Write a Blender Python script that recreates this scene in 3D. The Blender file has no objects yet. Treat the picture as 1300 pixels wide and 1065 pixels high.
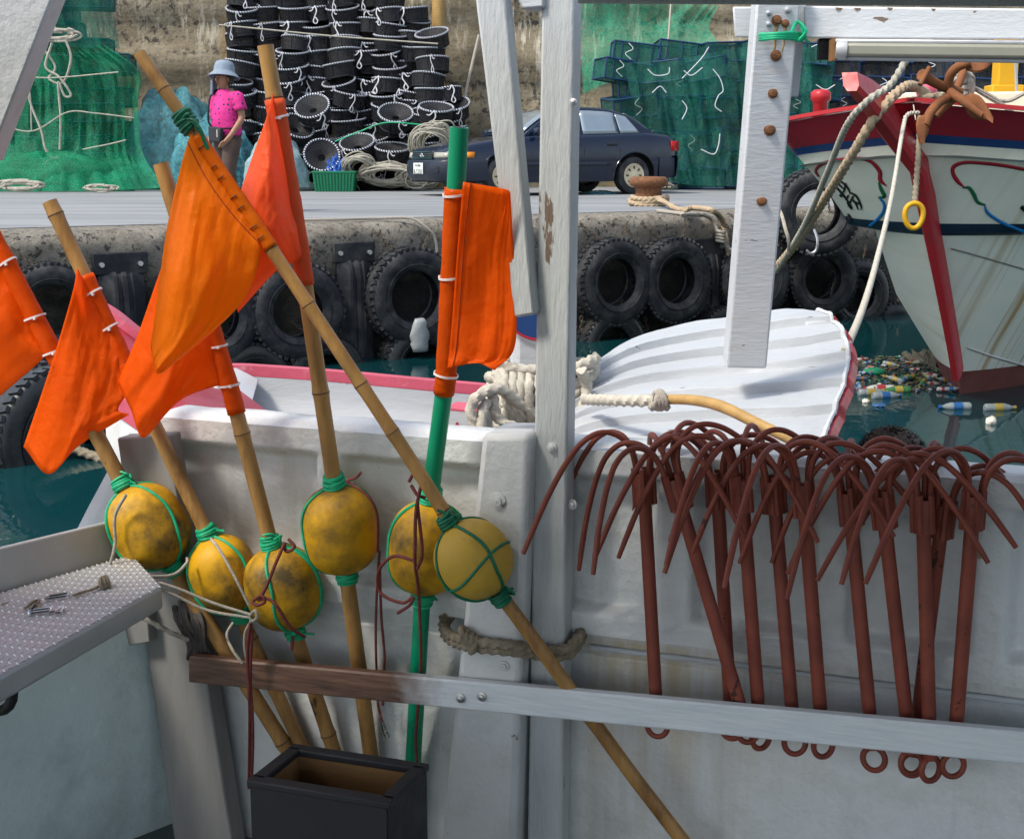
import bpy, bmesh, math, random
from mathutils import Vector, Matrix, noise
from mathutils.bvhtree import BVHTree

SC = bpy.context.scene
COL = SC.collection
RN = random.Random(11)
rad = math.radians

# ------------------------------------------------------------------ camera, world, sun, exposure
FPX, CX, CY = 1625.0, 650.0, 487.0          # focal length and principal point in photo pixels (1300 x 1065)
TH = math.atan((CY - 200.0) / FPX)          # the horizon of the photo lies at y = 200
CZ = 1.9                                    # eye height above the water
cam = bpy.data.cameras.new('camera')
camo = bpy.data.objects.new('camera', cam)
COL.objects.link(camo)
camo.location = (0, 0, CZ)
camo.rotation_euler = (rad(90) - TH, 0, 0)
cam.sensor_fit = 'HORIZONTAL'
cam.sensor_width = 36
cam.lens = 36 * FPX / 1300
cam.shift_y = -(532.5 - CY) / 1300
cam.clip_start = 0.05
cam.clip_end = 500
SC.camera = camo

SUN_EL, SUN_AZ = 54.0, 238.0                # degrees; azimuth clockwise from +Y: a high veiled sun from the left, a little behind the camera
world = bpy.data.worlds.new('World')
SC.world = world
world.use_nodes = True
wn = world.node_tree
bg = wn.nodes['Background']
sky = wn.nodes.new('ShaderNodeTexSky')
sky.sky_type = 'NISHITA'
sky.sun_disc = False
sky.sun_elevation = rad(SUN_EL)
sky.sun_rotation = rad(SUN_AZ)
sky.air_density = 1.0
sky.dust_density = 2.0
sky.ozone_density = 1.6
hs = wn.nodes.new('ShaderNodeHueSaturation')   # thin cloud: a paler sky
hs.inputs['Saturation'].default_value = .60
wn.links.new(sky.outputs[0], hs.inputs['Color'])
wn.links.new(hs.outputs[0], bg.inputs[0])
bg.inputs[1].default_value = 0.15
sun = bpy.data.lights.new('sun', 'SUN')
sun.energy = 2.0
sun.angle = rad(10)
sun.color = (1, .93, .82)
suno = bpy.data.objects.new('sun', sun)
COL.objects.link(suno)
sd = Vector((math.sin(rad(SUN_AZ)) * math.cos(rad(SUN_EL)), math.cos(rad(SUN_AZ)) * math.cos(rad(SUN_EL)), math.sin(rad(SUN_EL))))
suno.rotation_euler = sd.to_track_quat('Z', 'Y').to_euler()
suno.location = (0, 0, 20)
SC.view_settings.view_transform = 'Standard'
SC.view_settings.look = 'None'
SC.view_settings.exposure = 0.95
SC.view_settings.gamma = 1
SC.view_settings.use_curve_mapping = False
SC.cycles.max_bounces = 8
SC.cycles.transparent_max_bounces = 24

# ------------------------------------------------------------------ helpers
O = Vector((0, 0, CZ))
def ray(px, py):
    u, v = (px - CX) / FPX, (CY - py) / FPX
    return Vector((u, math.cos(TH) + v * math.sin(TH), -math.sin(TH) + v * math.cos(TH)))
def P(px, py, d):
    r = ray(px, py); return O + r * (d / r.y)
def Pz(px, py, z):
    r = ray(px, py); return O + r * ((z - CZ) / r.z)
def PP(px, py, p0, n):
    r = ray(px, py); return O + r * ((p0 - O).dot(n) / r.dot(n))
# the inner face of the near bulwark is the vertical plane through A and B
A_ = P(240, 700, 2.9); B_ = P(1300, 700, 2.3)
BD = Vector((B_.x - A_.x, B_.y - A_.y, 0)).normalized()
BN = Vector((BD.y, -BD.x, 0))
if BN.y > 0: BN = -BN
def PB(px, py, off=0.0):
    return PP(px, py, A_ + BN * off, BN)
def BS(p):
    return (p - A_).dot(BD)
def bw(s, off, z):
    q = A_ + BD * s + BN * off; return Vector((q.x, q.y, z))

def crv(pts, n):
    """Catmull-Rom through tuples of any length, n samples"""
    pts = [tuple(p) for p in pts]
    if len(pts) == 1: return [pts[0]] * n
    out = []
    m = len(pts) - 1
    for i in range(n):
        t = i / (n - 1) * m
        k = min(int(t), m - 1); t -= k
        p1, p2 = pts[k], pts[k + 1]
        p0 = pts[k - 1] if k > 0 else tuple(2 * a - b for a, b in zip(p1, p2))
        p3 = pts[k + 2] if k + 2 <= m else tuple(2 * b - a for a, b in zip(p1, p2))
        out.append(tuple(.5 * (2 * b + (c - a) * t + (2 * a - 5 * b + 4 * c - d) * t * t + (3 * b - a - 3 * c + d) * t ** 3)
                         for a, b, c, d in zip(p0, p1, p2, p3)))
    return out
def vcr(pts, n): return [Vector(p) for p in crv(pts, n)]
def lerp(a, b, t): return a + (b - a) * t
def sstep(a, b, x):
    t = max(0, min(1, (x - a) / (b - a))); return t * t * (3 - 2 * t)
def interp(tab, x):
    if x <= tab[0][0]: return tab[0][1]
    for (a, ya), (b, yb) in zip(tab, tab[1:]):
        if x <= b: return ya + (yb - ya) * (x - a) / (b - a)
    return tab[-1][1]
def frame(d, up=Vector((0, 0, 1))):
    d = d.normalized()
    if abs(d.dot(up)) > .98: up = Vector((0, 1, 0))
    x = up.cross(d).normalized(); y = d.cross(x)
    return x, y, d
def axes(loc, d, up=Vector((0, 0, 1)), roll=0):
    x, y, z = frame(d, up)
    m = Matrix((x, y, z)).transposed().to_4x4() @ Matrix.Rotation(roll, 4, 'Z')
    m.translation = loc
    return m

class MB:
    def __init__(self): self.v = []; self.f = []; self.m = []
    def add(self, vs, fs, mi=0):
        b = len(self.v); self.v += [Vector(p) for p in vs]
        self.f += [[i + b for i in f] for f in fs]; self.m += [mi] * len(fs)
    def grid(self, g, cu=False, cv=False, mi=0):
        nr, nc = len(g), len(g[0]); vs = [p for r in g for p in r]; fs = []
        for i in range(nr if cu else nr - 1):
            for j in range(nc if cv else nc - 1):
                a, b = i * nc + j, i * nc + (j + 1) % nc
                c, d = ((i + 1) % nr) * nc + (j + 1) % nc, ((i + 1) % nr) * nc + j
                fs.append((a, b, c, d))
        self.add(vs, fs, mi)
    def tube(self, pts, r, n=8, cap=True, closed=False, lobes=0, tw=0.0, mi=0, amp=.2):
        pts = [Vector(p) for p in pts]; k = len(pts)
        rr = r if isinstance(r, (list, tuple)) else [r] * k
        g = []; x = None; dist = 0
        for i, p in enumerate(pts):
            if closed: t = pts[(i + 1) % k] - pts[i - 1]
            else: t = pts[min(i + 1, k - 1)] - pts[max(i - 1, 0)]
            if t.length < 1e-9: t = Vector((0, 0, 1))
            t.normalize()
            if i: dist += (p - pts[i - 1]).length
            if x is None: x = frame(t)[0]
            else:
                x = x - t * x.dot(t)
                x = x.normalized() if x.length > 1e-6 else frame(t)[0]
            y = t.cross(x); ring = []
            for j in range(n):
                a = 2 * math.pi * j / n
                q = rr[i] * (1 + (amp * math.cos(lobes * (a + tw * dist)) if lobes else 0))
                ring.append(p + x * (q * math.cos(a)) + y * (q * math.sin(a)))
            g.append(ring)
        b = len(self.v)
        self.grid(g, cu=closed, cv=True, mi=mi)
        if cap and not closed:
            self.f.append([b + j for j in range(n)][::-1]); self.m.append(mi)
            e = b + (k - 1) * n
            self.f.append([e + j for j in range(n)]); self.m.append(mi)
    def lathe(self, prof, n=24, mat=None, mi=0, closed=False):
        mat = mat or Matrix()
        g = [[mat @ Vector((r * math.cos(2 * math.pi * j / n), r * math.sin(2 * math.pi * j / n), z)) for j in range(n)] for r, z in prof]
        self.grid(g, cu=closed, cv=True, mi=mi)
    def disc(self, r, z, n=24, mat=None, mi=0):
        mat = mat or Matrix()
        self.add([mat @ Vector((r * math.cos(2 * math.pi * j / n), r * math.sin(2 * math.pi * j / n), z)) for j in range(n)], [list(range(n))], mi)
    def hexa(self, p, mi=0):           # 0-3 front face, 4-7 back face
        self.add(p, [(0, 1, 2, 3), (7, 6, 5, 4), (0, 4, 5, 1), (1, 5, 6, 2), (2, 6, 7, 3), (3, 7, 4, 0)], mi)
    def box(self, c, s, mat=None, mi=0):
        mat = mat or Matrix(); c = Vector(c); x, y, z = [k / 2 for k in s]
        q = [(-x, -y, -z), (x, -y, -z), (x, -y, z), (-x, -y, z), (-x, y, -z), (x, y, -z), (x, y, z), (-x, y, z)]
        self.hexa([mat @ (c + Vector(k)) for k in q], mi)
    def beam(self, p0, p1, w, h, xd, mi=0):
        p0, p1 = Vector(p0), Vector(p1); t = (p1 - p0).normalized()
        x = (xd - t * xd.dot(t)).normalized(); y = t.cross(x)
        q = []
        for sy in (-1, 1):
            for p, sx in ((p0, -1), (p0, 1), (p1, 1), (p1, -1)):
                q.append(p + x * (sx * w / 2) + y * (sy * h / 2))
        self.hexa(q, mi)
    def build(self, name, mat, parent=None, smooth=True, ang=50, bevel=0, loc=None, solid=0):
        me = bpy.data.meshes.new(name)
        off = Vector((0, 0, 0))
        o = bpy.data.objects.new(name, me)
        if parent is not None:
            o.parent = parent; off = WORLD_LOC[parent.name]
        elif loc is not None:
            off = Vector(loc); o.location = off
        WORLD_LOC[o.name] = off
        me.from_pydata([tuple(p - off) for p in self.v], [], self.f)
        mats = mat if isinstance(mat, (list, tuple)) else [mat]
        for m in mats: me.materials.append(m)
        if len(mats) > 1: me.polygons.foreach_set('material_index', self.m)
        bm = bmesh.new(); bm.from_mesh(me)
        bmesh.ops.recalc_face_normals(bm, faces=bm.faces)
        bm.to_mesh(me); bm.free()
        if smooth:
            me.polygons.foreach_set('use_smooth', [True] * len(me.polygons))
            me.set_sharp_from_angle(angle=rad(ang))
        me.update()
        COL.objects.link(o)
        if bevel:
            b = o.modifiers.new('bevel', 'BEVEL'); b.width = bevel; b.segments = 2; b.limit_method = 'ANGLE'; b.angle_limit = rad(40)
        if solid:
            s = o.modifiers.new('solid', 'SOLIDIFY'); s.thickness = solid; s.offset = 0
        return o
WORLD_LOC = {}

def tag(o, label=None, cat=None, group=None, kind=None):
    if label: o['label'] = label
    if cat: o['category'] = cat
    if group: o['group'] = group
    if kind: o['kind'] = kind
    return o
def thing(name, loc, label, cat, group=None):
    o = bpy.data.objects.new(name, None); COL.objects.link(o)
    o.location = loc; o.empty_display_size = .1
    WORLD_LOC[o.name] = Vector(loc)
    return tag(o, label, cat, group)
def kids(o): return [c for c in bpy.data.objects if c.parent == o]
def snapshot(root):
    return [(c, kids(c)) for c in kids(root)]
def dup(root, tree, mat4, label=None, group=None):
    r = root.copy(); COL.objects.link(r); r.matrix_world = mat4
    WORLD_LOC[r.name] = mat4.translation.copy()
    if label: r['label'] = label
    if group: r['group'] = group
    for c, gs in tree:
        d = c.copy(); COL.objects.link(d); d.parent = r
        for g in gs:
            e = g.copy(); COL.objects.link(e); e.parent = d
    return r

# ------------------------------------------------------------------ materials
def nodes_of(name):
    m = bpy.data.materials.new(name); m.use_nodes = True
    nt = m.node_tree
    return m, nt, nt.nodes['Principled BSDF'], nt.nodes['Material Output']
def nn(nt, typ, **kw):
    n = nt.nodes.new(typ)
    for k, v in kw.items():
        if k.startswith('i_'):
            n.inputs[k[2:].replace('_', ' ')].default_value = v
        else: setattr(n, k, v)
    return n
def coords(nt, scale=(1, 1, 1), rnd=True):
    tc = nn(nt, 'ShaderNodeTexCoord')
    mp = nn(nt, 'ShaderNodeMapping'); mp.inputs['Scale'].default_value = scale
    nt.links.new(tc.outputs['Object'], mp.inputs['Vector'])
    if rnd:
        oi = nn(nt, 'ShaderNodeObjectInfo')
        mu = nn(nt, 'ShaderNodeMath', operation='MULTIPLY'); mu.inputs[1].default_value = 37.0
        nt.links.new(oi.outputs['Random'], mu.inputs[0])
        nt.links.new(mu.outputs[0], mp.inputs['Location'])
    return mp.outputs['Vector']
def noisef(nt, vec, scale, detail=4, rough=.55):
    n = nn(nt, 'ShaderNodeTexNoise'); n.inputs['Scale'].default_value = scale
    n.inputs['Detail'].default_value = detail; n.inputs['Roughness'].default_value = rough
    nt.links.new(vec, n.inputs['Vector']); return n.outputs['Fac']
def ramp(nt, fac, stops):
    r = nn(nt, 'ShaderNodeValToRGB'); e = r.color_ramp.elements
    while len(e) < len(stops): e.new(.5)
    for k, (p, c) in zip(e, stops):
        k.position = p; k.color = (c[0], c[1], c[2], 1) if hasattr(c, '__len__') else (c, c, c, 1)
    nt.links.new(fac, r.inputs[0]); return r.outputs[0]
def mixc(nt, fac, a, b):
    m = nn(nt, 'ShaderNodeMix', data_type='RGBA')
    for k, x in ((0, fac), (6, a), (7, b)):
        if hasattr(x, 'is_output'): nt.links.new(x, m.inputs[k])
        elif k == 0: m.inputs[0].default_value = x
        else: m.inputs[k].default_value = (*x, 1)
    return m.outputs[2]
def bumpn(nt, bsdf, h, strength, dist=.01):
    b = nn(nt, 'ShaderNodeBump'); b.inputs['Strength'].default_value = strength; b.inputs['Distance'].default_value = dist
    nt.links.new(h, b.inputs['Height']); nt.links.new(b.outputs[0], bsdf.inputs['Normal'])
def sc3(c, k): return tuple(min(1, x * k) for x in c)
def M(name, col, rough=.6, var=.18, scale=6, bump=.15, bscale=60, metal=0, dirt=None, dirt_amt=.5, dscale=3, aniso=(1, 1, 1), dist=.006, spec=.3, coat=0, chips=None):
    """base paint with broad tonal variation, optional dirt patches and fine relief"""
    m, nt, b, out = nodes_of(name)
    v = coords(nt, aniso)
    c = ramp(nt, noisef(nt, v, scale, 5), [(.25, sc3(col, 1 - var)), (.75, sc3(col, 1 + var))])
    if dirt:
        d = ramp(nt, noisef(nt, v, dscale, 8, .7), [(1 - dirt_amt - .12, 0), (1 - dirt_amt + .12, 1)])
        c = mixc(nt, d, c, dirt)
    if chips:                              # (colour, share, scale): small sharp edged spots where paint is lost or rust shows
        ch = ramp(nt, noisef(nt, v, chips[2], 6, .62), [(.5 + (.5 - chips[1]) * .5, 0), (.5 + (.5 - chips[1]) * .5 + .015, 1)])
        c = mixc(nt, ch, c, chips[0])
    nt.links.new(c, b.inputs['Base Color'])
    r = ramp(nt, noisef(nt, v, scale * 2.3, 4), [(.3, max(0, rough - .1)), (.7, min(1, rough + .1))])
    nt.links.new(r, b.inputs['Roughness'])
    b.inputs['Metallic'].default_value = metal
    b.inputs['Specular IOR Level'].default_value = spec
    b.inputs['Coat Weight'].default_value = coat
    if bump: bumpn(nt, b, noisef(nt, v, bscale, 5, .6), bump, dist)
    return m
def netting(name, col, cover, rough=.7, scale=9, stripe=60, var=.5, transl=0.3):
    """fine netting: thread colour over part of the surface, the rest open"""
    m, nt, b, out = nodes_of(name)
    v = coords(nt)
    c = ramp(nt, noisef(nt, v, scale, 6, .65), [(.25, sc3(col, 1 - var)), (.75, sc3(col, 1 + var))])
    nt.links.new(c, b.inputs['Base Color']); b.inputs['Roughness'].default_value = rough
    tl = nn(nt, 'ShaderNodeBsdfTranslucent'); nt.links.new(c, tl.inputs[0])
    m1 = nn(nt, 'ShaderNodeMixShader'); m1.inputs[0].default_value = transl
    nt.links.new(b.outputs[0], m1.inputs[1]); nt.links.new(tl.outputs[0], m1.inputs[2])
    tr = nn(nt, 'ShaderNodeBsdfTransparent')
    f = ramp(nt, noisef(nt, v, stripe, 3, .6), [(.35, max(0, cover - .18)), (.65, min(1, cover + .18))])
    mx = nn(nt, 'ShaderNodeMixShader')
    nt.links.new(f, mx.inputs[0]); nt.links.new(tr.outputs[0], mx.inputs[1]); nt.links.new(m1.outputs[0], mx.inputs[2])
    nt.links.new(mx.outputs[0], out.inputs[0])
    return m

MAT = {}
def build_materials():
    G = MAT
    G['white_paint'] = M('white_paint', (.56, .57, .56), .42, .06, 3, .30, 26, dirt=(.42, .42, .39), dirt_amt=.36, dscale=5, dist=.014, chips=((.20, .16, .12), .16, 9))
    G['bulwark_paint'] = M('bulwark_paint', (.62, .64, .64), .34, .07, 4, .5, 16, dirt=(.47, .47, .43), dirt_amt=.38, dscale=4, dist=.016, spec=.45, chips=((.30, .25, .16), .13, 7))
    G['grey_post'] = M('grey_post_paint', (.46, .48, .478), .45, .07, 3, .35, 30, dirt=(.38, .38, .36), dirt_amt=.34, dscale=7, aniso=(4, 4, .7), dist=.012, chips=((.17, .12, .09), .15, 6))
    G['skiff_white'] = M('skiff_white_paint', (.40, .42, .435), .40, .05, 3, .25, 26, dirt=(.34, .35, .345), dirt_amt=.30, dscale=4, dist=.010, aniso=(.7, 2, 2), chips=((.13, .12, .11), .12, 11))
    G['white_beam'] = M('worn_white_beam_paint', (.50, .525, .54), .45, .06, 4, .3, 40, dirt=(.46, .42, .36), dirt_amt=.30, dscale=7, aniso=(.6, 3, 3), chips=((.16, .12, .09), .14, 9))
    G['stern_teal'] = M('stern_paint', (.58, .68, .67), .35, .12, 2.5, .3, 16, dirt=(.36, .43, .43), dirt_amt=.4, dscale=2, dist=.02)
    G['alu'] = M('dull_aluminium', (.40, .41, .41), .5, .1, 8, .1, 80, metal=.3, dirt=(.25, .23, .2), dirt_amt=.22, dscale=5)
    G['alu_bright'] = M('tread_aluminium', (.58, .59, .59), .42, .15, 8, .1, 80, metal=.35)
    G['grey_board'] = M('weathered_grey_board', (.21, .205, .195), .7, .2, 5, .3, 40, aniso=(3, 3, .5))
    G['deck_dark'] = M('deck_paint', (.16, .19, .19), .6, .2, 5, .3, 30)
    G['roof_grey'] = M('roof_underside', (.22, .23, .22), .7, .1, 4, .1, 30)
    G['galv'] = M('galvanised', (.5, .5, .5), .4, .1, 20, 0, metal=.9)
    G['anchor_rust'] = M('orange_anchor_rust', (.21, .078, .028), .8, .35, 18, .4, 60, dirt=(.10, .035, .018), dirt_amt=.42, dscale=9)
    G['seam'] = M('flag_seam', (.30, .04, .006), .6, .2, 20, 0)
    G['rust'] = M('rust', (.17, .075, .032), .8, .35, 30, .4, 60, dirt=(.07, .03, .02), dirt_amt=.4, dscale=20)
    G['rust_stain'] = M('rust_stain', (.42, .30, .17), .8, .3, 30, .1, 60)
    G['oxide'] = M('red_oxide_iron', (.20, .046, .028), .5, .3, 14, .35, 55, dirt=(.25, .075, .02), dirt_amt=.30, dscale=10, dist=.005, chips=((.05, .018, .014), .17, 22))
    G['bamboo'] = M('bamboo', (.36, .195, .060), .40, .34, 9, .15, 60, dirt=(.13, .055, .018), dirt_amt=.40, dscale=6, aniso=(2.5, 2.5, .6), chips=((.05, .03, .015), .16, 10))
    G['bamboo_dark'] = M('dark_bamboo', (.22, .115, .045), .5, .35, 9, .15, 60, dirt=(.06, .035, .02), dirt_amt=.42, dscale=7, aniso=(2.5, 2.5, .6))
    G['bamboo_node'] = M('bamboo_node', (.12, .065, .03), .6, .3, 20, .2, 60)
    G['green_pipe'] = M('green_pipe', (.002, .24, .115), .35, .12, 5, .05, 60)
    G['float'] = M('yellow_float', (.55, .29, .004), .55, .2, 6, .3, 45, dirt=(.085, .058, .020), dirt_amt=.44, dscale=8, dist=.004)
    G['float_pale'] = M('pale_yellow_float', (.50, .31, .04), .55, .14, 6, .3, 45, dirt=(.30, .19, .05), dirt_amt=.36, dscale=9, dist=.004)
    G['green_cord'] = M('green_cord', (.01, .36, .17), .5, .25, 40, .3, 200)
    G['dark_green_cord'] = M('dark_green_cord', (.005, .13, .065), .5, .25, 40, .3, 200)
    G['maroon_cord'] = M('maroon_cord', (.15, .035, .03), .7, .3, 60, .4, 250)
    G['grey_cord'] = M('grey_cord', (.34, .31, .26), .8, .25, 60, .5, 250)
    G['white_rope'] = M('white_rope', (.46, .43, .36), .85, .2, 40, .5, 220, dirt=(.32, .28, .2), dirt_amt=.33, dscale=16)
    G['beige_rope'] = M('beige_rope', (.38, .29, .19), .85, .25, 40, .5, 220)
    G['brown_rope'] = M('brown_rope', (.24, .20, .14), .85, .3, 40, .5, 220)
    G['dark_rope'] = M('dark_rope', (.07, .06, .055), .85, .3, 40, .5, 220)
    G['zip'] = M('white_zip_tie', (.75, .7, .68), .4, .05, 10, 0)
    G['rubber'] = M('tyre_rubber', (.014, .016, .020), .62, .3, 4, .3, 40, dirt=(.065, .066, .065), dirt_amt=.43, dscale=3)
    G['rubber_wet'] = M('wet_tyre_rubber', (.02, .022, .025), .3, .3, 4, .3, 40, dirt=(.045, .045, .035), dirt_amt=.4, dscale=3)
    G['chain'] = M('rusty_chain', (.1, .075, .055), .7, .3, 30, .3, 90, metal=.3)
    G['red_paint'] = M('red_boat_paint', (.42, .022, .028), .38, .14, 4, .25, 30, dirt=(.25, .03, .035), dirt_amt=.4, dscale=4)
    G['deep_red'] = M('deep_red_boat_paint', (.26, .014, .026), .38, .14, 4, .25, 30, dirt=(.16, .02, .03), dirt_amt=.4, dscale=4)
    G['pink_paint'] = M('faded_pink_paint', (.50, .085, .13), .5, .15, 8, .3, 40, dirt=(.6, .4, .42), dirt_amt=.3, dscale=12)
    G['boot'] = M('red_brown_bottom_paint', (.15, .05, .042), .5, .2, 6, .3, 30, dirt=(.10, .06, .05), dirt_amt=.4)
    G['navy_paint'] = M('navy_boat_paint', (.012, .045, .15), .4, .15, 6, .2, 40)
    G['chine_paint'] = M('dark_blue_chine_paint', (.012, .03, .055), .45, .2, 6, .2, 40)
    G['blue_line'] = M('blue_line_paint', (.01, .16, .42), .4, .1, 8, 0)
    G['green_line'] = M('green_line_paint', (.008, .12, .05), .4, .1, 8, 0)
    G['red_line'] = M('red_line_paint', (.33, .015, .03), .4, .1, 8, 0)
    G['black'] = M('black_paint', (.012, .012, .013), .5, .1, 8, 0)
    G['yellow_paint'] = M('yellow_paint', (.55, .30, .01), .45, .15, 5, .1, 30)
    G['cream'] = M('cream_paint', (.62, .56, .42), .5, .1, 6, .1, 40)
    G['plank_brown'] = None
    G['tiller_wood'] = M('tiller_wood', (.40, .25, .085), .5, .25, 6, .2, 50, aniso=(.6, 4, 4))
    G['old_wood'] = M('old_wood', (.2, .13, .07), .75, .25, 6, .3, 40, aniso=(3, 3, .5))
    G['crate_wood'] = M('crate_wood', (.25, .135, .052), .6, .2, 4, .2, 40, aniso=(.6, 4, 4))
    G['crate_black'] = M('crate_black_trim', (.02, .02, .022), .5, .2, 8, .1, 50)
    G['plastic_green'] = M('green_crate_plastic', (.01, .16, .075), .45, .15, 6, .1, 40)
    G['plastic_blue'] = M('blue_crate_plastic', (.012, .06, .25), .45, .15, 6, .1, 40)
    G['blue_tarp'] = M('blue_tarp', (.015, .08, .34), .4, .25, 8, .4, 20)
    G['bag'] = M('pale_plastic_bag', (.27, .29, .29), .35, .2, 10, .4, 25)
    G['turq'] = netting('turquoise_net', (.08, .29, .34), .66, scale=3.5, stripe=14, var=.55)
    G['pale_net'] = netting('pale_net', (.30, .44, .47), .8, scale=5, stripe=22, var=.4)
    G['wall_net'] = netting('wall_green_net', (.01, .34, .20), .52, scale=1.6, stripe=18, var=.5, transl=.4)
    G['green_net'] = netting('green_net', (.008, .29, .14), .56, scale=1.6, stripe=30, var=.55, transl=.45)
    G['trap_drape_net'] = netting('trap_drape_net', (.005, .13, .095), .42, scale=1.1, stripe=22, var=.8, transl=.3)
    G['deep_green_net'] = netting('deep_green_net', (.006, .17, .12), .58, scale=1.6, stripe=40, var=.5, transl=.45)
    G['trap_net'] = netting('teal_trap_net', (.006, .105, .085), .66, scale=5, stripe=45, var=.6, transl=.2)
    G['dark_trap_net'] = netting('dark_trap_net', (.018, .022, .026), .75, scale=5, stripe=45, var=.6, transl=.1)
    G['pot_net'] = netting('black_pot_net', (.006, .007, .010), .86, scale=8, stripe=60, var=.6, transl=.1)
    G['blue_bar'] = M('blue_trap_bar', (.012, .06, .20), .5, .2, 8, 0)
    G['navy_bar'] = M('navy_trap_bar', (.010, .035, .10), .5, .2, 8, 0)
    G['lamp_olive'] = M('lamp_housing_olive', (.24, .24, .19), .45, .1, 8, .05, 60)
    G['teal_bar'] = M('teal_trap_bar', (.008, .10, .12), .5, .2, 8, 0)
    G['black_bar'] = M('black_trap_bar', (.012, .014, .02), .5, .2, 8, 0)
    G['tie_white'] = M('white_tie_cord', (.6, .6, .62), .7, .1, 30, .2, 200)
    G['pale_rope'] = M('pale_coil_rope', (.36, .34, .28), .85, .3, 20, .5, 150)
    G['skin'] = M('skin', (.30, .155, .095), .5, .1, 15, .05, 90)
    G['hair'] = M('black_hair', (.012, .009, .008), .45, .3, 40, .6, 120, aniso=(1, 1, .3))
    G['hat'] = M('grey_blue_cloth', (.20, .25, .31), .85, .12, 20, .3, 160)
    G['trousers'] = M('brown_trousers', (.075, .05, .042), .85, .15, 12, .3, 120)
    G['bag_black'] = M('black_bag', (.018, .018, .022), .55, .2, 12, .2, 90)
    G['shoe'] = M('dark_shoe', (.03, .03, .035), .6, .2, 12, .1, 90)
    G['car_paint'] = M('navy_car_paint', (.003, .009, .026), .22, .1, 2, 0, coat=.45)
    G['car_glass'] = M('car_glass', (.30, .36, .40), .06, .1, 2, 0, spec=.9, metal=.55)
    G['car_black'] = M('car_black_trim', (.014, .014, .016), .5, .1, 5, 0)
    G['car_grey'] = M('car_bumper_grey', (.016, .022, .036), .38, .1, 5, 0)
    G['lamp_glass'] = M('headlamp_glass', (.30, .30, .25), .15, .1, 5, 0)
    G['amber'] = M('amber_glass', (.6, .2, .01), .2, .1, 5, 0)
    G['tail_red'] = M('tail_lamp_red', (.4, .01, .012), .2, .1, 5, 0)
    G['plate_white'] = M('plate_white', (.66, .68, .66), .5, .03, 5, 0)
    G['plate_ink'] = M('plate_ink', (.03, .06, .05), .5, .03, 5, 0)
    G['chrome'] = M('chrome', (.6, .6, .6), .15, .05, 5, 0, metal=1)
    G['hubcap'] = M('cream_hubcap', (.50, .44, .30), .45, .1, 8, .05, 60)
    G['styro'] = M('white_styro_float', (.6, .57, .48), .8, .15, 14, .4, 60)
    for k, c in (('bottle_clear', (0.2, 0.23, 0.23)), ('bottle_green', (0.04, 0.14, 0.05)), ('bottle_blue', (0.03, 0.09, 0.2)), ('bottle_white', (0.36, 0.36, 0.34)),
                 ('label_red', (0.26, 0.03, 0.03)), ('label_yellow', (0.28, 0.21, 0.04)), ('label_blue', (0.02, 0.09, 0.24)), ('label_orange', (0.26, 0.1, 0.02))):
        G[k] = M(k, c, .3, .15, 12, 0)  # bottle and label colours darkened: the hull's shade is put into them
    G['debris'] = M('floating_debris', (.07, .065, .045), .8, .5, 12, .5, 40)

    # spotted pink cloth of the blouse
    m, nt, b, out = nodes_of('pink_spotted_cloth')
    v = coords(nt, rnd=False)
    vo = nn(nt, 'ShaderNodeTexVoronoi'); vo.inputs['Scale'].default_value = 19; vo.inputs['Randomness'].default_value = .35
    nt.links.new(v, vo.inputs['Vector'])
    d = ramp(nt, vo.outputs['Distance'], [(.22, 1), (.26, 0)])
    base = ramp(nt, noisef(nt, v, 9, 4), [(.3, (.50, .012, .17)), (.7, (.62, .025, .24))])
    nt.links.new(mixc(nt, d, base, (.03, .01, .06)), b.inputs['Base Color']); b.inputs['Roughness'].default_value = .8
    bumpn(nt, b, noisef(nt, v, 14, 3), .5, .02)
    G['blouse'] = m

    # orange flag plastic: thin, shiny and letting light through
    for nm, c, tl, tw in (('flag_orange', (.96, .17, .004), (1.0, .30, .008), .66), ('flag_amber', (.96, .29, .008), (1.0, .48, .014), .70), ('flag_coral', (.96, .20, .06), (1.0, .28, .07), .62)):
        m, nt, b, out = nodes_of(nm)
        v = coords(nt)
        cc = ramp(nt, noisef(nt, v, 4, 5), [(.22, sc3(c, .62)), (.45, c), (.75, sc3(c, 1.05))])
        nt.links.new(cc, b.inputs['Base Color']); b.inputs['Roughness'].default_value = .42; b.inputs['Specular IOR Level'].default_value = .3
        bumpn(nt, b, noisef(nt, v, 9, 6, .6), .5, .025)
        t = nn(nt, 'ShaderNodeBsdfTranslucent'); t.inputs[0].default_value = (*tl, 1)
        mx = nn(nt, 'ShaderNodeMixShader'); mx.inputs[0].default_value = tw
        nt.links.new(b.outputs[0], mx.inputs[1]); nt.links.new(t.outputs[0], mx.inputs[2]); nt.links.new(mx.outputs[0], out.inputs[0])
        G[nm] = m

    # striped pot rim rope, black over white
    m, nt, b, out = nodes_of('striped_rim_rope')
    tc = nn(nt, 'ShaderNodeTexCoord'); sp = nn(nt, 'ShaderNodeSeparateXYZ'); nt.links.new(tc.outputs['Object'], sp.inputs[0])
    at = nn(nt, 'ShaderNodeMath', operation='ARCTAN2'); nt.links.new(sp.outputs[1], at.inputs[0]); nt.links.new(sp.outputs[0], at.inputs[1])
    m1 = nn(nt, 'ShaderNodeMath', operation='MULTIPLY'); m1.inputs[1].default_value = 40; nt.links.new(at.outputs[0], m1.inputs[0])
    zz = nn(nt, 'ShaderNodeMath', operation='MULTIPLY_ADD'); zz.inputs[1].default_value = 90; nt.links.new(sp.outputs[2], zz.inputs[0]); nt.links.new(m1.outputs[0], zz.inputs[2])
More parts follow.
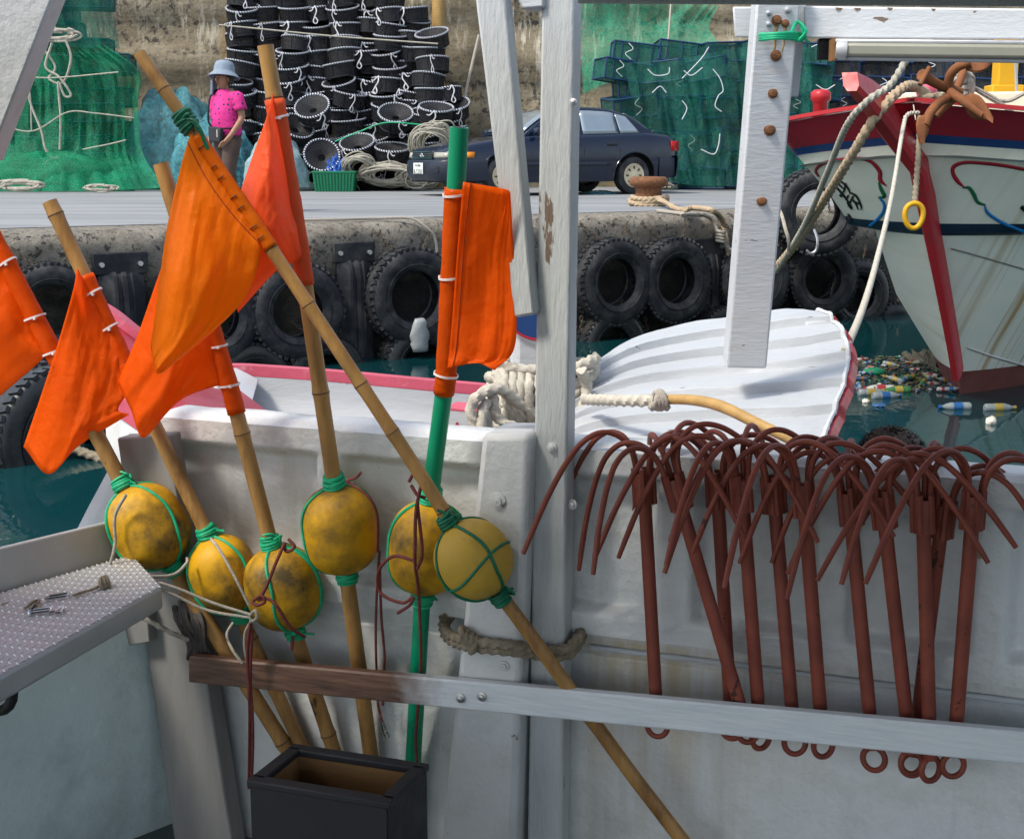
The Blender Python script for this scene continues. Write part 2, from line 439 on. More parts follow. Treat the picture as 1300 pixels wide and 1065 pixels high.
    si = nn(nt, 'ShaderNodeMath', operation='SINE'); nt.links.new(zz.outputs[0], si.inputs[0])
    r = ramp(nt, si.outputs[0], [(.36, (.02, .022, .03)), (.46, (.68, .72, .80))])
    nt.links.new(r, b.inputs['Base Color']); b.inputs['Roughness'].default_value = .75
    G['rim_rope'] = m

    # the long rail: bare brown wood at its left, white paint from the middle on
    m, nt, b, out = nodes_of('half_painted_plank')
    v = coords(nt, rnd=False)
    g = coords(nt, (1.2, 6, 22), rnd=False)
    wood = ramp(nt, noisef(nt, g, 3, 8, .65), [(.28, (.045, .022, .014)), (.5, (.125, .06, .036)), (.75, (.20, .105, .065))])
    sp = nn(nt, 'ShaderNodeSeparateXYZ'); nt.links.new(v, sp.inputs[0])
    ad = nn(nt, 'ShaderNodeMath', operation='MULTIPLY_ADD'); ad.inputs[1].default_value = .10
    nt.links.new(noisef(nt, v, 30, 4), ad.inputs[0]); nt.links.new(sp.outputs[0], ad.inputs[2])
    xs = PB(530, 880, .15).x - A_.x + .05
    t = ramp(nt, ad.outputs[0], [(0, 0), (1, 1)])
    mr = nn(nt, 'ShaderNodeMapRange'); mr.inputs[1].default_value = xs - .05; mr.inputs[2].default_value = xs + .06
    nt.links.new(ad.outputs[0], mr.inputs[0])
    white = ramp(nt, noisef(nt, g, 4, 5), [(.3, (.56, .60, .62)), (.7, (.66, .69, .70))])
    nt.links.new(mixc(nt, mr.outputs[0], wood, white), b.inputs['Base Color']); b.inputs['Roughness'].default_value = .5
    bumpn(nt, b, noisef(nt, g, 6, 6), .3, .006)
    G['plank'] = m

    # quay top: pale worn concrete
    m, nt, b, out = nodes_of('quay_concrete')
    v = coords(nt, rnd=False); vs = coords(nt, (.35, 2.2, 1), rnd=False)
    c = ramp(nt, noisef(nt, vs, .8, 7, .6), [(.28, (.13, .14, .148)), (.5, (.205, .218, .226)), (.72, (.28, .29, .29))])
    st = ramp(nt, noisef(nt, v, 2.2, 8, .75), [(.60, 0), (.72, .55)])
    nt.links.new(mixc(nt, st, c, (.20, .20, .19)), b.inputs['Base Color']); b.inputs['Roughness'].default_value = .85
    bumpn(nt, b, noisef(nt, v, 40, 6), .4, .01)
    G['quay'] = m

    # quay face: pebbled concrete at the lip, dark algae below
    m, nt, b, out = nodes_of('quay_face')
    v = coords(nt, rnd=False)
    sp = nn(nt, 'ShaderNodeSeparateXYZ'); nt.links.new(v, sp.inputs[0])
    up = ramp(nt, noisef(nt, v, 5, 9, .75), [(.30, (.09, .08, .06)), (.45, (.27, .24, .19)), (.7, (.40, .37, .31))])
    pit = ramp(nt, noisef(nt, v, 17, 5, .72), [(.54, 0), (.60, 1)])
    up = mixc(nt, pit, up, (.05, .045, .04))
    lo = ramp(nt, noisef(nt, v, 9, 8, .75), [(.3, (.007, .008, .007)), (.6, (.028, .029, .022)), (.8, (.06, .058, .04))])
    ad = nn(nt, 'ShaderNodeMath', operation='MULTIPLY_ADD'); ad.inputs[1].default_value = .5
    nt.links.new(noisef(nt, v, 2.2, 6, .7), ad.inputs[0]); nt.links.new(sp.outputs[2], ad.inputs[2])
    mr = nn(nt, 'ShaderNodeMapRange'); mr.inputs[1].default_value = .96; mr.inputs[2].default_value = 1.24
    nt.links.new(ad.outputs[0], mr.inputs[0])
    nt.links.new(mixc(nt, mr.outputs[0], lo, up), b.inputs['Base Color']); b.inputs['Roughness'].default_value = .8
    bumpn(nt, b, noisef(nt, v, 14, 8, .75), 1.0, .07)
    G['quay_face'] = m

    # back wall: brown-grey concrete, dark aggregate bands, whitewash drips
    m, nt, b, out = nodes_of('old_wall_concrete')
    v = coords(nt, rnd=False); band = coords(nt, (.5, 1, 2.4), rnd=False); drip = coords(nt, (5, 1, .9), rnd=False)
    c = ramp(nt, noisef(nt, band, .9, 9, .7), [(.25, (.085, .07, .045)), (.45, (.21, .172, .11)), (.6, (.30, .255, .175)), (.8, (.38, .335, .25))])
    ag = ramp(nt, noisef(nt, v, 7, 7, .78), [(.50, 0), (.58, 1)])
    agm = ramp(nt, noisef(nt, band, .8, 3), [(.42, 0), (.58, 1)])
    mm = nn(nt, 'ShaderNodeMath', operation='MULTIPLY'); nt.links.new(ag, mm.inputs[0]); nt.links.new(agm, mm.inputs[1])
    c = mixc(nt, mm.outputs[0], c, (.045, .04, .035))
    dr = ramp(nt, noisef(nt, drip, 1.6, 8, .72), [(.52, 0), (.60, 1)])
    dm = ramp(nt, noisef(nt, v, .35, 3), [(.47, 0), (.57, .9)])
    m2 = nn(nt, 'ShaderNodeMath', operation='MULTIPLY'); nt.links.new(dr, m2.inputs[0]); nt.links.new(dm, m2.inputs[1])
    c = mixc(nt, m2.outputs[0], c, (.52, .48, .38))
    oc = ramp(nt, noisef(nt, drip, .5, 5), [(.60, 0), (.74, .6)])
    c = mixc(nt, oc, c, (.30, .19, .07))
    nt.links.new(c, b.inputs['Base Color']); b.inputs['Roughness'].default_value = .9
    bumpn(nt, b, noisef(nt, v, 8, 9, .75), .8, .05)
    G['wall'] = m

    # harbour water
    m, nt, b, out = nodes_of('harbour_water')
    v = coords(nt, (1, 1, 1), rnd=False)
    nt.links.new(ramp(nt, noisef(nt, v, .5, 3), [(.3, (.002, .022, .026)), (.7, (.004, .036, .040))]), b.inputs['Base Color'])
    b.inputs['Roughness'].default_value = .03; b.inputs['IOR'].default_value = 1.33
    vw = coords(nt, (1.0, .55, 1), rnd=False)
    bumpn(nt, b, noisef(nt, vw, 3.6, 4, .5), .075, .05)
    G['water'] = m

    # hull sides of the moored boat at the right with rust runs
    m, nt, b, out = nodes_of('stained_hull_white')
    v = coords(nt, rnd=False); tcr = nn(nt, 'ShaderNodeTexCoord'); dp = nn(nt, 'ShaderNodeVectorMath', operation='DOT_PRODUCT'); nt.links.new(tcr.outputs['Object'], dp.inputs[0]); dp.inputs[1].default_value = (.955, .30, 0)
    spz = nn(nt, 'ShaderNodeSeparateXYZ'); nt.links.new(tcr.outputs['Object'], spz.inputs[0])
    cb = nn(nt, 'ShaderNodeCombineXYZ'); mz = nn(nt, 'ShaderNodeMath', operation='MULTIPLY'); mz.inputs[1].default_value = .22; nt.links.new(spz.outputs[2], mz.inputs[0])
    ms = nn(nt, 'ShaderNodeMath', operation='MULTIPLY'); ms.inputs[1].default_value = 9.0; nt.links.new(dp.outputs['Value'], ms.inputs[0])
    nt.links.new(ms.outputs[0], cb.inputs[0]); nt.links.new(mz.outputs[0], cb.inputs[2]); run = cb.outputs[0]
    c = ramp(nt, noisef(nt, v, 2.5, 6), [(.3, (.64, .69, .60)), (.7, (.74, .75, .64))])
    st = ramp(nt, noisef(nt, run, 1.1, 6, .6), [(.50, 0), (.64, .85)])
    sp = nn(nt, 'ShaderNodeSeparateXYZ'); nt.links.new(v, sp.inputs[0])
    mr = nn(nt, 'ShaderNodeMapRange'); mr.inputs[1].default_value = -.35; mr.inputs[2].default_value = .1   # starboard, where the scuppers drain
    mr.inputs[3].default_value = .10; mr.inputs[4].default_value = 1
    nt.links.new(sp.outputs[0], mr.inputs[0])
    mm = nn(nt, 'ShaderNodeMath', operation='MULTIPLY'); nt.links.new(st, mm.inputs[0]); nt.links.new(mr.outputs[0], mm.inputs[1])
    c = mixc(nt, mm.outputs[0], c, (.36, .22, .06))
    nt.links.new(c, b.inputs['Base Color']); b.inputs['Roughness'].default_value = .42
    bumpn(nt, b, noisef(nt, v, 9, 5), .15, .01)
    G['hull_white'] = m
build_materials()
def bulwark_stains():
    """ochre seepage running down from the ledge of the bulwark, and faint grime runs"""
    nt = MAT['bulwark_paint'].node_tree; b = nt.nodes['Principled BSDF']; src = b.inputs['Base Color'].links[0].from_socket
    tc = nn(nt, 'ShaderNodeTexCoord'); sp = nn(nt, 'ShaderNodeSeparateXYZ'); nt.links.new(tc.outputs['Object'], sp.inputs[0])
    run = coords(nt, (14, 14, .8), rnd=False); patch = coords(nt, (1, 1, 1), rnd=False)
    zl = PB(800, 800).z - .45; x0 = PB(735, 800).x - A_.x; x1 = PB(1120, 850).x - A_.x
    st = ramp(nt, noisef(nt, run, 1.5, 6, .6), [(.40, 0), (.62, 1)])
    def rng(sock, a, b_, c, d):
        m = nn(nt, 'ShaderNodeMapRange'); m.inputs[1].default_value = a; m.inputs[2].default_value = b_; m.inputs[3].default_value = c; m.inputs[4].default_value = d
        nt.links.new(sock, m.inputs[0]); return m.outputs[0]
    def mul(a, b_):
        m = nn(nt, 'ShaderNodeMath', operation='MULTIPLY')
        for i, x in enumerate((a, b_)):
            if hasattr(x, 'is_output'): nt.links.new(x, m.inputs[i])
            else: m.inputs[i].default_value = x
        return m.outputs[0]
    mask = mul(mul(rng(sp.outputs[2], zl - .012, zl - .03, 0, 1), rng(sp.outputs[2], zl - .36, zl - .05, .25, 1)), mul(rng(sp.outputs[0], x0 - .02, x0 + .03, 0, 1), rng(sp.outputs[0], x0 + .2, x1, 1, .12)))
    c = mixc(nt, mul(mul(st, mask), .75), src, (.40, .29, .13))
    c = mixc(nt, mul(mul(mask, .5), noisef(nt, patch, 5, 5)), c, (.50, .42, .25))
    g = ramp(nt, noisef(nt, run, .7, 7, .65), [(.56, 0), (.70, .35)])
    c = mixc(nt, g, c, (.36, .33, .27))
    nt.links.new(c, b.inputs['Base Color'])
bulwark_stains()
# ================================================================== the setting
QZ = 1.3
e1 = Pz(370, 284, QZ); e2 = Pz(800, 272, QZ)
QD = (e2 - e1); QD.z = 0; QD.normalize()
QN = Vector((QD.y, -QD.x, 0))
if QN.y > 0: QN = -QN                       # towards the camera
def q(s, off, z):
    p = e1 + QD * s + QN * off; return Vector((p.x, p.y, z))
def PQ(px, py, off=0.0): return PP(px, py, e1 + QN * off, QN)
def qs(p): return (p - e1).dot(QD)

def n3(p, s, o=3): return noise.fractal(Vector(p) * s, .8, 2.1, o)

# water
mb = MB(); mb.grid([[Vector((x, y, 0)) for x in (-60, -20, 0, 20, 60)] for y in (-30, 0, 15, 40)])
tag(mb.build('water', MAT['water']), kind='structure')
# quay: top sheet, worn lip and seaward face
mb = MB()
ss = [i * .12 for i in range(-75, 121)]
g = []
for s in ss:
    w = n3((s, 0, 0), .9) * .05 + n3((s, 3, 0), 4) * .015
    col = []
    for off, z in ((-1.2, 0), (-.5, .0), (-.14, -.004), (-.05, -.02), (.0, -.06), (.02, -.12), (.02, -.22), (.0, -.32), (-.01, -.42), (-.02, -.56), (-.02, -.72), (-.02, -.9), (-.02, -1.1), (-.02, -1.3), (-.02, -2.2)):
        k = n3((s, z * 2, 7), 2.3) * .045 + n3((s, z, 1), 7) * .02 if z < -.01 else n3((s, off, 5), 3) * .004
        col.append(q(s, off + (k + w if z < -.003 else (w if off > -.3 else 0)), QZ + z - (abs(n3((s, 9, z), 3)) * .02 if -.1 < z < -.003 else 0)))
    g.append(col)
mb.grid(g)
tag(mb.build('quay_edge', MAT['quay_face'], ang=60), kind='structure')
mb = MB()
mb.grid([[q(s, -.46 - t, QZ + .004) for t in (0, 2, 6, 14, 40)] for s in (-40, -10, 0, 10, 40)])
tag(mb.build('quay', MAT['quay']), kind='structure')

# back wall of old poured concrete
WY = 26.6
mb = MB()
xs = [-16 + i * .25 for i in range(137)]; zs = [QZ - .1 + i * .2 for i in range(27)]
mb.grid([[Vector((x, WY - .10 * n3((x, 0, z), .7) - .05 * n3((x, 2, z), 3) - (.10 if (i % 6) < 3 else 0), z)) for x in xs] for i, z in enumerate(zs)])
g = [[Vector((x, y, QZ + 5.1)) for x in (-16, 18)] for y in (WY - .12, WY + .8)]
mb.grid(g); mb.grid([[Vector((x, WY + .8, z)) for x in (-16, 18)] for z in (QZ, QZ + 5.1)])
wall = tag(mb.build('harbour_wall', MAT['wall'], ang=50), 'old stained brown concrete wall with white drips behind the traps', 'wall')

# ================================================================== tyres and fenders on the quay face
def tyre_mb(R, W, nt=44):
    """tyre lying round +Z (axis), tread blocks round the outside"""
    mb = MB(); r0 = R * .52
    prof = [(r0, -W * .30), (r0 + R * .06, -W * .44), (R * .78, -W * .5), (R * .91, -W * .46), (R * .965, -W * .36), (R * .965, W * .36), (R * .91, W * .46), (R * .78, W * .5), (r0 + R * .06, W * .44), (r0, W * .30),
            (r0 + R * .03, W * .26), (R * .78, W * .44), (R * .92, W * .34), (R * .92, -W * .34), (R * .78, -W * .44), (r0 + R * .03, -W * .26)]
    mb.lathe(prof, 48, closed=True)
    for i in range(nt):
        a = 2 * math.pi * i / nt
        for sg in (-1, 1):
            m = Matrix.Rotation(a, 4, 'Z') @ Matrix.Translation((R * .972, 0, sg * W * .30)) @ Matrix.Rotation(sg * .3, 4, 'X')
            mb.box((0, 0, 0), (R * .055, R * .085, W * .26), m)
    mb.tube([Vector((R * .66 * math.cos(t * math.pi / 24), R * .66 * math.sin(t * math.pi / 24), W * .485)) for t in range(48)], R * .012, 5, closed=True)
    return mb
tyre_me = {}
def tyre(px, py, w, h, label, off=.0, mat='rubber', yaw=0.0, tilt=0.0, chain=True, dcam=None, thick=.30):
    c = PQ(px, py, off) if dcam is None else P(px, py, dcam)
    R = h / 2 / (FPX / (c.y * math.cos(TH) + .3)) 
    key = (round(thick, 2), mat)
    W = R * 2 * thick
    if key not in tyre_me:
        o = tyre_mb(1, 2 * thick).build('tyre_proto', MAT[mat]); tyre_me[key] = o.data; bpy.data.objects.remove(o)
    root = thing('tyre', (c.x, c.y, c.z - R), label, 'tyre', 'tyres hung along the quay wall')
    n = Matrix.Rotation(yaw, 3, 'Z') @ QN
    ctr = c + n * (W * .5 + .03)
    o = bpy.data.objects.new('casing', tyre_me[key]); COL.objects.link(o); o.parent = root
    m = axes(ctr - Vector(root.location), (n + Vector((0, 0, tilt))).normalized()) @ Matrix.Diagonal((R, R, R, 1)) @ Matrix.Rotation(RN.random() * 6, 4, 'Z')
    o.matrix_local = m
    if chain:
        for sg in (-1, 1):
            a = ctr + Vector((0, 0, R * .88)) + QD * (sg * R * .25); b = PQ(px, py, .06); b = b + QD * (sg * R * .65); b.z = min(QZ - .05, c.z + R * 1.32)
            chain_links(a, b, root)
    return root
link_cache = {}
def chain_links(a, b, parent, size=.045, name='chain'):
    mb = MB(); d = b - a; n = max(2, int(d.length / (size * .72)))
    for i in range(n):
        m = axes(a + d * ((i + .5) / n), d, roll=(i % 2) * math.pi / 2)
        pts = [m @ Vector((size * .28 * math.cos(t), 0, size * .5 * math.sin(t))) for t in [k * math.pi / 4 for k in range(8)]]
        mb.tube(pts, size * .10, 5, closed=True)
    return mb.build(name, MAT['chain'], parent)

T_ = tyre
T_(60, 390, 90, 118, 'worn tyre on the quay wall behind the two left orange flags')
T_(262, 400, 90, 120, 'tyre on the quay wall half hidden behind the large amber flag')
T_(366, 392, 100, 124, 'tyre on the quay wall behind the crossing of two bamboo poles')
t4 = T_(512, 374, 85, 124, 'tyre on the quay wall with a pale plastic bag caught in it')
T_(766, 356, 75, 110, 'tyre on the quay wall directly right of the tall grey post')
T_(841, 354, 78, 108, 'tyre on the quay wall below the rusty bollard')
T_(945, 352, 75, 100, 'tyre on the quay wall behind the white bolted post')
T_(1032, 352, 75, 96, 'tyre on the quay wall under the hanging hooked tyre', yaw=-.25)
T_(1118, 428, 75, 96, 'wet tyre low on the quay wall above the floating rubbish', mat='rubber_wet', yaw=-.2)
T_(1028, 268, 80, 108, 'tyre hung at the quay top between the mooring ropes', off=.18, yaw=-.45, thick=.34)
T_(1075, 372, 75, 92, 'tyre on the dark quay wall beside the white hull bottom', off=-.05, mat='rubber_wet', yaw=-.2)
T_(524, 462, 80, 112, 'low tyre on the quay wall just above the pink gunwale', mat='rubber_wet', off=.02)
T_(765, 438, 70, 96, 'low tyre on the quay wall above the white upturned skiff', mat='rubber_wet', off=.02)
T_(404, 474, 70, 106, 'low dark tyre mostly hidden by the pink gunwale', mat='rubber_wet', off=.02)
T_(52, 548, 150, 185, 'large tyre half under water at the left edge', mat='rubber_wet', dcam=8.3, yaw=.30, chain=False, thick=.36)
T_(905, 432, 70, 92, 'low dark tyre behind the white upturned skiff', mat='rubber_wet', off=.02)
T_(312, 484, 70, 106, 'low dark tyre behind the red fore end of the dinghy', mat='rubber_wet', off=.02)

def fender(px, top, bot, w, label):
    a, b = PQ(px, top), PQ(px, bot)
    sc = w / (FPX / a.y) / math.cos(rad(30)); root = thing('rubber_fender', (b.x, b.y, b.z), label, 'fender', 'flat rubber fenders on the quay wall')
    s0 = qs(a); h = a.z - b.z; mb = MB()
    prof = [(-.5, 0), (-.5, .10), (-.26, .20), (-.2, .24), (-.12, .24), (-.1, .19), (-.02, .19), (0, .24), (.1, .24), (.12, .19), (.19, .19), (.22, .24), (.3, .2), (.5, .10), (.5, 0)]
    g = []
    for z, k in ((b.z, 1), (a.z - .32, 1), (a.z - .20, .72), (a.z - .15, .34)):
        g.append([q(s0 + u * sc * .86, .02 + v * sc * k, z) for u, v in prof])
    mb.grid(g, cv=True); mb.f.append(list(range(len(prof)))[::-1]); mb.m.append(0)
    mb.build('rubber_body', MAT['rubber'], root, ang=25)
    mb = MB(); mb.hexa([q(s0 - sc * .5, .07, a.z - .19), q(s0 + sc * .5, .07, a.z - .19), q(s0 + sc * .52, .07, a.z), q(s0 - sc * .52, .07, a.z), q(s0 - sc * .5, -.02, a.z - .19), q(s0 + sc * .5, -.02, a.z - .19), q(s0 + sc * .52, -.02, a.z), q(s0 - sc * .52, -.02, a.z)])
    mb.build('top_flange', MAT['rubber'], root, bevel=.01)
    for sg in (-1, 1):
        mb = MB(); mb.tube([q(s0 + sg * sc * .36, .06, a.z - .1), q(s0 + sg * sc * .36, .10, a.z - .1)], .022, 8); mb.build('bolt', MAT['galv'], root)
fender(150, 320, 520, 58, 'black rubber fender left, between flags and quay wall')
fender(446, 307, 478, 48, 'black rubber fender between two bamboo poles and the bagged tyre')
fender(897, 302, 470, 42, 'black rubber fender left of the white bolted post')

# pale bag caught in a tyre
c = PQ(533, 424, .36); mb = MB(); g = []
for i in range(9):
    row = []
    for j in range(13):
        a = 2 * math.pi * j / 12; k = .085 * (.55 + .6 * math.sin(min(1, i / 7) * 2.4)) * (1 + .35 * n3((math.cos(a), math.sin(a), i * .35), 2))
        row.append(c + QD * (k * math.cos(a)) + QN * (k * .5 * math.sin(a)) + Vector((0, 0, .15 - i * .04)))
    g.append(row)
mb.grid(g); tag(mb.build('plastic_bag', MAT['bag'], loc=c, ang=70, solid=.002), 'pale crumpled plastic bag caught in a tyre on the wall', 'bag')
# loose chains hanging under the tyres
for k, (x0, y0, x1, y1, lab) in enumerate(((337, 435, 342, 468, 'rusty hanging chain under the tyre behind the crossing poles'), (738, 402, 739, 440, 'rusty hanging chain just right of the tall grey post'), (819, 402, 822, 425, 'short rusty chain hanging under the tyre below the bollard'))):
    a, b = PQ(x0, y0, .12), PQ(x1, y1, .12)
    o = chain_links(a, b, None, .06, 'hanging_chain'); tag(o, lab, 'chain')
# cable lying along the quay edge and over it
pts = [PQ(x, y, o) for x, y, o in ((380, 282, -.25), (430, 283, -.15), (480, 280, -.12), (520, 280, -.02), (540, 288, .06), (552, 302, .08), (556, 330, .08))]
for p in pts[:4]: p.z = QZ + .02
mb = MB(); mb.tube(vcr(pts, 30), .014, 7); tag(mb.build('black_cable', MAT['grey_cord'], loc=pts[0]), 'thin grey rope lying along the quay edge by the fender', 'rope')

# bollard with rope
c = Pz(823, 262, QZ); s = 1625 / c.y
def px2m(n): return n / s
root = thing('bollard', c, 'rusty iron mooring bollard with mushroom head on the quay', 'bollard')
mb = MB(); R = px2m(17)
h = px2m(37)
mb.lathe([(R * 1.15, .0), (R * 1.02, .03), (R * .96, h * .55), (R * 1.0, h * .62), (R * 1.38, h * .70), (R * 1.46, h * .82), (R * 1.40, h * .93), (R * 1.2, h * .985), (R * .6, h), (.001, h)], 28, Matrix.Translation(c))
mb.build('bollard_body', MAT['rust'], root)
rp = []
for i in range(90):
    a = i / 89 * 4.2 * 2 * math.pi
    rp.append(c + Vector((math.cos(a) * (R * 1.3 + .02 * math.sin(i)), math.sin(a) * R * 1.3, .03 + .025 * (i // 22) + .01 * math.sin(i * .7))))
mb = MB(); mb.tube(vcr(rp, 500), .028, 12, lobes=3, tw=34)
tail = [rp[-1], Pz(862, 266, QZ + .03), Pz(880, 264, QZ + .05), Pz(905, 268, QZ + .04), PQ(918, 282, .06), PQ(922, 306, .10), PQ(928, 330, .12), PQ(940, 350, .3)]
mb.tube(vcr(tail, 240), .028, 12, lobes=3, tw=34)
tag(mb.build('mooring_rope', MAT['beige_rope'], loc=c), 'thick beige mooring rope coiled round the rusty bollard', 'rope')
tail = [Pz(835, 268, QZ + .03), Pz(870, 272, QZ + .03), PQ(900, 276, .06), PQ(912, 297, .12), PQ(918, 304, .14), PQ(926, 316, .16), PQ(944, 324, .30)]
mb = MB(); mb.tube(vcr(tail, 240), .020, 12, lobes=3, tw=48)
kp = PQ(915, 300, .13)
for k in range(4):
    a = axes(kp + Vector((.0, 0, .05 - k * .035)), Vector((.2, 0, 1)))
    mb.tube([a @ Vector((.045 * math.cos(t * .52), .045 * math.sin(t * .52), 0)) for t in range(12)], .018, 6, closed=True)
tag(mb.build('mooring_rope', MAT['grey_cord'], loc=tail[0]), 'grey mooring rope with a knot hanging over the quay edge', 'rope')

# ================================================================== trap stacks against the wall
def bars_box(mb, w, d, h, r, mid=True):
    x, y = w / 2, d / 2
    cs = [(-x, -y), (x, -y), (x, y), (-x, y)]
    for z in (0, h):
        for i in range(4):
            mb.tube([(*cs[i], z), (*cs[(i + 1) % 4], z)], r, 4)
    for cx_, cy_ in cs: mb.tube([(cx_, cy_, 0), (cx_, cy_, h)], r, 4)
    if mid: 
        for k in (-.33, 0, .33): mb.tube([(k * w, -y, 0), (k * w, -y, h)], r * .6, 4)
def trap_proto(name, label, group, bar, net, w=.86, d=.55, h=.34):
    root = thing(name, (0, 0, 0), label, 'trap', group)
    mb = MB(); bars_box(mb, w, d, h, .016); mb.build('frame', MAT[bar], root)
    mb = MB(); gx = [-w / 2 + w * i / 6 for i in range(7)]
    def sag(i, j): return .022 * math.sin(math.pi * i / 6) * math.sin(math.pi * j / 3)
    for sy in (-1, 1): mb.grid([[Vector((gx[i], sy * (d / 2 - .004 - sag(i, j)), h * j / 3)) for i in range(7)] for j in range(4)])
    for sx in (-1, 1): mb.grid([[Vector((sx * (w / 2 - .004 - sag(i * 2, j)), -d / 2 + d * i / 3, h * j / 3)) for i in range(4)] for j in range(4)])
    for z in (.004, h - .004): mb.grid([[Vector((-w / 2, y, z)), Vector((w / 2, y, z))] for y in (-d / 2, d / 2)])
    mb.grid([[Vector((-w * .2 + .1 * w * i, 0, h * j / 3)) for i in range(5)] for j in range(4)])
    mb.build('net', MAT[net], root)
    return root
def trap_ties(w, d, h):
    out = []
    for k in range(4):
      mb = MB(); a = RN.uniform(-.3, .2); sx = RN.choice((-1, 1)); b = RN.uniform(.3, .75)
      pts = vcr([(a, -d / 2 - .01, h * .95), (a + sx * .09, -d / 2 - .03, h * (.95 - .4 * b)), (a - sx * .04, -d / 2 - .03, h * (.95 - .8 * b)), (a + sx * .12 * b, -d / 2 - .03, h * (.95 - 1.2 * b))], 14)
      mb.tube(pts, .008, 5); o = mb.build('tie_cord', MAT['tie_white']); out.append(o.data); bpy.data.objects.remove(o)
    return out
def old_tie(root, w, d, h):
    mb = MB(); a = 0
    pts = vcr([(a, -d / 2 - .01, h * .9), (a + .09, -d / 2 - .03, h * .55), (a - .02, -d / 2 - .03, h * .25), (a + .12, -d / 2 - .03, .0)], 14)
    mb.tube(pts, .009, 5); mb.build('tie_cord', MAT['tie_white'], root)
    return root
def place_stack(proto, rows, left, right, ytop_row, dy, dx, d, group, label, jit=.02, rot=.05, special=None, ties=None):
    tree = snapshot(proto); first = True; n = 0; placed = []
    for r in range(rows):
        y = ytop_row - r * dy
        xl = left(y) + (RN.uniform(-.25, .25)) * dx
        while xl < right(y):
            p = P(xl, y, d + RN.uniform(-.12, .12))
            m = Matrix.Translation(p) @ Matrix.Rotation(RN.uniform(-rot, rot) * 3, 4, 'Z') @ Matrix.Rotation(RN.uniform(-rot, rot), 4, 'Y') @ Matrix.Rotation(RN.uniform(-rot, rot), 4, 'X')
            if first: proto.matrix_world = m; first = False; rt_ = proto
            else: rt_ = dup(proto, tree, m)
            if ties and RN.random() < .4:
                t = bpy.data.objects.new('tie_cord', RN.choice(ties)); COL.objects.link(t); t.parent = rt_
            n += 1; placed.append((rt_, r, xl))
            xl += dx
    rmax = max(a[1] for a in placed)
    for o_, r_, x_ in placed:
        row = sorted(a[2] for a in placed if a[1] == r_); k_ = row.index(x_)
        o_['label'] = '%s, %s from left in the %s' % (label, ORD[k_], 'top row' if r_ == rmax else ('bottom row' if r_ == 0 else ORD[r_] + ' row up'))
    return n
ORD = ['first', 'second', 'third', 'fourth', 'fifth', 'sixth', 'seventh', 'eighth', 'ninth', 'tenth', 'eleventh', 'twelfth', 'thirteenth', 'fourteenth', 'fifteenth']
# left stack under green netting
pr = trap_proto('box_trap', 'box trap stacked under the green netting at the left', 'box traps stacked under the green netting at left', 'teal_bar', 'trap_net', .95, .6, .33)
place_stack(pr, 12, lambda y: -60, lambda y: 152 if y > 92 else 122, 238, 20.6, 61, 24.6, None, 'box trap under the left green net')
# right stack, teal
pr = trap_proto('box_trap', 'teal netted box trap with blue bars in the stack behind the white post', 'teal box traps stacked right of the car', 'navy_bar', 'trap_net', .85, .6, .36)
place_stack(pr, 8, lambda y: interp([(60, 860), (78, 795), (150, 800), (235, 850)], y), lambda y: 1035, 236, 22, 55, 24.4, None, 'teal box trap behind the bolted post', rot=.16, ties=trap_ties(.85, .6, .36))
# far right stack, black
pr = trap_proto('box_trap', 'black netted box trap in the stack behind the anchor', 'black box traps stacked behind the white and red boat', 'navy_bar', 'dark_trap_net', .9, .6, .36)
place_stack(pr, 8, lambda y: 1055, lambda y: 1320, 236, 22.4, 58, 25.2, None, 'black box trap behind the anchor', rot=.10, ties=trap_ties(.9, .6, .36))

# round crab pots
def pot_proto():
    root = thing('crab_pot', (0, 0, 0), 'round black crab pot with striped rim in the tall stack behind the car', 'crab pot', 'round crab pots stacked against the wall')
    R, H = .315, .25
    mb = MB(); n = 20
    prof = [(R * .93, 0), (R * .955, H * .35), (R * .965, H * .7), (R, H)]
    mb.lathe(prof, n); mb.disc(R * .93, .003, n); mb.lathe([(R * .98, H * .98), (R * .55, H * .80), (R * .22, H * .55)], n)
    mb.build('netting', MAT['pot_net'], root)
    mb = MB(); mb.tube([(R * math.cos(2 * math.pi * i / 28), R * math.sin(2 * math.pi * i / 28), H) for i in range(28)], .0185, 6, closed=True)
    mb.build('rim', MAT['rim_rope'], root)
    mb = MB(); mb.tube([(R * .93 * math.cos(2 * math.pi * i / 24), R * .93 * math.sin(2 * math.pi * i / 24), .0) for i in range(24)], .013, 5, closed=True)
    for k in range(6):
        a = 2 * math.pi * k / 6 + .3
        mb.tube([(R * .93 * math.cos(a), R * .93 * math.sin(a), 0), (R * math.cos(a), R * math.sin(a), H)], .010, 5)
    mb.build('wire_frame', MAT['black_bar'], root)
    return root
def tie_loop():
    mb = MB(); R, H = .325, .25
    mb.tube(vcr([(-.01, -R, H + .03), (-.03, -R - .03, H - .08), (.02, -R - .04, H - .19), (.05, -R - .04, H - .27), (.01, -R - .04, H - .31), (-.02, -R - .04, H - .26), (.015, -R - .03, H - .17)], 26), .010, 5); mb.tube(vcr([(.0, -R - .01, H + .01), (.05, -R - .03, H - .06), (.09, -R - .03, H - .05)], 8), .009, 5)
    return mb
pot = pot_proto(); tree = snapshot(pot); first = True
tie0 = None
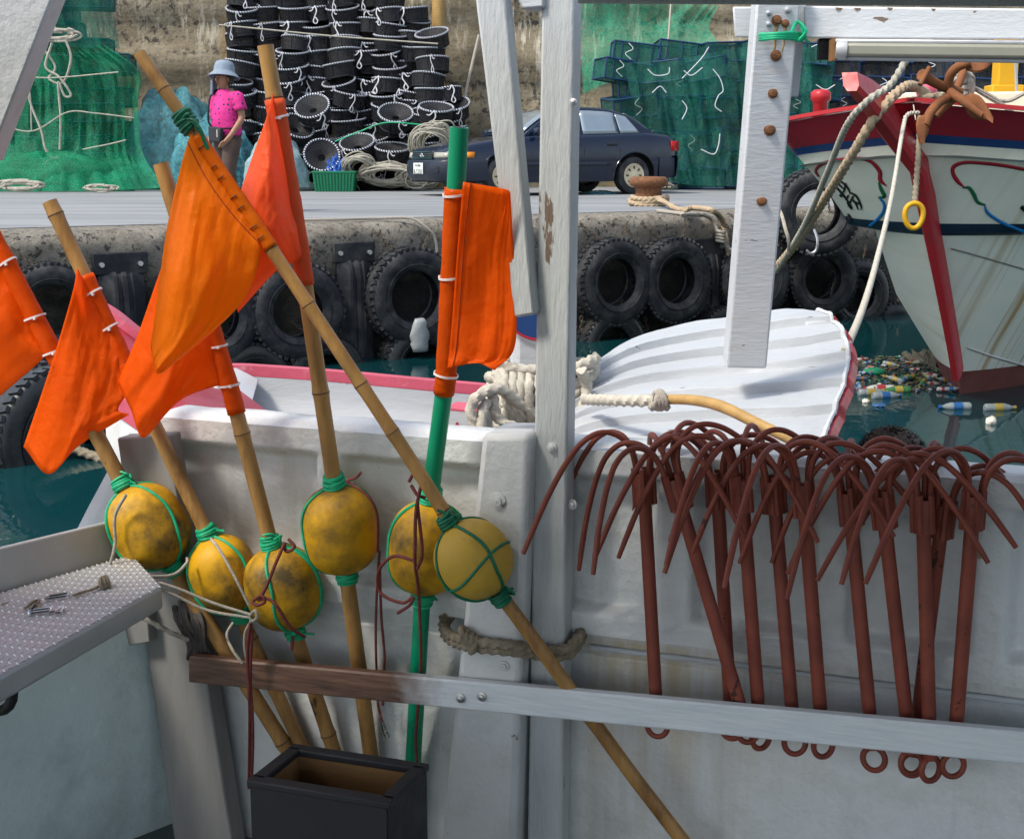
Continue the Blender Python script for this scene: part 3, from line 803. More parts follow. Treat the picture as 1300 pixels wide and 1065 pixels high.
def put_pot(m, label=None, tie=True):
    global first, tie0
    if first: r = pot; pot.matrix_world = m; first = False
    else: r = dup(pot, tree, m, label)
    if label: r['label'] = label
    if tie:
        if tie0 is None:
            t = tie_loop().build('tie_cord', MAT['tie_white'], r); t.matrix_parent_inverse = Matrix(); t.location = (0, 0, 0); 
            tie0 = t.data
            vs = [v.co.copy() for v in tie0.vertices]
        else:
            t = bpy.data.objects.new('tie_cord', tie0); COL.objects.link(t); t.parent = r
        t.rotation_euler = (0, 0, RN.uniform(-.8, .8)); t.scale = (RN.choice((-1, 1)) * RN.uniform(.5, 1.5), 1, 1)
    return r
# pot prototype sits at the origin while its tie is made, so the local frame is the pot's own
cols = [(304, -4, 13), (338, -4, 13), (372, -6, 12), (406, -6, 11), (439, -4, 11), (471, 0, 10), (500, 4, 10), (526, 10, 10), (550, 52, 8), (576, 120, 4)]
RNP = random.Random(5)
for ci, (x, ytop, n) in enumerate(cols):
    y0 = 232 if ci < 7 else (228 if ci == 7 else 192)
    for k in range(14):
        y = y0 - k * 17.7
        if y < ytop - 8: break
        lean = interp([(0, 0), (235, 1)], 235 - y)
        d = 24.2 + (k * .10) + (.18 if ci % 2 else 0) + RNP.uniform(-.05, .05)
        if 1 < ci < 7 and k < 3: d -= .35
        p = P(x + RNP.uniform(-6, 6) + (k * -.6 if ci > 5 else 0), y + 9 + RNP.uniform(-3, 3), d + RNP.uniform(-.12, .12))
        loose = k < 4 and ci > 1
        ta = RNP.uniform(-.12, .40) if not loose else RNP.uniform(.0, .55)
        m = Matrix.Translation(p) @ Matrix.Rotation(RNP.uniform(-.16, .16) * (1.8 if loose else 1.2), 4, 'Y') @ Matrix.Rotation(ta, 4, 'X') @ Matrix.Rotation(RNP.uniform(-.2, .2), 4, 'Z')
        if first: pot.matrix_world = Matrix()
        put_pot(m, 'round black crab pot, %s in the %s column from the left' % (ORD[k] + ' up' if k else 'lowest', ORD[ci]), tie=RNP.random() < .5)
# a few thrown on the front of the heap
for x, y, d, ry, rx, lab in ((408, 197, 23.5, .35, 1.05, 'crab pot lying open towards the water at the foot of the stack'), (456, 188, 23.7, -.1, .5, 'crab pot tipped forward below the middle of the stack'),
                        (498, 196, 23.6, .05, .28, 'crab pot sitting upright low in front of the stack, left of the car'), (553, 145, 23.8, .08, .32, 'crab pot with open rim on the right shoulder of the stack'),
                        (400, 140, 23.9, -.15, .75, 'crab pot tipped forward in the middle left of the stack'), (372, 165, 23.9, .5, .6, 'crab pot leaning left on the lower left of the stack'), (502, 150, 23.9, .1, .6, 'crab pot tipped forward right of the stack centre')):
    put_pot(Matrix.Translation(P(x, y + 8, d)) @ Matrix.Rotation(ry, 4, 'Y') @ Matrix.Rotation(rx, 4, 'X'), lab)

# green netting thrown over the left stack
def drape(name, rows, nu, nv, mat, label, fold=.12, freq=3.2, seed=0, cat='net'):
    g0 = [crv(r, nu) for r in rows]; g = []
    cols_ = [crv([g0[i][j] for i in range(len(rows))], nv) for j in range(nu)]
    for i in range(nv):
        row = []
        for j in range(nu):
            x, y, d = cols_[j][i]
            d += fold * (n3((j * freq / nu * 3 + seed, i * .9 / nv + seed, 0), 1.0) + .6 * n3((j * freq / nu * 8 + seed, i * 2.0 / nv, 3), 1.2))
            row.append(P(x, y, d))
        g.append(row)
    mb = MB(); mb.grid(g)
    return tag(mb.build(name, MAT[mat], loc=g[-1][nu // 2], ang=80), label, cat)
gz = 22.6
drape('green_net', [[(-60, 44, 24.0), (20, 50, 24.0), (80, 55, 24.0), (135, 58, 24.05)], [(-60, 95, 23.9), (40, 95, 23.85), (110, 92, 23.85), (178, 92, 24.1)], [(-65, 150, 23.75), (40, 150, 23.8), (120, 150, 23.8), (176, 130, 24.1)], [(-70, 200, 23.6), (40, 195, 23.5), (120, 195, 23.5), (180, 190, 23.9)], [(-80, 240, 22.7), (40, 243, 22.4), (130, 242, 22.4), (208, 239, 22.9)]], 70, 60, 'green_net',
      'bright green netting draped over the left trap stack down to the ground', .22)
drape('green_net', [[(-60, -60, 24.1), (40, -60, 24.1), (138, -60, 24.2)], [(-60, 0, 24.0), (40, 0, 23.95), (142, 0, 24.2)], [(-60, 60, 24.0), (60, 60, 23.9), (152, 62, 24.2)]], 40, 30, 'deep_green_net', 'dark green netting hanging over the top of the left trap stack', .12, seed=4)
# heaped bunch of green netting at its foot
def heap(name, px, py, rx, ry, dd, mat, label, cat, seed=0, d=None, n=48, m=22, rough=.15):
    c = Pz(px, py, QZ) if d is None else P(px, py, d); s = FPX / c.y; mb = MB(); g = []
    for i in range(m + 1):
        ph = math.pi / 2 * i / m
        g.append([c + Vector((math.cos(a) * rx / s * math.cos(ph), math.sin(a) * dd * math.cos(ph), ry / s * math.sin(ph))) * (1 + rough * n3((math.cos(a) * 1.7 + seed, math.sin(a) * 1.7, ph * 1.6), 1.2) + rough * .4 * n3((math.cos(a) * 4 + seed, math.sin(a) * 4, ph * 4), 1.5)) for a in [2 * math.pi * k / n for k in range(n)]])
    mb.grid(g, cv=True)
    return tag(mb.build(name, MAT[mat], loc=c, ang=80), label, cat)
heap('net_heap', 60, 243, 105, 45, .5, 'green_net', 'bunched green net heap on the ground at far left', 'net', 1)
heap('net_heap', 160, 241, 48, 42, .45, 'green_net', 'bunched green net heap at the right foot of the left stack', 'net', 2)
heap('net_heap', 222, 238, 72, 112, .8, 'turq', 'large turquoise net heap behind the woman', 'net', 3, d=24.9)
heap('net_heap', 272, 238, 56, 84, .6, 'turq', 'lower turquoise net heap right behind the woman', 'net', 5, d=23.9)
heap('net_heap', 352, 238, 40, 66, .45, 'pale_net', 'pale blue net heap between the woman and the crab pots', 'net', 6, d=23.2)
heap('net_heap', 905, 240, 50, 32, .5, 'pale_net', 'pale fine net heap on the ground right of the car', 'net', 7)
# net hanging on the wall above the teal traps
drape('wall_net', [[(728, -30, 26.2), (800, -10, 26.2), (880, 2, 26.2), (912, 8, 26.1)], [(735, 20, 26.1), (800, 30, 26.2), (850, 35, 26.2), (900, 34, 26.0)], [(738, 60, 26.0), (800, 66, 25.6), (860, 64, 25.4), (912, 54, 25.2)], [(740, 120, 25.9), (785, 100, 25.0), (850, 78, 24.4), (920, 62, 24.2)]], 50, 30, 'wall_net', 'thin green net hung on the concrete wall above the teal traps', .10, seed=9)
drape('green_net', [[(792, 80, 23.9), (860, 76, 23.9), (930, 62, 23.9), (1000, 58, 24.0), (1062, 66, 24.1)], [(800, 120, 23.8), (870, 120, 23.7), (940, 110, 23.75), (1010, 110, 23.8), (1055, 112, 24.0)], [(806, 175, 23.7), (880, 172, 23.6), (945, 170, 23.6), (1010, 172, 23.7), (1050, 172, 23.9)], [(846, 232, 23.5), (890, 236, 23.3), (950, 236, 23.2), (1010, 236, 23.3), (1045, 236, 23.6)]], 70, 60, 'trap_drape_net', 'dark green netting draped loosely over the teal trap stack', .14, freq=5, seed=13)

def strands(name, lines, r, mat, label, cat='rope', lobes=0):
    mb = MB()
    for l in lines:
        ln = sum((Vector(b) - Vector(a)).length for a, b in zip(l, l[1:])); tw = .95 / r
        n = max(8, len(l) * 6) if not lobes else int(max(12, min(900, ln * tw * 2.4)))
        mb.tube(vcr(l, n), r, 12 if lobes else 6, lobes=lobes, tw=tw)
    return tag(mb.build(name, MAT[mat], loc=lines[0][0]), label, cat)
L = lambda d, *xy: [P(x, y, d) for x, y in xy]
def scrib(cx, cy, rx, ry, d, n, seed):
    r = random.Random(seed); out = []
    for k in range(n):
        a0 = r.uniform(0, 6.3); ax = r.uniform(.5, 1) * rx; ay = r.uniform(.5, 1) * ry; ox, oy = r.uniform(-.3, .3) * rx, r.uniform(-.3, .3) * ry
        out.append([P(cx + ox + ax * math.cos(a0 + t), cy + oy + ay * math.sin(a0 + t), d + .03 * r.uniform(-1, 1)) for t in [i * .5 for i in range(12)]])
    return out
strands('coiled_rope', scrib(75, 45, 30, 8, 23.55, 9, 1) + [L(23.45, (50, 55), (70, 85), (62, 100), (80, 105), (90, 75), (84, 52)), L(23.4, (66, 55), (58, 85), (75, 98), (90, 120), (82, 122), (74, 105), (77, 150), (76, 190)),
        L(23.3, (28, 90), (40, 135), (52, 165), (58, 190), (70, 205), (80, 222), (70, 233), (58, 222), (60, 205), (76, 200))], .022, 'pale_rope', 'loose white rope looped over the left green net stack')
strands('lashing_rope', [L(23.3, (-10, 155), (40, 167), (85, 143), (120, 144), (170, 150)), L(23.3, (40, 167), (38, 120), (30, 92)), L(23.2, (105, 190), (140, 183), (160, 178)), L(23.3, (20, 97), (70, 99), (150, 92))], .014, 'pale_rope', 'thin pale lashing lines across the left green net stack')
strands('ground_rope', scrib(25, 236, 28, 6, 22.0, 10, 3), .022, 'pale_rope', 'tangled pale rope on the ground at far left')
strands('ground_rope', scrib(128, 239, 22, 4, 22.1, 6, 4), .016, 'pale_rope', 'small tangle of rope in front of the left green net')
strands('stack_line', [[P(x, y, 23.9) for x, y in ((278, 32), (340, 38), (420, 46), (500, 52), (556, 56))]], .016, 'pale_rope', 'straight pale line stretched across the crab pot stack')
strands('green_line', [[P(x, y, 23.2) for x, y in ((425, 180), (455, 168), (490, 156), (540, 159))]], .012, 'green_cord', 'thin green line crossing the lower crab pots')
# rope piles right of the pots
def rope_pile(cx, cy, rx, ry, n, seed, label, d=23.3):
    r = random.Random(seed); ls = []
    for k in range(n):
        ox = r.uniform(-.25, .25) * rx; oy = r.uniform(-.15, .15) * ry; a = r.uniform(.55, 1) * rx; b = r.uniform(.5, 1) * ry; dd = d + r.uniform(-.35, .1)
        st = r.uniform(0, 6.3); sk = r.uniform(-.5, .5)
        ls.append([P(cx + ox + a * math.cos(st + t) + sk * b * math.sin(st + t), min(240 - 2 * r.random(), cy + oy + b * math.sin(st + t) * (1 + .1 * math.sin(2 * t))), dd + .12 * math.sin(st + t)) for t in [i * .40 for i in range(17)]])
    strands('rope_pile', ls, .014, 'pale_rope', label)
rope_pile(548, 180, 24, 26, 30, 1, 'upright coil of pale rope behind the car bonnet')
rope_pile(455, 212, 20, 16, 22, 2, 'brown grey rope pile below the crab pots, left')
rope_pile(492, 222, 36, 14, 46, 3, 'large pale rope pile on the ground before the car')
rope_pile(532, 226, 26, 15, 26, 4, 'rope loops trailing under the car bumper')
heap('net_heap', 482, 241, 52, 38, .3, 'brown_rope', 'dull brown rope heap under the pale coils beside the green crate', 'rope pile', 8, rough=.22)
rope_pile(838, 236, 18, 5, 8, 8, 'small dark rope tangle by the white float')

# crates
def crate(name, x0, x1, ytop, ybot, mat, label, dd=.42, rot=0.0):
    c = Pz((x0 + x1) / 2, ybot, QZ); s = FPX / c.y; w = (x1 - x0) / s; h = (ybot - ytop) / s
    root = thing(name, c, label, 'crate'); R_ = Matrix.Translation(c) @ Matrix.Rotation(rot, 4, 'Z')
    k = .90
    def wallp(name_, pts, nrm):
        mb = MB(); mb.hexa(pts); mb.build(name_, MAT[mat], root)
    x, y = w / 2, dd / 2; t = .012
    mb = MB(); mb.hexa([R_ @ Vector(p) for p in ((-x * k, -y * k, 0.005), (x * k, -y * k, 0.005), (x, -y, h), (-x, -y, h), (-x * k, -y * k + t, 0.005), (x * k, -y * k + t, 0.005), (x, -y + t, h), (-x, -y + t, h))]); mb.build('side', MAT[mat], root)
    mb = MB(); mb.hexa([R_ @ Vector(p) for p in ((-x * k, y * k - t, 0.005), (x * k, y * k - t, 0.005), (x, y - t, h), (-x, y - t, h), (-x * k, y * k, 0.005), (x * k, y * k, 0.005), (x, y, h), (-x, y, h))]); mb.build('side', MAT[mat], root)
    for sg in (-1, 1):
        mb = MB(); mb.hexa([R_ @ Vector(p) for p in ((sg * x * k, -y * k + t, 0.005), (sg * x * k, y * k - t, 0.005), (sg * x, y - t, h), (sg * x, -y + t, h), (sg * (x * k - t), -y * k + t, 0.005), (sg * (x * k - t), y * k - t, 0.005), (sg * (x - t), y - t, h), (sg * (x - t), -y + t, h))]); mb.build('side', MAT[mat], root)
    mb = MB(); mb.box((0, 0, .012), (w * k - .03, dd * k - .03, .014), R_); mb.build('base', MAT[mat], root)
    mb = MB()
    for a, b in (((-x, -y), (x, -y)), ((x, -y), (x, y)), ((x, y), (-x, y)), ((-x, y), (-x, -y))): mb.beam(R_ @ Vector((*a, h)), R_ @ Vector((*b, h)), .03, .035, Vector((0, 0, 1)))
    mb.build('rim', MAT[mat], root, bevel=.004)
    n = 13
    for i in range(n):
        u = -1 + 2 * (i + .5) / n; mb = MB()
        mb.hexa([R_ @ Vector(p) for p in ((u * x * k - .012, -y * k - .016, .01), (u * x * k + .012, -y * k - .016, .01), (u * x + .012, -y - .016, h - .03), (u * x - .012, -y - .016, h - .03), (u * x * k - .012, -y * k - .002, .01), (u * x * k + .012, -y * k - .002, .01), (u * x + .012, -y - .002, h - .03), (u * x - .012, -y - .002, h - .03))])
        mb.build('slat', MAT[mat], root)
    return root
crate('plastic_crate', 400, 453, 219, 243.5, 'plastic_green', 'green slatted plastic crate on the quay before the pots', .5)
crate('plastic_crate', 366, 412, 203, 240, 'plastic_blue', 'blue slatted plastic crate left behind the green crate', .5)
heap('tarp_bundle', 428, 238, 20, 32, .2, 'blue_tarp', 'crumpled blue tarp bundle behind the green crate', 'tarp', 11, rough=.35, d=23.3)
mb = MB(); c = Pz(390, 243, QZ); a = axes(c + Vector((-.14, 0, .07)), Vector((1, .15, .02)))
mb.lathe([(.001, 0), (.06, 0), (.068, .02), (.07, .12), (.064, .13), (.07, .14), (.07, .24), (.05, .28), (.001, .285)], 16, a)
tag(mb.build('plastic_jug', MAT['bottle_clear'], loc=c), 'clear plastic jug lying left of the green crate', 'jug')
mb = MB(); c = Pz(858, 239, QZ); s = FPX / c.y; r0 = 10 / s
mb.lathe([(r0 * .25, -r0 * .8), (r0 * .8, -r0 * .85), (r0, -r0 * .5), (r0, r0 * .5), (r0 * .8, r0 * .85), (r0 * .25, r0 * .8), (r0 * .2, 0)], 20, axes(c + Vector((0, 0, r0)), Vector((-.5, -.8, .15))), closed=True)
tag(mb.build('foam_float', MAT['styro'], loc=c), 'off white foam float lying behind the rear of the car', 'float')
mb = MB(); p0, p1 = P(556, 62, 25.9), P(556, -60, 26.0); p0.z = QZ
mb.tube([p0, lerp(p0, p1, .5), p1], [.13, .125, .12], 12)
tag(mb.build('timber_pole', MAT['tiller_wood'], loc=p0), 'upright pale timber pole against the wall right of the pots', 'pole')
mb = MB(); mb.tube([P(608, 45, 25.8), P(595, 100, 25.4), P(588, 135, 25.0), P(586, 150, 24.8)], .03, 6)
tag(mb.build('leaning_rod', MAT['grey_cord'], loc=P(586, 150, 24.8)), 'thin grey rod leaning on the wall left of the brace', 'rod')
mb = MB(); a, b = P(852, 0, 26.0), P(843, 90, 24.6); mb.tube([a, lerp(a, b, .5) + Vector((.02, 0, 0)), b], .018, 6)
tag(mb.build('hanging_rope', MAT['grey_cord'], loc=b), 'pale rope hanging down the wall onto the teal traps', 'rope')
mb = MB(); c = Pz(622, 240, QZ); mb.box((0, 0, .55), (1.1, .7, 1.1), Matrix.Translation(P(625, 232, 25.6) - Vector((0, 0, 1.1)) + Vector((0, 0, 1.1)))); 
o = mb.build('rusty_drum', MAT['rust'], loc=c); bpy.data.objects.remove(o)

for k_, pts_ in enumerate((((905, 88), (914, 100), (918, 115), (912, 122), (908, 135), (916, 142)), ((866, 128), (872, 138), (866, 152)), ((914, 170), (912, 185), (906, 196), (890, 190)), ((868, 90), (878, 96), (892, 86)), ((822, 88), (832, 96), (848, 94), (850, 86)), ((828, 118), (838, 110), (846, 118)), ((1036, 108), (1048, 114), (1060, 108)), ((1030, 60), (1045, 56), (1056, 70)), ((900, 60), (890, 75), (866, 100)))):
    strands('tie_cord', [[P(x, y, 23.35 + .1 * (y < 80)) for x, y in pts_]], .009, 'tie_white', 'loose white cord end on the green netted traps, ' + ('upper middle', 'upper left of centre', 'lower middle', 'top beside the wall net', 'top left corner', 'left edge below the corner', 'right of the bolted post', 'right of the post under the beam', 'top slanting line')[k_])
# ================================================================== parked car
def build_car():
    c = Pz(690, 247, QZ); c = P(690, 247, 21.3); c.z = QZ + .005
    YAW = rad(180 + 29)
    car = thing('parked_car', (0, 0, 0), 'dark navy four door saloon car parked on the quay before the traps', 'car')
    xf, xr, R = 1.19, -1.24, .305
    top = [(-2.24, .60), (-2.22, .78), (-2.16, .90), (-2.0, .955), (-1.55, .985), (-1.0, .965), (.2, .93), (.72, .92), (1.2, .865), (1.7, .79), (2.02, .72), (2.12, .66), (2.17, .58)]
    hw = [(-2.24, .58), (-2.2, .70), (-2.05, .79), (-1.6, .835), (0, .845), (1.4, .835), (1.8, .79), (2.0, .725), (2.1, .63), (2.17, .50)]
    xs = sorted(set([-2.24, -2.22, -2.19, -2.12, -2.05, -1.95, -1.8] + [xr + .40 * math.cos(k * math.pi / 14) for k in range(15)] + [-.6, -.3, 0, .3, .6, .8] + [xf + .40 * math.cos(k * math.pi / 14) for k in range(15)] + [1.85, 1.95, 2.02, 2.08, 2.12, 2.15, 2.17]))
    def bot(x):
        b = interp([(-2.24, .40), (-2.15, .30), (-1.7, .22), (1.7, .20), (2.05, .26), (2.17, .34)], x)
        for w in (xf, xr):
            if abs(x - w) < .40: b = max(b, .30 + math.sqrt(max(0, .40 ** 2 - (x - w) ** 2)) * .93)
        return b
    vs_ = [0, .12, .3, .5, .68, .84, .94, 1.0]
    fac = [.965, .985, 1.0, 1.005, .995, .975, .945, .89]
    def sect(x):
        b, t, w = bot(x), interp(top, x), interp(hw, x); full = .22
        side = []
        for v, f in zip(vs_, fac):
            z = b + (t - b) * v
            vv = (z - full) / max(.01, t - full)
            side.append((w * interp(list(zip(vs_, fac)), vv), z))
        y0 = side[-1][0]
        crown = [(y0 * .8, t + .016), (y0 * .45, t + .028), (0, t + .032), (-y0 * .45, t + .028), (-y0 * .8, t + .016)]
        return [Vector((x, y, z)) for y, z in side] + [Vector((x, y, z)) for y, z in crown] + [Vector((x, -y, z)) for y, z in side[::-1]]
    mb = MB(); g = [sect(x) for x in xs]; mb.grid(g)
    n = len(g[0])
    mb.f.append(list(range(n))); mb.m.append(0); b0 = (len(xs) - 1) * n; mb.f.append([b0 + i for i in range(n)][::-1]); mb.m.append(0)
    mb.build('body', MAT['car_paint'], car, ang=50)
    # inner wheel wells and underside
    mb = MB(); mb.box((0, 0, .36), (4.0, 1.38, .30)); mb.box((0, 0, .62), (3.9, 1.30, .24)); mb.build('underbody', MAT['car_black'], car)
    # greenhouse
    roof = [(.80, .93), (.60, 1.07), (.35, 1.22), (.10, 1.335), (-.10, 1.375), (-.45, 1.39), (-.85, 1.375), (-1.15, 1.31), (-1.40, 1.18), (-1.62, 1.03), (-1.72, .985)][::-1]
    def rw(z): return interp([(.90, .745), (1.39, .56)], z)
    mb = MB(); g = []
    gx = [.80, .7, .6, .48, .35, .22, .10, 0, -.10, -.28, -.45, -.65, -.85, -1.0, -1.15, -1.28, -1.40, -1.52, -1.62, -1.72]
    for x in gx:
        t = interp(roof, x); b = interp(top, x) - .03; row = []
        hl = []
        for v in (0, .35, .7, .9, .98, 1.0):
            z = b + (t - b) * v; hl.append((rw(z) * (1 if v < .95 else (.965 if v < .99 else .90)), z))
        y0 = hl[-1][0]
        full = [(y, z) for y, z in hl] + [(y0 * .5, t + .02), (0, t + .026), (-y0 * .5, t + .02)] + [(-y, z) for y, z in hl[::-1]]
        g.append([Vector((x, y, z)) for y, z in full])
    mb.grid(g); mb.build('roof', MAT['car_paint'], car, ang=50)
    def side_glass(x0, x1, name, sg, s0=0.0, s1=0.0):
        mb = MB(); g = []
        for i in range(9):
            u = i / 8; xb, xt = x0 + (x1 - x0) * u, (x0 + s0) + (x1 + s1 - x0 - s0) * u
            row = []
            for j in range(5):
                x = xb + (xt - xb) * j / 4
                zb = interp(top, xb) + .012; zt = min(interp(roof, xt), interp(roof, max(-1.45, min(.6, xt)))) - .055
                z = zb + (zt - zb) * j / 4
                row.append(Vector((x, sg * (rw(z) + .007), z)))
            g.append(row)
        mb.grid(g); return mb.build(name, MAT['car_glass'], car, solid=.006)
    for sg in (1, -1):
        side_glass(.56, -.22, 'front_side_window', sg, -.34, 0)
        side_glass(-.30, -.98, 'rear_side_window', sg, 0, .04)
        side_glass(-1.02, -1.40, 'quarter_window', sg, .05, .22)
    def end_glass(xa, xb, name, k):
        mb = MB(); g = []
        for i in range(7):
            x = xa + (xb - xa) * i / 6; t = interp(roof, x)
            w = rw(t) * .90
            nrm = Vector((k, 0, .75)).normalized() * .012
            g.append([Vector((x, -w + 2 * w * j / 6, t + .026 - .018 * abs(j - 3) / 3 * .9)) + nrm for j in range(7)])
        mb.grid(g); mb.build(name, MAT['car_glass'], car, solid=.006)
    end_glass(.72, .14, 'windshield', 1); end_glass(-1.20, -1.62, 'rear_window', -1)
    # seams, handles, mirror
    def on_side(x, z, o=.006):
        t = interp(top, x); w = interp(hw, x); vv = (z - .22) / (t - .22)
        return Vector((x, w * interp(list(zip(vs_, fac)), vv) + o, z))
    for sg in (1, -1):
        F_ = Vector((1, sg, 1))
        for xx in (.72, -.26, -.94):
            mb = MB(); mb.tube([on_side(xx - (.0 if z > .5 or xx > -.5 else .0), z, .0) * F_ for z in (.26, .45, .7, .9)], .006, 5); mb.build('door_seam', MAT['car_black'], car)
        for xx in (-.10, -.80):
            mb = MB(); p = on_side(xx, .80, .012) * F_; mb.box(p, (.17, .03, .035)); mb.build('door_handle', MAT['car_black'], car, bevel=.008)
        mb = MB(); g = [[on_side(x, z, .014) * F_ for x in [1.0 - 1.75 * i / 12 for i in range(13)]] for z in (.46, .52)]; mb.grid(g); mb.build('side_moulding', MAT['car_grey'], car, solid=.016)
        mb = MB(); p = Vector((.62, sg * .84, .99)); mb.lathe([(.001, -.09), (.05, -.085), (.062, -.03), (.06, .05), (.04, .085), (.001, .09)], 12, Matrix.Translation(p) @ Matrix.Rotation(rad(90), 4, 'X')); mb.build('wing_mirror', MAT['car_paint'], car)
        # arches
        for w in (xf, xr):
            mb = MB(); mb.tube([on_side(w + .405 * math.cos(t), .30 + .38 * math.sin(t), -.004) * F_ for t in [k * math.pi / 14 for k in range(15)]], .012, 6); mb.build('arch_lip', MAT['car_paint'], car)
    # wheels
    for xw in (xf, xr):
        for sg in (1, -1):
            m = Matrix.Translation((xw, sg * .72, R)) @ Matrix.Rotation(rad(-90 * sg), 4, 'X')
            mb = MB(); mb.lathe([(.19, -.09), (.25, -.10), (.295, -.085), (.305, -.05), (.305, .05), (.295, .085), (.25, .10), (.195, .085), (.18, .04)], 32, m)
            wh = mb.build('wheel', MAT['rubber'], car)
            mb = MB(); mb.lathe([(.196, .084), (.19, .098), (.165, .092), (.15, .080), (.09, .088), (.05, .104), (.001, .108)], 28, m); mb.build('rim', MAT['hubcap'], wh).parent = wh
            WORLD_LOC[wh.name] = Vector((0, 0, 0))
            mb = MB()
            for k in range(8):
                a = k * math.pi / 4; mm = m @ Matrix.Translation((.125 * math.cos(a), .125 * math.sin(a), .088)) @ Matrix.Rotation(a, 4, 'Z'); mb.box((0, 0, 0), (.045, .022, .012), mm)
            mb.build('rim_holes', MAT['car_black'], wh)
    # front end: bumper, grille, lamps, plate
    def nose(y, z):                      # x of the front outline at y
        ws = sorted(((interp(hw, x), x) for x in xs if x > 1.3)); return interp(ws, abs(y))
    mb = MB(); g = []
    ys = [-.83, -.80, -.72, -.6, -.4, -.2, 0, .2, .4, .6, .72, .80, .83]
    for z, o in ((.24, .0), (.28, .05), (.40, .075), (.52, .075), (.555, .05), (.56, .0)):
        g.append([Vector((min(2.19, nose(y, z)) + o - (.012 * (y / .5) ** 2), y * 1.02, z)) for y in ys])
    mb.grid(g); mb.build('front_bumper', MAT['car_grey'], car, ang=50)
    mb = MB()
    for sg in (1, -1): mb.hexa([Vector((nose(y, 0) + .083 - .012 * (y / .5) ** 2 + o, y, z)) for o in (0, -.02) for y, z in ((sg * .20, .36), (sg * .58, .37), (sg * .58, .455), (sg * .20, .455))])
    mb.build('bumper_intake', MAT['car_black'], car)
    mb = MB(); g = [[Vector((min(2.185, nose(y, z)) + .018 - (z - .60) * .25, y, z)) for y in (-.36, -.2, 0, .2, .36)] for z in (.585, .63, .675)]; mb.grid(g); gr = mb.build('grille', MAT['car_black'], car, solid=.01)
    mb = MB()
    for z in (.582, .612, .645, .678): mb.tube([Vector((min(2.185, nose(y, z)) + .026 - (z - .60) * .25, y, z)) for y in (-.37, -.2, 0, .2, .37)], .007 if .59 < z < .67 else .011, 5)
    mb.build('grille_bars', MAT['chrome'], car)
    mb = MB(); p = Vector((2.205, 0, .63)); mb.tube([p + Vector((0, .045 * math.cos(t), .028 * math.sin(t))) for t in [k * math.pi / 8 for k in range(16)]], .006, 5, closed=True); mb.tube([p + Vector((.0, .02 * math.cos(t), .026 * math.sin(t))) for t in [k * math.pi / 8 for k in range(16)]], .005, 5, closed=True); mb.build('emblem', MAT['chrome'], car)
    for sg in (1, -1):
        mb = MB(); g = [[Vector((nose(sg * y, z) + .014 - (z - .6) * .22, sg * y, z)) for y in (.40, .48, .56, .64, .70)] for z in (.588, .62, .668)]; mb.grid(g); mb.build('headlight', MAT['lamp_glass'], car, solid=.012)
        mb = MB(); g = [[Vector((nose(sg * y, z) + .014 - (z - .6) * .22, sg * y, z)) for y in (.705, .73, .755, .775)] for z in (.585, .62, .68)]; mb.grid(g); mb.build('corner_lamp', MAT['lamp_glass'] , car, solid=.012)
        mb = MB(); g = [[Vector((nose(sg * y, z) + .018 - (z - .6) * .22, sg * y, z)) for y in (.780, .79, .80)] for z in (.59, .62, .675)]; mb.grid(g); mb.build('turn_signal', MAT['amber'], car, solid=.014)
        mb = MB(); mb.box((1.93, sg * .842, .45), (.11, .02, .035)); mb.build('side_marker', MAT['amber'], car, bevel=.006)
        mb = MB(); g = [[Vector((x, sg * (interp(hw, x) * .985 + .006), z)) for x in (-2.2, -2.14, -2.05, -1.98)] for z in (.70, .78, .86)]; mb.grid(g); mb.build('tail_light', MAT['tail_red'], car, solid=.012)
    mb = MB(); g = []
    for z, o in ((.26, .0), (.30, .05), (.44, .07), (.58, .07), (.62, .05), (.625, 0)):
        g.append([Vector((-max(2.02, 2.26 - .30 * (abs(y) / .84) ** 4) - o, y * 1.02, z)) for y in ys] )
    mb.grid(g)
    for sg in (1, -1): mb.grid([[Vector((x, sg * (interp(hw, x) + o), z)) for x in (-2.06, -1.9, -1.72)] for z, o in ((.26, -.01), (.30, .014), (.58, .014), (.62, -.01))])
    mb.build('rear_bumper', MAT['car_grey'], car, ang=50)
    mb = MB(); mb.box((2.262, 0, .425), (.012, .34, .17)); pl = mb.build('licence_plate', MAT['plate_white'], car, bevel=.004)
    for txt, z, sz in (('N3-LBBA', .468, .052), ('8-5350', .372, .105)):
        o = text_mesh(txt, sz, 'plate_number', MAT['plate_ink'])
        o.parent = pl
        o.matrix_local = Matrix.Translation((2.270, 0, z)) @ Matrix(((0, 0, 1, 0), (1, 0, 0, 0), (0, 1, 0, 0), (0, 0, 0, 1)))
    # lit blue rubbish under the car
    car.matrix_world = Matrix.Translation(c) @ Matrix.Rotation(YAW, 4, 'Z')
    return car
def text_mesh(txt, size, name, mat, font_kw=None, extrude=.001):
    cu = bpy.data.curves.new('txt', 'FONT'); cu.body = txt; cu.size = size; cu.align_x = 'CENTER'; cu.align_y = 'CENTER'; cu.extrude = extrude; cu.resolution_u = 4
    t = bpy.data.objects.new('txt', cu); COL.objects.link(t)
    bpy.context.view_layer.update()
    me = bpy.data.meshes.new_from_object(t.evaluated_get(bpy.context.evaluated_depsgraph_get()))
    bpy.data.objects.remove(t); bpy.data.curves.remove(cu)
    me.name = name; me.materials.clear(); me.materials.append(mat)
    o = bpy.data.objects.new(name, me); COL.objects.link(o)
    return o
build_car()
heap('tarp_bundle', 762, 247, 22, 5, .25, 'turq', 'flat blue plastic sheet lying under the car', 'tarp', 21)

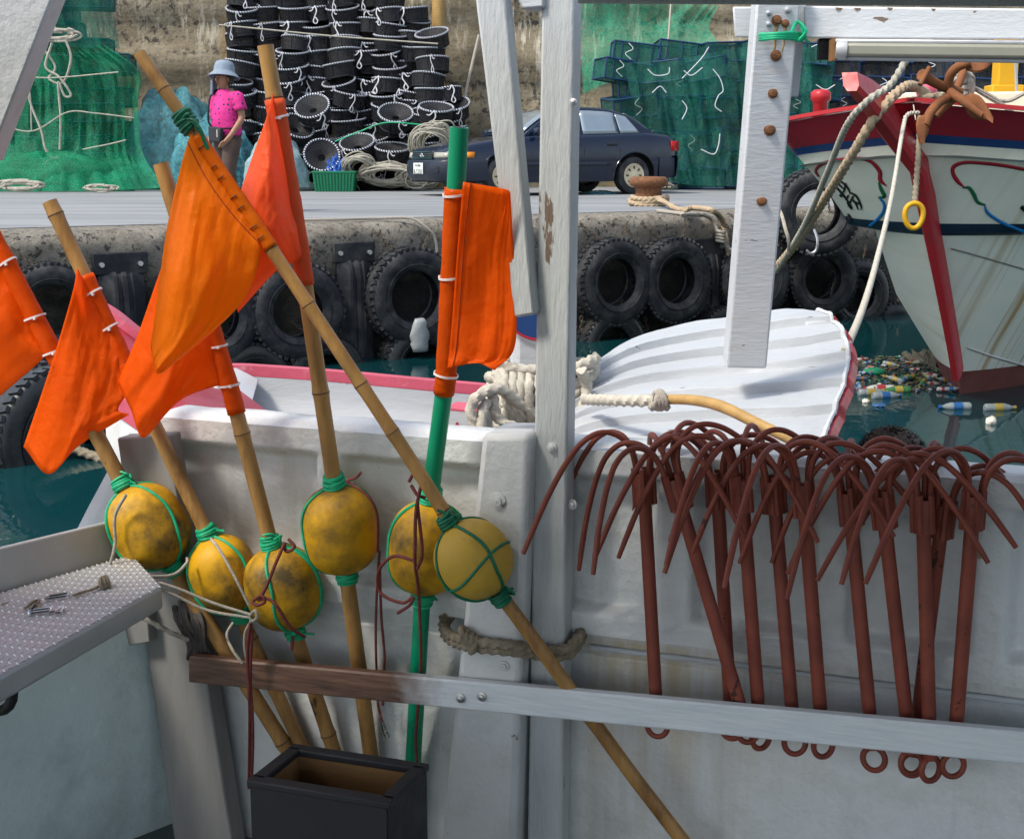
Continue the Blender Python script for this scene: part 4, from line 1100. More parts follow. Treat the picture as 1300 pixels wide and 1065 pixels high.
# ================================================================== woman on the quay
def skin_body(name, joints, bones, parent, mat, sub=2):
    """joints: name -> (pos, radius); one continuous skin"""
    keys = list(joints); me = bpy.data.meshes.new(name)
    me.from_pydata([joints[k][0] for k in keys], [(keys.index(a), keys.index(b)) for a, b in bones], [])
    o = bpy.data.objects.new(name, me); COL.objects.link(o)
    o.modifiers.new('skin', 'SKIN')
    for i, k in enumerate(keys):
        r = joints[k][1]; r = r if isinstance(r, tuple) else (r, r)
        me.skin_vertices[0].data[i].radius = r
    me.skin_vertices[0].data[0].use_root = True
    s = o.modifiers.new('sub', 'SUBSURF'); s.levels = sub; s.render_levels = sub
    bpy.context.view_layer.update()
    m2 = bpy.data.meshes.new_from_object(o.evaluated_get(bpy.context.evaluated_depsgraph_get()))
    bpy.data.objects.remove(o); bpy.data.meshes.remove(me)
    m2.name = name; m2.materials.clear(); m2.materials.append(mat)
    m2.polygons.foreach_set('use_smooth', [True] * len(m2.polygons))
    o = bpy.data.objects.new(name, m2); COL.objects.link(o); o.parent = parent
    return o
def loft(mb, rings, n=22):
    """rings: (centre, rx along a, ry along b, a, b)"""
    mb.grid([[c + a * (rx * math.cos(t)) + b * (ry * math.sin(t)) for t in [2 * math.pi * k / n for k in range(n)]] for c, rx, ry, a, b in rings], cv=True)
def build_woman():
    base = P(292, 267, 14.35); base.z = QZ
    w = thing('person', base, 'woman in pink dotted blouse and grey sun hat standing on the quay', 'person')
    f = Vector((-.60, -.80, 0)); l = Vector((.80, -.60, 0)); u = Vector((0, 0, 1))
    def J(a, b, z): return f * a + l * b + u * z
    H = 1.56
    j = {'pelvis': (J(0, 0, .84), (.13, .10)), 'waist': (J(.01, 0, .98), (.125, .10)), 'chest': (J(.0, 0, 1.16), (.13, .095)), 'shoulders': (J(-.01, 0, 1.275), (.09, .06)), 'neck': (J(.005, 0, 1.335), .048),
         'neck2': (J(.02, 0, 1.36), .052), 'jaw': (J(.035, .0, 1.40), (.070, .072)), 'head': (J(.03, 0, 1.455), (.086, .094)), 'crown': (J(.015, 0, 1.52), (.066, .075))}
    for s, nm in ((1, 'l'), (-1, 'r')):
        j['hip' + nm] = (J(0, s * .085, .80), .088); j['knee' + nm] = (J(.02 + (.06 if s > 0 else -.02), s * .09, .45), .056); j['ank' + nm] = (J(-.0 + (.03 if s > 0 else -.10), s * .09, .08), .036)
        j['toe' + nm] = (J(.13 + (.03 if s > 0 else -.10), s * .10, .03), .032)
        j['sho' + nm] = (J(-.01, s * .165, 1.262), .058); j['elb' + nm] = (J(-.03 if s > 0 else -.05, s * .225, 1.02), .040)
    j['wril'] = (J(.13, .205, .83), .028); j['hanl'] = (J(.175, .185, .775), (.034, .022))
    j['wrir'] = (J(.06, -.21, .81), .028); j['hanr'] = (J(.09, -.20, .74), (.034, .022))
    bones = [('pelvis', 'waist'), ('waist', 'chest'), ('chest', 'shoulders'), ('shoulders', 'neck'), ('neck', 'neck2'), ('neck2', 'jaw'), ('jaw', 'head'), ('head', 'crown')]
    for nm in 'lr':
        bones += [('pelvis', 'hip' + nm), ('hip' + nm, 'knee' + nm), ('knee' + nm, 'ank' + nm), ('ank' + nm, 'toe' + nm), ('shoulders', 'sho' + nm), ('sho' + nm, 'elb' + nm), ('elb' + nm, 'wri' + nm), ('wri' + nm, 'han' + nm)]
        h = j['han' + nm][0]; dr = (h - j['wri' + nm][0]).normalized()
        for k, (ff, ln) in enumerate(((.026, .058), (.009, .070), (-.009, .066), (-.025, .052))):
            b0 = 'fk%d%s' % (k, nm); t0 = 'ft%d%s' % (k, nm); side = f * ff
            j[b0] = (h + side + dr * .030, .0095); j[t0] = (h + side * 1.1 + dr * (.030 + ln * .6) + f * .012, .0085); j[t0 + 'e'] = (h + side * 1.1 + dr * (.030 + ln) + f * .0 - l * .012 * (1 if nm == 'l' else -1), .007)
            bones += [('han' + nm, b0), (b0, t0), (t0, t0 + 'e')]
        j['th' + nm] = (h + f * .045 + dr * .012, .010); j['tt' + nm] = (h + f * .052 + dr * .048, .008); bones += [('han' + nm, 'th' + nm), ('th' + nm, 'tt' + nm)]
    body = skin_body('body', j, bones, w, MAT['skin'])
    W = lambda a, b, z: Vector(base) + J(a, b, z)
    # face
    mb = MB(); hc = W(.042, 0, 1.435)
    mb.lathe([(.001, -.012), (.012, -.008), (.017, .004), (.010, .022), (.001, .032)], 10, axes(hc + f * .082 - u * .012, u))
    mb.build('nose', MAT['skin'], w)
    for s in (1, -1):
        mb = MB(); mb.lathe([(.001, -.004), (.010, 0), (.001, .004)], 10, axes(hc + f * .074 + l * (s * .032) + u * .014, f) @ Matrix.Diagonal((1.5, .7, 1, 1))); mb.build('eye', MAT['hair'], w)
        mb = MB(); mb.tube([hc + f * .078 + l * (s * (.018 + .03 * t)) + u * (.034 + .006 * math.sin(t * 3)) - f * (.012 * t) for t in (0, .5, 1)], .004, 5); mb.build('eyebrow', MAT['hair'], w)
        mb = MB(); mb.lathe([(.001, -.008), (.020, -.004), (.022, .004), (.001, .008)], 10, axes(hc + l * (s * .088) - f * .015, l) @ Matrix.Diagonal((.7, 1.2, 1, 1))); mb.build('ear', MAT['skin'], w)
    mb = MB(); mb.tube([hc + f * (.077 - .010 * abs(t)) + l * (.026 * t) - u * .042 for t in (-1, -.5, 0, .5, 1)], .006, 6); mb.build('mouth', MAT['maroon_cord'], w)
    mb = MB(); g = []                      # short black hair round the back and sides
    for i in range(10):
        z = 1.52 - .015 * i; r = .098 + .006 * math.sin(i * .7)
        g.append([W(.012, 0, z) + (f * math.cos(t) * r * 1.0 + l * math.sin(t) * r * .98) * (1 + .05 * n3((math.cos(t) * 3, math.sin(t) * 3, i * .3), 3)) for t in [rad(82) + rad(196) * k / 22 for k in range(23)]])
    mb.grid(g); mb.build('hair', MAT['hair'], w, solid=.02)
    mb = MB(); a = u - f * .16 - l * .05
    mb.lathe([(.001, .125), (.05, .122), (.088, .105), (.104, .06), (.108, .015), (.112, .0), (.135, -.022), (.165, -.058), (.160, -.062), (.128, -.028), (.104, -.004), (.100, .05), (.082, .096), (.001, .116)], 28, axes(W(.008, 0, 1.515), a) @ Matrix.Diagonal((1.06, 1.06, 1, 1))); mb.build('sun_hat', MAT['hat'], w, ang=60)
    mb = MB(); g = []
    for i in range(7):                     # neck flap hanging on her far cheek
        g.append([W(.03 + .10 * k / 6 - .0 * i, -.088 - .02 * math.sin(k) - .004 * i, 1.465 - .030 * i - .006 * k) for k in range(7)])
    mb.grid(g); mb.build('hat_flap', MAT['hat'], w, solid=.006)
    # blouse, sleeves
    mb = MB()
    rings = [(W(.0, 0, .835), .185, .145, l, f), (W(.005, 0, .90), .182, .145, l, f), (W(.012, 0, 1.0), .172, .138, l, f), (W(.015, 0, 1.08), .174, .142, l, f), (W(.01, 0, 1.16), .178, .135, l, f), (W(.0, 0, 1.235), .176, .112, l, f), (W(-.005, 0, 1.285), .145, .088, l, f), (W(.0, 0, 1.315), .09, .07, l, f), (W(.008, 0, 1.330), .068, .062, l, f)]
    loft(mb, [(c + f * .012 * n3((i, 2, 3), .9), rx * (1 + .03 * n3((i, 1, 1), 1.3)), ry, a, b) for i, (c, rx, ry, a, b) in enumerate(rings)])
    mb.build('blouse', MAT['blouse'], w, solid=.006)
    for s, nm in ((1, 'l'), (-1, 'r')):
        p0, p1 = Vector(base) + j['sho' + nm][0], Vector(base) + j['elb' + nm][0]; d = (p1 - p0).normalized(); x, y, _ = frame(d)
        mb = MB(); loft(mb, [(p0 - d * .035 - l * s * .035, .050, .058, x, y), (p0 + d * .0, .068, .074, x, y), (p0 + d * .07, .068, .072, x, y), (p0 + d * .13, .070, .074, x, y), (p0 + d * .165, .072, .077, x, y)]); mb.build('sleeve', MAT['blouse'], w, solid=.005)
    # trousers
    mb = MB(); loft(mb, [(W(0, 0, .93), .150, .118, l, f), (W(0, 0, .86), .168, .130, l, f), (W(0, 0, .78), .172, .130, l, f), (W(.005, 0, .73), .165, .115, l, f)])
    for nm in 'lr':
        h, k, an = [Vector(base) + j[t + nm][0] for t in ('hip', 'knee', 'ank')]
        loft(mb, [(h, .098, .108, l, f), (lerp(h, k, .3), .092, .100, l, f), (lerp(h, k, .7), .080, .088, l, f), (k, .074, .082, l, f), (lerp(k, an, .5), .070, .078, l, f), (an + u * .02, .068, .078, l, f)])
    mb.build('trousers', MAT['trousers'], w, solid=.004)
    for nm in 'lr':
        a, t = Vector(base) + j['ank' + nm][0], Vector(base) + j['toe' + nm][0]
        mb = MB(); dd = (t - a); dd.z = 0; dd.normalize(); ss_ = dd.cross(u)
        loft(mb, [(a - dd * .05 - u * .045, .034, .03, ss_, u), (a - dd * .01 - u * .04, .042, .038, ss_, u), (a + dd * .07 - u * .045, .046, .034, ss_, u), (a + dd * .15 - u * .05, .046, .028, ss_, u), (a + dd * .20 - u * .055, .025, .018, ss_, u)]); mb.build('shoe', MAT['shoe'], w)
    # cross-body bag and strap
    bg_ = W(.155, .01, .855); mb = MB(); xx = (l * .95 + f * .15).normalized()
    mb.hexa([bg_ + xx * a + u * z + f * .035 for a, z in ((-.13, -.09), (.11, -.10), (.12, .06), (-.13, .085))] + [bg_ + xx * a + u * z - f * .02 for a, z in ((-.13, -.09), (.11, -.10), (.12, .06), (-.13, .085))]); mb.build('shoulder_bag', MAT['bag_black'], w, bevel=.018)
    mb = MB(); mb.tube(vcr([bg_ - xx * .11 + u * .075, W(.172, -.10, 1.0), W(.165, -.095, 1.14), W(.118, -.10, 1.27), W(.02, -.09, 1.33), W(-.09, -.04, 1.27), W(-.14, .10, 1.05), W(.0, .19, .93), bg_ + xx * .11 + u * .05], 40), .011, 6); mb.build('bag_strap', MAT['bag_black'], w)
    mb = MB(); q0 = bg_ + f * .036 + xx * .06; mb.box((0, 0, 0), (.012, .012, .08), Matrix.Translation(q0)); mb.build('zip_pull', MAT['chrome'], w)
    return w
build_woman()

# ================================================================== white and red fishing boat moored at the right
HA = rad(33); HF = Vector((-math.sin(HA), -math.cos(HA), 0)); HL = Vector((-math.cos(HA), math.sin(HA), 0))   # forward, and the side seen at the left
S0 = Pz(1220, 500, 0)
ZG = 2.10
def rake(z): return 1.8 * (max(0, z + .0) / ZG) ** 1.12 if z > 0 else .5 * z
def ebeam(B, k, t): return B * (1 - math.exp(-k * t))
LEV = [(-.35, 'e', .55, .6), (0, 'e', .80, .75), (.10, 'e', .82, .80), (.20, 'e', .84, .85), (.45, 'e', .88, 1.1), (.75, 'e', .90, 1.5), (1.05, 'e', .86, 1.85), (1.26, 'e', .84, 2.1), (1.34, 'e', .84, 2.15), (1.37, 'e', 1.02, 2.55), (1.43, 'e', 1.04, 2.6), (1.62, 'e', 1.12, 2.75), (1.80, 'e', 1.235, 2.85), (1.895, 'e', 1.295, 2.9), (1.94, 'e', 1.325, 2.92), (2.10, 'e', 1.43, 3.0)]
TS = [0, .04, .09, .15, .22, .3, .4, .5, .62, .76, .92, 1.1, 1.35, 1.7, 2.2, 2.9, 3.8, 4.8]
def hp(i, t, sg, out=0.0):
    z, _, B, k = LEV[i]; b = ebeam(B, k, t) + out
    sheer = .0 * t
    p = S0 + HF * (rake(z) - t) + HL * (sg * b); p.z = z + (.16 * math.exp(-2.6 * t) * (z - 1.5) / .6 if z > 1.5 else 0); return p
def build_right_boat():
    root = thing('moored_boat', S0, 'white fishing boat with red bulwark and stem moored bow on at the right', 'boat')
    zones = [('bottom_paint', 0, 3, 'boot'), ('lower_hull', 3, 8, 'hull_white'), ('chine_strake', 8, 10, 'chine_paint'), ('topside', 10, 13, 'hull_white'), ('blue_band', 13, 14, 'navy_paint'), ('bulwark', 14, 15, 'deep_red')]
    allf = MB()
    for nm, a, b, mt in zones:
        mb = MB()
        for sg in (1, -1):
            o = .012 if nm in ('chine_strake', 'blue_band') else (.004 if nm == 'bulwark' else 0)
            g = [[hp(i, t, sg, o) for t in TS] for i in range(a, b + 1)]
            mb.grid(g); allf.grid(g)
        mb.build(nm, MAT[mt], root, ang=60)
    bvh = BVHTree.FromPolygons(allf.v, allf.f)
    # cap rail and deck
    mb = MB()
    for sg in (1, -1):
        pts = [hp(15, t, sg, .01) + Vector((0, 0, .02)) for t in TS]
        for a, b in zip(pts, pts[1:]): mb.beam(a - (b - a) * .01, b + (b - a) * .01, .09, .028, Vector((0, 0, 1)).cross(b - a))
    mb.build('cap_rail', MAT['red_paint'], root)
    mb = MB(); mb.grid([[hp(14, t, s_, -.06) + Vector((0, 0, -.12)) for s_ in (1, .5, 0, -.5, -1)] for t in TS[2:]]); mb.build('deck', MAT['white_paint'], root)
    # stem bar with raised head
    stem = []
    for z in (.18, .45, .75, 1.05, 1.36, 1.6, 1.82): stem.append(S0 + HF * (rake(z) + .05) + Vector((0, 0, z)))
    mb = MB(); g = []
    hd = [(P(1133, 172, stem[-1].y - .17), .068), (P(1114, 144, stem[-1].y - .36), .066), (P(1097, 123, stem[-1].y - .52), .060), (P(1080, 104, stem[-1].y - .66), .050)]
    pts = [(p, .034 + .034 * i / 8) for i, p in enumerate(stem)] + hd
    for i, (p, w) in enumerate(pts):
        t = (pts[min(i + 1, len(pts) - 1)][0] - pts[max(i - 1, 0)][0]).normalized(); nrm = (HF - t * HF.dot(t)).normalized()
        dep = .11 if i < 6 else (.17 if i < len(pts) - 2 else (.13 if i < len(pts) - 1 else .07))
        g.append([p + HL * w + nrm * .03, p + HL * w * .6 + nrm * .07, p - HL * w * .6 + nrm * .07, p - HL * w + nrm * .03, p - HL * w - nrm * dep, p + HL * w - nrm * dep])
    mb.grid(g, cv=True); mb.f.append(list(range(6))[::-1]); mb.m.append(0); e = (len(g) - 1) * 6; mb.f.append([e + k for k in range(6)]); mb.m.append(0)
    mb.build('stem_bar', MAT['red_paint'], root, ang=30)
    # painted scrolls and name on the topsides
    def onhull(px, py, o=.006):
        d = ray(px, py).normalized(); h = bvh.ray_cast(O, d)
        if h[0] is None: return None
        n = h[1] if h[1].dot(d) < 0 else -h[1]
        return h[0] + n * o, n
    def ribbon(pts, wd, name, mat):
        g = []; ps = crv(pts, 40); ws = crv([(w,) for w in wd], 40)
        for i, (x, y) in enumerate(ps):
            x2, y2 = ps[min(i + 1, 39)]; x1, y1 = ps[max(i - 1, 0)]; dx, dy = x2 - x1, y2 - y1; ll = math.hypot(dx, dy) or 1; w = ws[i][0] / 2
            a = onhull(x - dy / ll * w, y + dx / ll * w); b = onhull(x + dy / ll * w, y - dx / ll * w)
            if a and b: g.append([a[0], b[0]])
        if len(g) > 2:
            mb = MB(); mb.grid(g); mb.build(name, MAT[mat], root, solid=.003)
    ribbon([(1040, 224), (1036, 216), (1044, 208), (1062, 203), (1090, 201), (1106, 205), (1117, 217), (1118, 228), (1126, 236)], [2, 3, 4, 4, 4, 4, 5, 5, 1], 'scroll_line', 'red_line')
    ribbon([(1116, 231), (1119, 240), (1123, 249), (1115, 250)], [2, 4, 4, 1], 'scroll_line', 'green_line')
    ribbon([(1117, 251), (1123, 259), (1121, 270), (1108, 284), (1088, 299)], [2, 3, 4, 4, 4], 'scroll_line', 'blue_line')
    ribbon([(1302, 215), (1275, 210), (1250, 207), (1225, 206), (1211, 211), (1210, 220), (1216, 230), (1225, 238)], [4, 4, 4, 4, 5, 5, 5, 1], 'scroll_line', 'red_line')
    ribbon([(1222, 238), (1230, 238), (1236, 246), (1241, 256), (1251, 260)], [1, 4, 5, 4, 2], 'scroll_line', 'green_line')
    ribbon([(1250, 261), (1254, 270), (1268, 280), (1285, 288), (1302, 295)], [2, 4, 4, 4, 4], 'scroll_line', 'blue_line')
    # brush-written characters running down the port flare
    strokes = [[(1061, 229), (1072, 240)], [(1066, 228), (1076, 237), (1080, 246)], [(1060, 236), (1068, 243)], [(1064, 239), (1074, 251), (1083, 264)], [(1074, 232), (1072, 242), (1066, 248)], [(1078, 247), (1074, 254)],
               [(1080, 244), (1088, 249), (1094, 262), (1093, 266)], [(1082, 252), (1087, 258), (1090, 266)], [(1076, 256), (1082, 266)], [(1084, 248), (1080, 256), (1077, 262)], [(1069, 250), (1067, 246)], [(1075, 274), (1083, 282)], [(1077, 271), (1080, 277), (1078, 284)], [(1086, 256), (1093, 259)]]
    mbs = MB()
    for s_ in strokes:
        g = []; ps = crv(s_, 12)
        for i, (x, y) in enumerate(ps):
            x2, y2 = ps[min(i + 1, 11)]; x1, y1 = ps[max(i - 1, 0)]; dx, dy = x2 - x1, y2 - y1; ll = math.hypot(dx, dy) or 1; w = (.3 + .85 * math.sin(math.pi * (.25 + .7 * i / 11)))
            a = onhull(x - dy / ll * w, y + dx / ll * w, .007); b = onhull(x + dy / ll * w, y - dx / ll * w, .007)
            if a and b: g.append([a[0], b[0]])
        if len(g) > 2: mbs.grid(g)
    if mbs.v: mbs.build('painted_name', MAT['black'], root, solid=.002)
    ribbon([(1296, 262), (1304, 268)], [5, 6], 'painted_mark', 'black')
    # moulded line low on the hull
    ribbon([(1207, 315), (1240, 324), (1302, 342)], [1.6, 1.6, 1.6], 'hull_crease', 'grey_board')
    ribbon([(1228, 441), (1260, 452), (1302, 464)], [2.6, 2.6, 2.6], 'hull_crease', 'white_paint')
    # fore bulkhead, bitts, winch post
    mb = MB(); mb.hexa([P(1118, 150, 10.3), P(1345, 163, 9.9), P(1345, 116, 9.9), P(1124, 118, 10.3), P(1118, 150, 10.9), P(1345, 163, 10.6), P(1345, 116, 10.6), P(1124, 118, 10.9)]); mb.build('fore_cabin', MAT['cream'], root, bevel=.02)
    for x, y, d, col in ((1041, 148, 9.6, 'red_paint'), (1117, 152, 9.5, 'pink_paint'), (1175, 142, 9.5, 'pink_paint')):
        p = P(x, y, d); mb = MB(); mb.lathe([(.055, -.12), (.055, .10), (.075, .12), (.075, .17), (.05, .19), (.001, .195)], 8, Matrix.Translation(p)); mb.build('mooring_bitt', MAT[col], root)
    mb = MB(); m0 = P(1272, 150, 10.75); m0.z = 2.16
    mb.beam(m0, m0 + Vector((0, 0, .92)), .16, .16, Vector((1, 0, 0))); mb.beam(m0 + Vector((0, 0, 0)), m0 + Vector((0, 0, .32)), .26, .2, Vector((1, 0, 0))); mb.build('winch_post', MAT['yellow_paint'], root, bevel=.01)
    mb = MB(); mb.tube([P(1292, 150, 10.2), P(1289, 70, 10.2)], .012, 6); mb.build('rail_stay', MAT['galv'], root)
    return root, onhull
right_boat, onhull = build_right_boat()

# rusty grapnel anchor lying on the bow
def fluke(c, d, n, L_, W_):
    """leaf shaped plate along d, facing n, with thickness"""
    d = d.normalized(); s_ = d.cross(n).normalized(); mb = MB(); g = []
    for o in (1, -1):
        for i in range(9):
            t = i / 8; w = W_ * math.sin(math.pi * (t ** .75)) * .5 + .001
            g.append([c + d * (L_ * t) + s_ * (w * k) + n * (o * .008 - .03 * (k * k) * W_ / .12) for k in (-1, -.5, 0, .5, 1)])
    mb.grid(g[:9]); mb.grid(g[9:]); 
    for i in range(8):
        for k in (0, 4): mb.add([g[i][k], g[i + 1][k], g[i + 10][k], g[i + 9][k]], [(0, 1, 2, 3)])
    return mb
ar = thing('boat_anchor', P(1215, 150, 8.6), 'rusty folding anchor with leaf shaped flukes on the boat bow', 'anchor')
AL = lambda *t: [P(x, y, d) for x, y, d in t]
for nm, pts, r in (('shank', AL((1170, 95, 8.3), (1190, 107, 8.4), (1218, 118, 8.5)), [.038, .032, .036]), ('arm', AL((1206, 122, 8.45), (1205, 100, 8.4), (1215, 86, 8.35), (1232, 79, 8.3)), .030), ('arm', AL((1214, 122, 8.45), (1196, 128, 8.35), (1182, 142, 8.25), (1174, 160, 8.2)), .030),
                   ('arm', AL((1206, 117, 8.4), (1225, 130, 8.3), (1250, 146, 8.2)), .032), ('arm', AL((1212, 118, 8.5), (1220, 100, 8.6), (1224, 84, 8.7)), .026), ('arm', AL((1214, 124, 8.5), (1200, 136, 8.5), (1188, 148, 8.5)), .024), ('stock', AL((1180, 86, 8.3), (1168, 108, 8.25)), .016)):
    mb = MB(); mb.tube(vcr(pts, 14), r if not isinstance(r, list) else [interp([(0, r[0]), (.5, r[1]), (1, r[2])], i / 13) for i in range(14)], 8); mb.build(nm, MAT['anchor_rust'], ar)
vw = Vector((0, -1, .1)).normalized()
fluke(P(1228, 82, 8.32), P(1252, 76, 8.3) - P(1228, 82, 8.3), Vector((0, -.5, .85)).normalized(), .17, .13).build('fluke', MAT['anchor_rust'], ar)
fluke(P(1178, 146, 8.22), P(1173, 178, 8.15) - P(1178, 146, 8.22), Vector((.5, -.85, 0)).normalized(), .20, .11).build('fluke', MAT['anchor_rust'], ar)
fluke(P(1222, 130, 8.3), P(1258, 154, 8.15) - P(1222, 130, 8.3), Vector((-.3, -.75, -.6)).normalized(), .25, .16).build('fluke', MAT['anchor_rust'], ar)
strands('anchor_rope', scrib(1222, 108, 14, 16, 8.75, 12, 9), .022, 'pale_rope', 'tangle of pale rope bundled behind the anchor')
strands('bow_rope', [L(8.9, (1125, 140), (1150, 131), (1180, 124), (1200, 122))], .026, 'brown_rope', 'brown rope lying across the bow to the anchor', lobes=3)
strands('bow_rope', [L(8.8, (1228, 108), (1250, 118), (1272, 132), (1286, 150)), L(8.8, (1240, 115), (1262, 128), (1280, 138), (1292, 152)), L(8.8, (1270, 128), (1282, 128), (1302, 118))], .014, 'grey_cord', 'grey knotted rope from the anchor to the yellow post')
# mooring lines at the bow
strands('mooring_rope', [L(8.0, (1152, 74), (1130, 108), (1102, 128)) + [P(1075, 160, 8.2), P(1050, 220, 8.8), P(1020, 288, 9.6), P(985, 345, 10.4)]], .020, 'pale_rope', 'pale braided mooring line, thinner of the pair at the bow', lobes=3)
strands('mooring_rope', [[P(1176, 118, 9.3), P(1150, 110, 8.7), P(1112, 148, 8.5), P(1080, 200, 8.7), P(1048, 252, 9.2), P(1010, 310, 9.9), P(975, 352, 10.6)]], .030, 'beige_rope', 'thick beige mooring line slanting from bow to quay', lobes=3)
strands('bow_line', [[P(1166, 143, 8.35), P(1152, 146, 8.3), P(1146, 165, 8.15), P(1132, 250, 7.2), P(1112, 335, 5.8), P(1094, 395, 4.8), P(1072, 447, 3.83)]], .012, 'white_rope', 'white line dropping from the bow to the upturned skiff', lobes=3)
strands('bow_line', [[P(1168, 148, 8.3), P(1166, 195, 8.2), P(1163, 235, 8.15), P(1161, 258, 8.1)]], .017, 'brown_rope', 'short brown line hanging before the red stem to a ring', lobes=3)
mb = MB(); c = P(1161, 272, 8.05); mb.tube([c + Vector((.058 * math.cos(t), .01, .078 * math.sin(t) * (1 - .15 * math.sin(t)))) for t in [k * math.pi / 12 for k in range(24)]], .017, 8, closed=True)
tag(mb.build('thimble_ring', MAT['yellow_paint'], loc=c), 'yellow thimble ring hanging before the red stem', 'ring')
strands('loose_line', [[P(985, 262, 10.2), P(992, 272, 10.0), P(997, 290, 9.9), P(1001, 305, 9.9), P(1001, 322, 10.0)]], .014, 'pale_rope', 'frayed pale rope end beside the white bolted post')
mb = MB(); mb.tube(vcr([P(1034, 292, 12.6), P(1038, 305, 12.5), P(1036, 318, 12.5), P(1029, 322, 12.5), P(1024, 318, 12.5)], 20), .014, 6)
tag(mb.build('wire_hook', MAT['galv'], loc=P(1034, 292, 12.6)), 'bent metal hook hanging from the tyre at the quay top', 'hook')
heap('debris_heap', 1186, 492, 26, 42, .6, 'debris', 'brown heap of reeds and rubbish wedged by the hull', 'debris', 31, d=11.8, rough=.5)

# ================================================================== rubbish on the water
def bottle(name, body, label, L_=.22, r=.032):
    root = thing(name, (0, 0, 0), None, None)
    mb = MB(); mb.lathe([(.001, 0), (r * .8, 0), (r, .01), (r, L_ * .2), (r * .94, L_ * .22), (r, L_ * .24), (r, L_ * .62), (r * .75, L_ * .76), (r * .38, L_ * .86), (r * .38, L_ * .92)], 10); mb.build('body', MAT[body], root)
    mb = MB(); mb.lathe([(r * 1.03, L_ * .28), (r * 1.04, L_ * .29), (r * 1.04, L_ * .55), (r * 1.03, L_ * .56)], 10); mb.build('label_band', MAT[label], root)
    mb = MB(); mb.lathe([(r * .46, L_ * .90), (r * .46, L_), (.001, L_)], 8); mb.build('cap', MAT[label], root)
    return root
RW = random.Random(77)
kinds = [('bottle_clear', 'label_blue', 'clear bottle with blue label among the rubbish by the hull', 'clear bottles with blue labels'), ('bottle_clear', 'label_yellow', 'clear bottle with yellow label among the rubbish by the hull', 'clear bottles with yellow labels'), ('bottle_white', 'label_red', 'white bottle with red label among the rubbish by the hull', 'white bottles with red labels'),
         ('bottle_green', 'label_yellow', 'green bottle with yellow label among the rubbish by the hull', 'green bottles with yellow labels'), ('bottle_blue', 'label_orange', 'blue bottle with orange label among the rubbish by the hull', 'blue bottles with orange labels')]
for ki, (b, l_, lab, grp) in enumerate(kinds):
    pr = bottle('plastic_bottle', b, l_); pr['label'] = lab; pr['category'] = 'bottle'; pr['group'] = grp + ' floating by the hull'
    tr = snapshot(pr)
    for k in range(9):
        px = RW.uniform(1078, 1222); py = RW.uniform(458, 494) + (px - 1150) * .02
        c = Pz(px, py, .012 + RW.uniform(-.005, .02)); yaw = RW.uniform(0, 6.3); s = RW.uniform(.6, 1.15)
        s *= .62; m = Matrix.Translation(c) @ Matrix.Rotation(yaw, 4, 'Z') @ Matrix.Rotation(rad(90 + RW.uniform(-12, 12)), 4, 'Y') @ Matrix.Diagonal((s, s, s, 1))
        if k == 0: pr.matrix_world = m
        else: dup(pr, tr, m)
for px, py, yaw, b, l_, lab in ((1090, 499, .1, 'bottle_clear', 'label_yellow', 'clear bottle with yellow bands floating nearest the skiff'), (1108, 503, .2, 'bottle_clear', 'label_blue', 'clear bottle with blue cap floating by the yellow banded one'), (1135, 494, 3.0, 'bottle_white', 'label_red', 'red labelled bottle floating alone on the dark water'), (1155, 495, 3.3, 'bottle_green', 'label_yellow', 'yellow green bottle floating end to end with the red one'), (1232, 516, 3.2, 'bottle_clear', 'label_blue', 'clear bottle floating below the boat waterline'), (1250, 518, .1, 'bottle_clear', 'label_yellow', 'clear yellow labelled bottle floating below the waterline')):
    pr = bottle('plastic_bottle', b, l_, .25, .034); tag(pr, lab, 'bottle')
    pr.matrix_world = Matrix.Translation(Pz(px, py, .015)) @ Matrix.Rotation(yaw, 4, 'Z') @ Matrix.Rotation(rad(90), 4, 'Y')
heap('plastic_bag', 1110, 476, 16, 9, .12, 'plastic_green', 'bright green plastic bag floating in the rubbish', 'bag', 41, d=None) if False else None
def floatbit(name, px, py, rx, rz, mat, label, cat, seed):
    c = Pz(px, py, .0); s = FPX / c.y; mb = MB(); g = []
    for i in range(9):
        ph = math.pi * (i / 8) - math.pi / 2
        g.append([c + Vector((math.cos(a) * rx / s * math.cos(ph), math.sin(a) * rx / s * .8 * math.cos(ph), rz / s * (math.sin(ph) * .5 + .25))) * 1.0 + Vector((0, 0, .02)) * n3((math.cos(a) * 2 + seed, math.sin(a) * 2, ph), 1.5) for a in [2 * math.pi * k / 16 for k in range(16)]])
    mb.grid(g, cv=True); return tag(mb.build(name, MAT[mat], loc=c, ang=70), label, cat)
floatbit('plastic_bag', 1110, 475, 15, 11, 'plastic_green', 'bright green plastic bag floating in the rubbish', 'bag', 1)
floatbit('plastic_scrap', 1116, 516, 9, 5, 'bottle_blue', 'blue plastic scrap floating apart on dark water', 'plastic scrap', 2)
floatbit('foam_ball', 1258, 538, 7, 12, 'styro', 'round white foam ball floating below the boat', 'float', 3)
floatbit('foam_scrap', 1099, 511, 5, 5, 'styro', 'small pale foam scrap floating by the bottles', 'foam scrap', 4)
floatbit('foam_scrap', 1070, 512, 6, 5, 'styro', 'small pale foam scrap floating next to the skiff', 'foam scrap', 6)
floatbit('foam_scrap', 1207, 516, 4, 4, 'cream', 'tiny yellowish scrap floating before the stem', 'foam scrap', 7)
mb = MB()
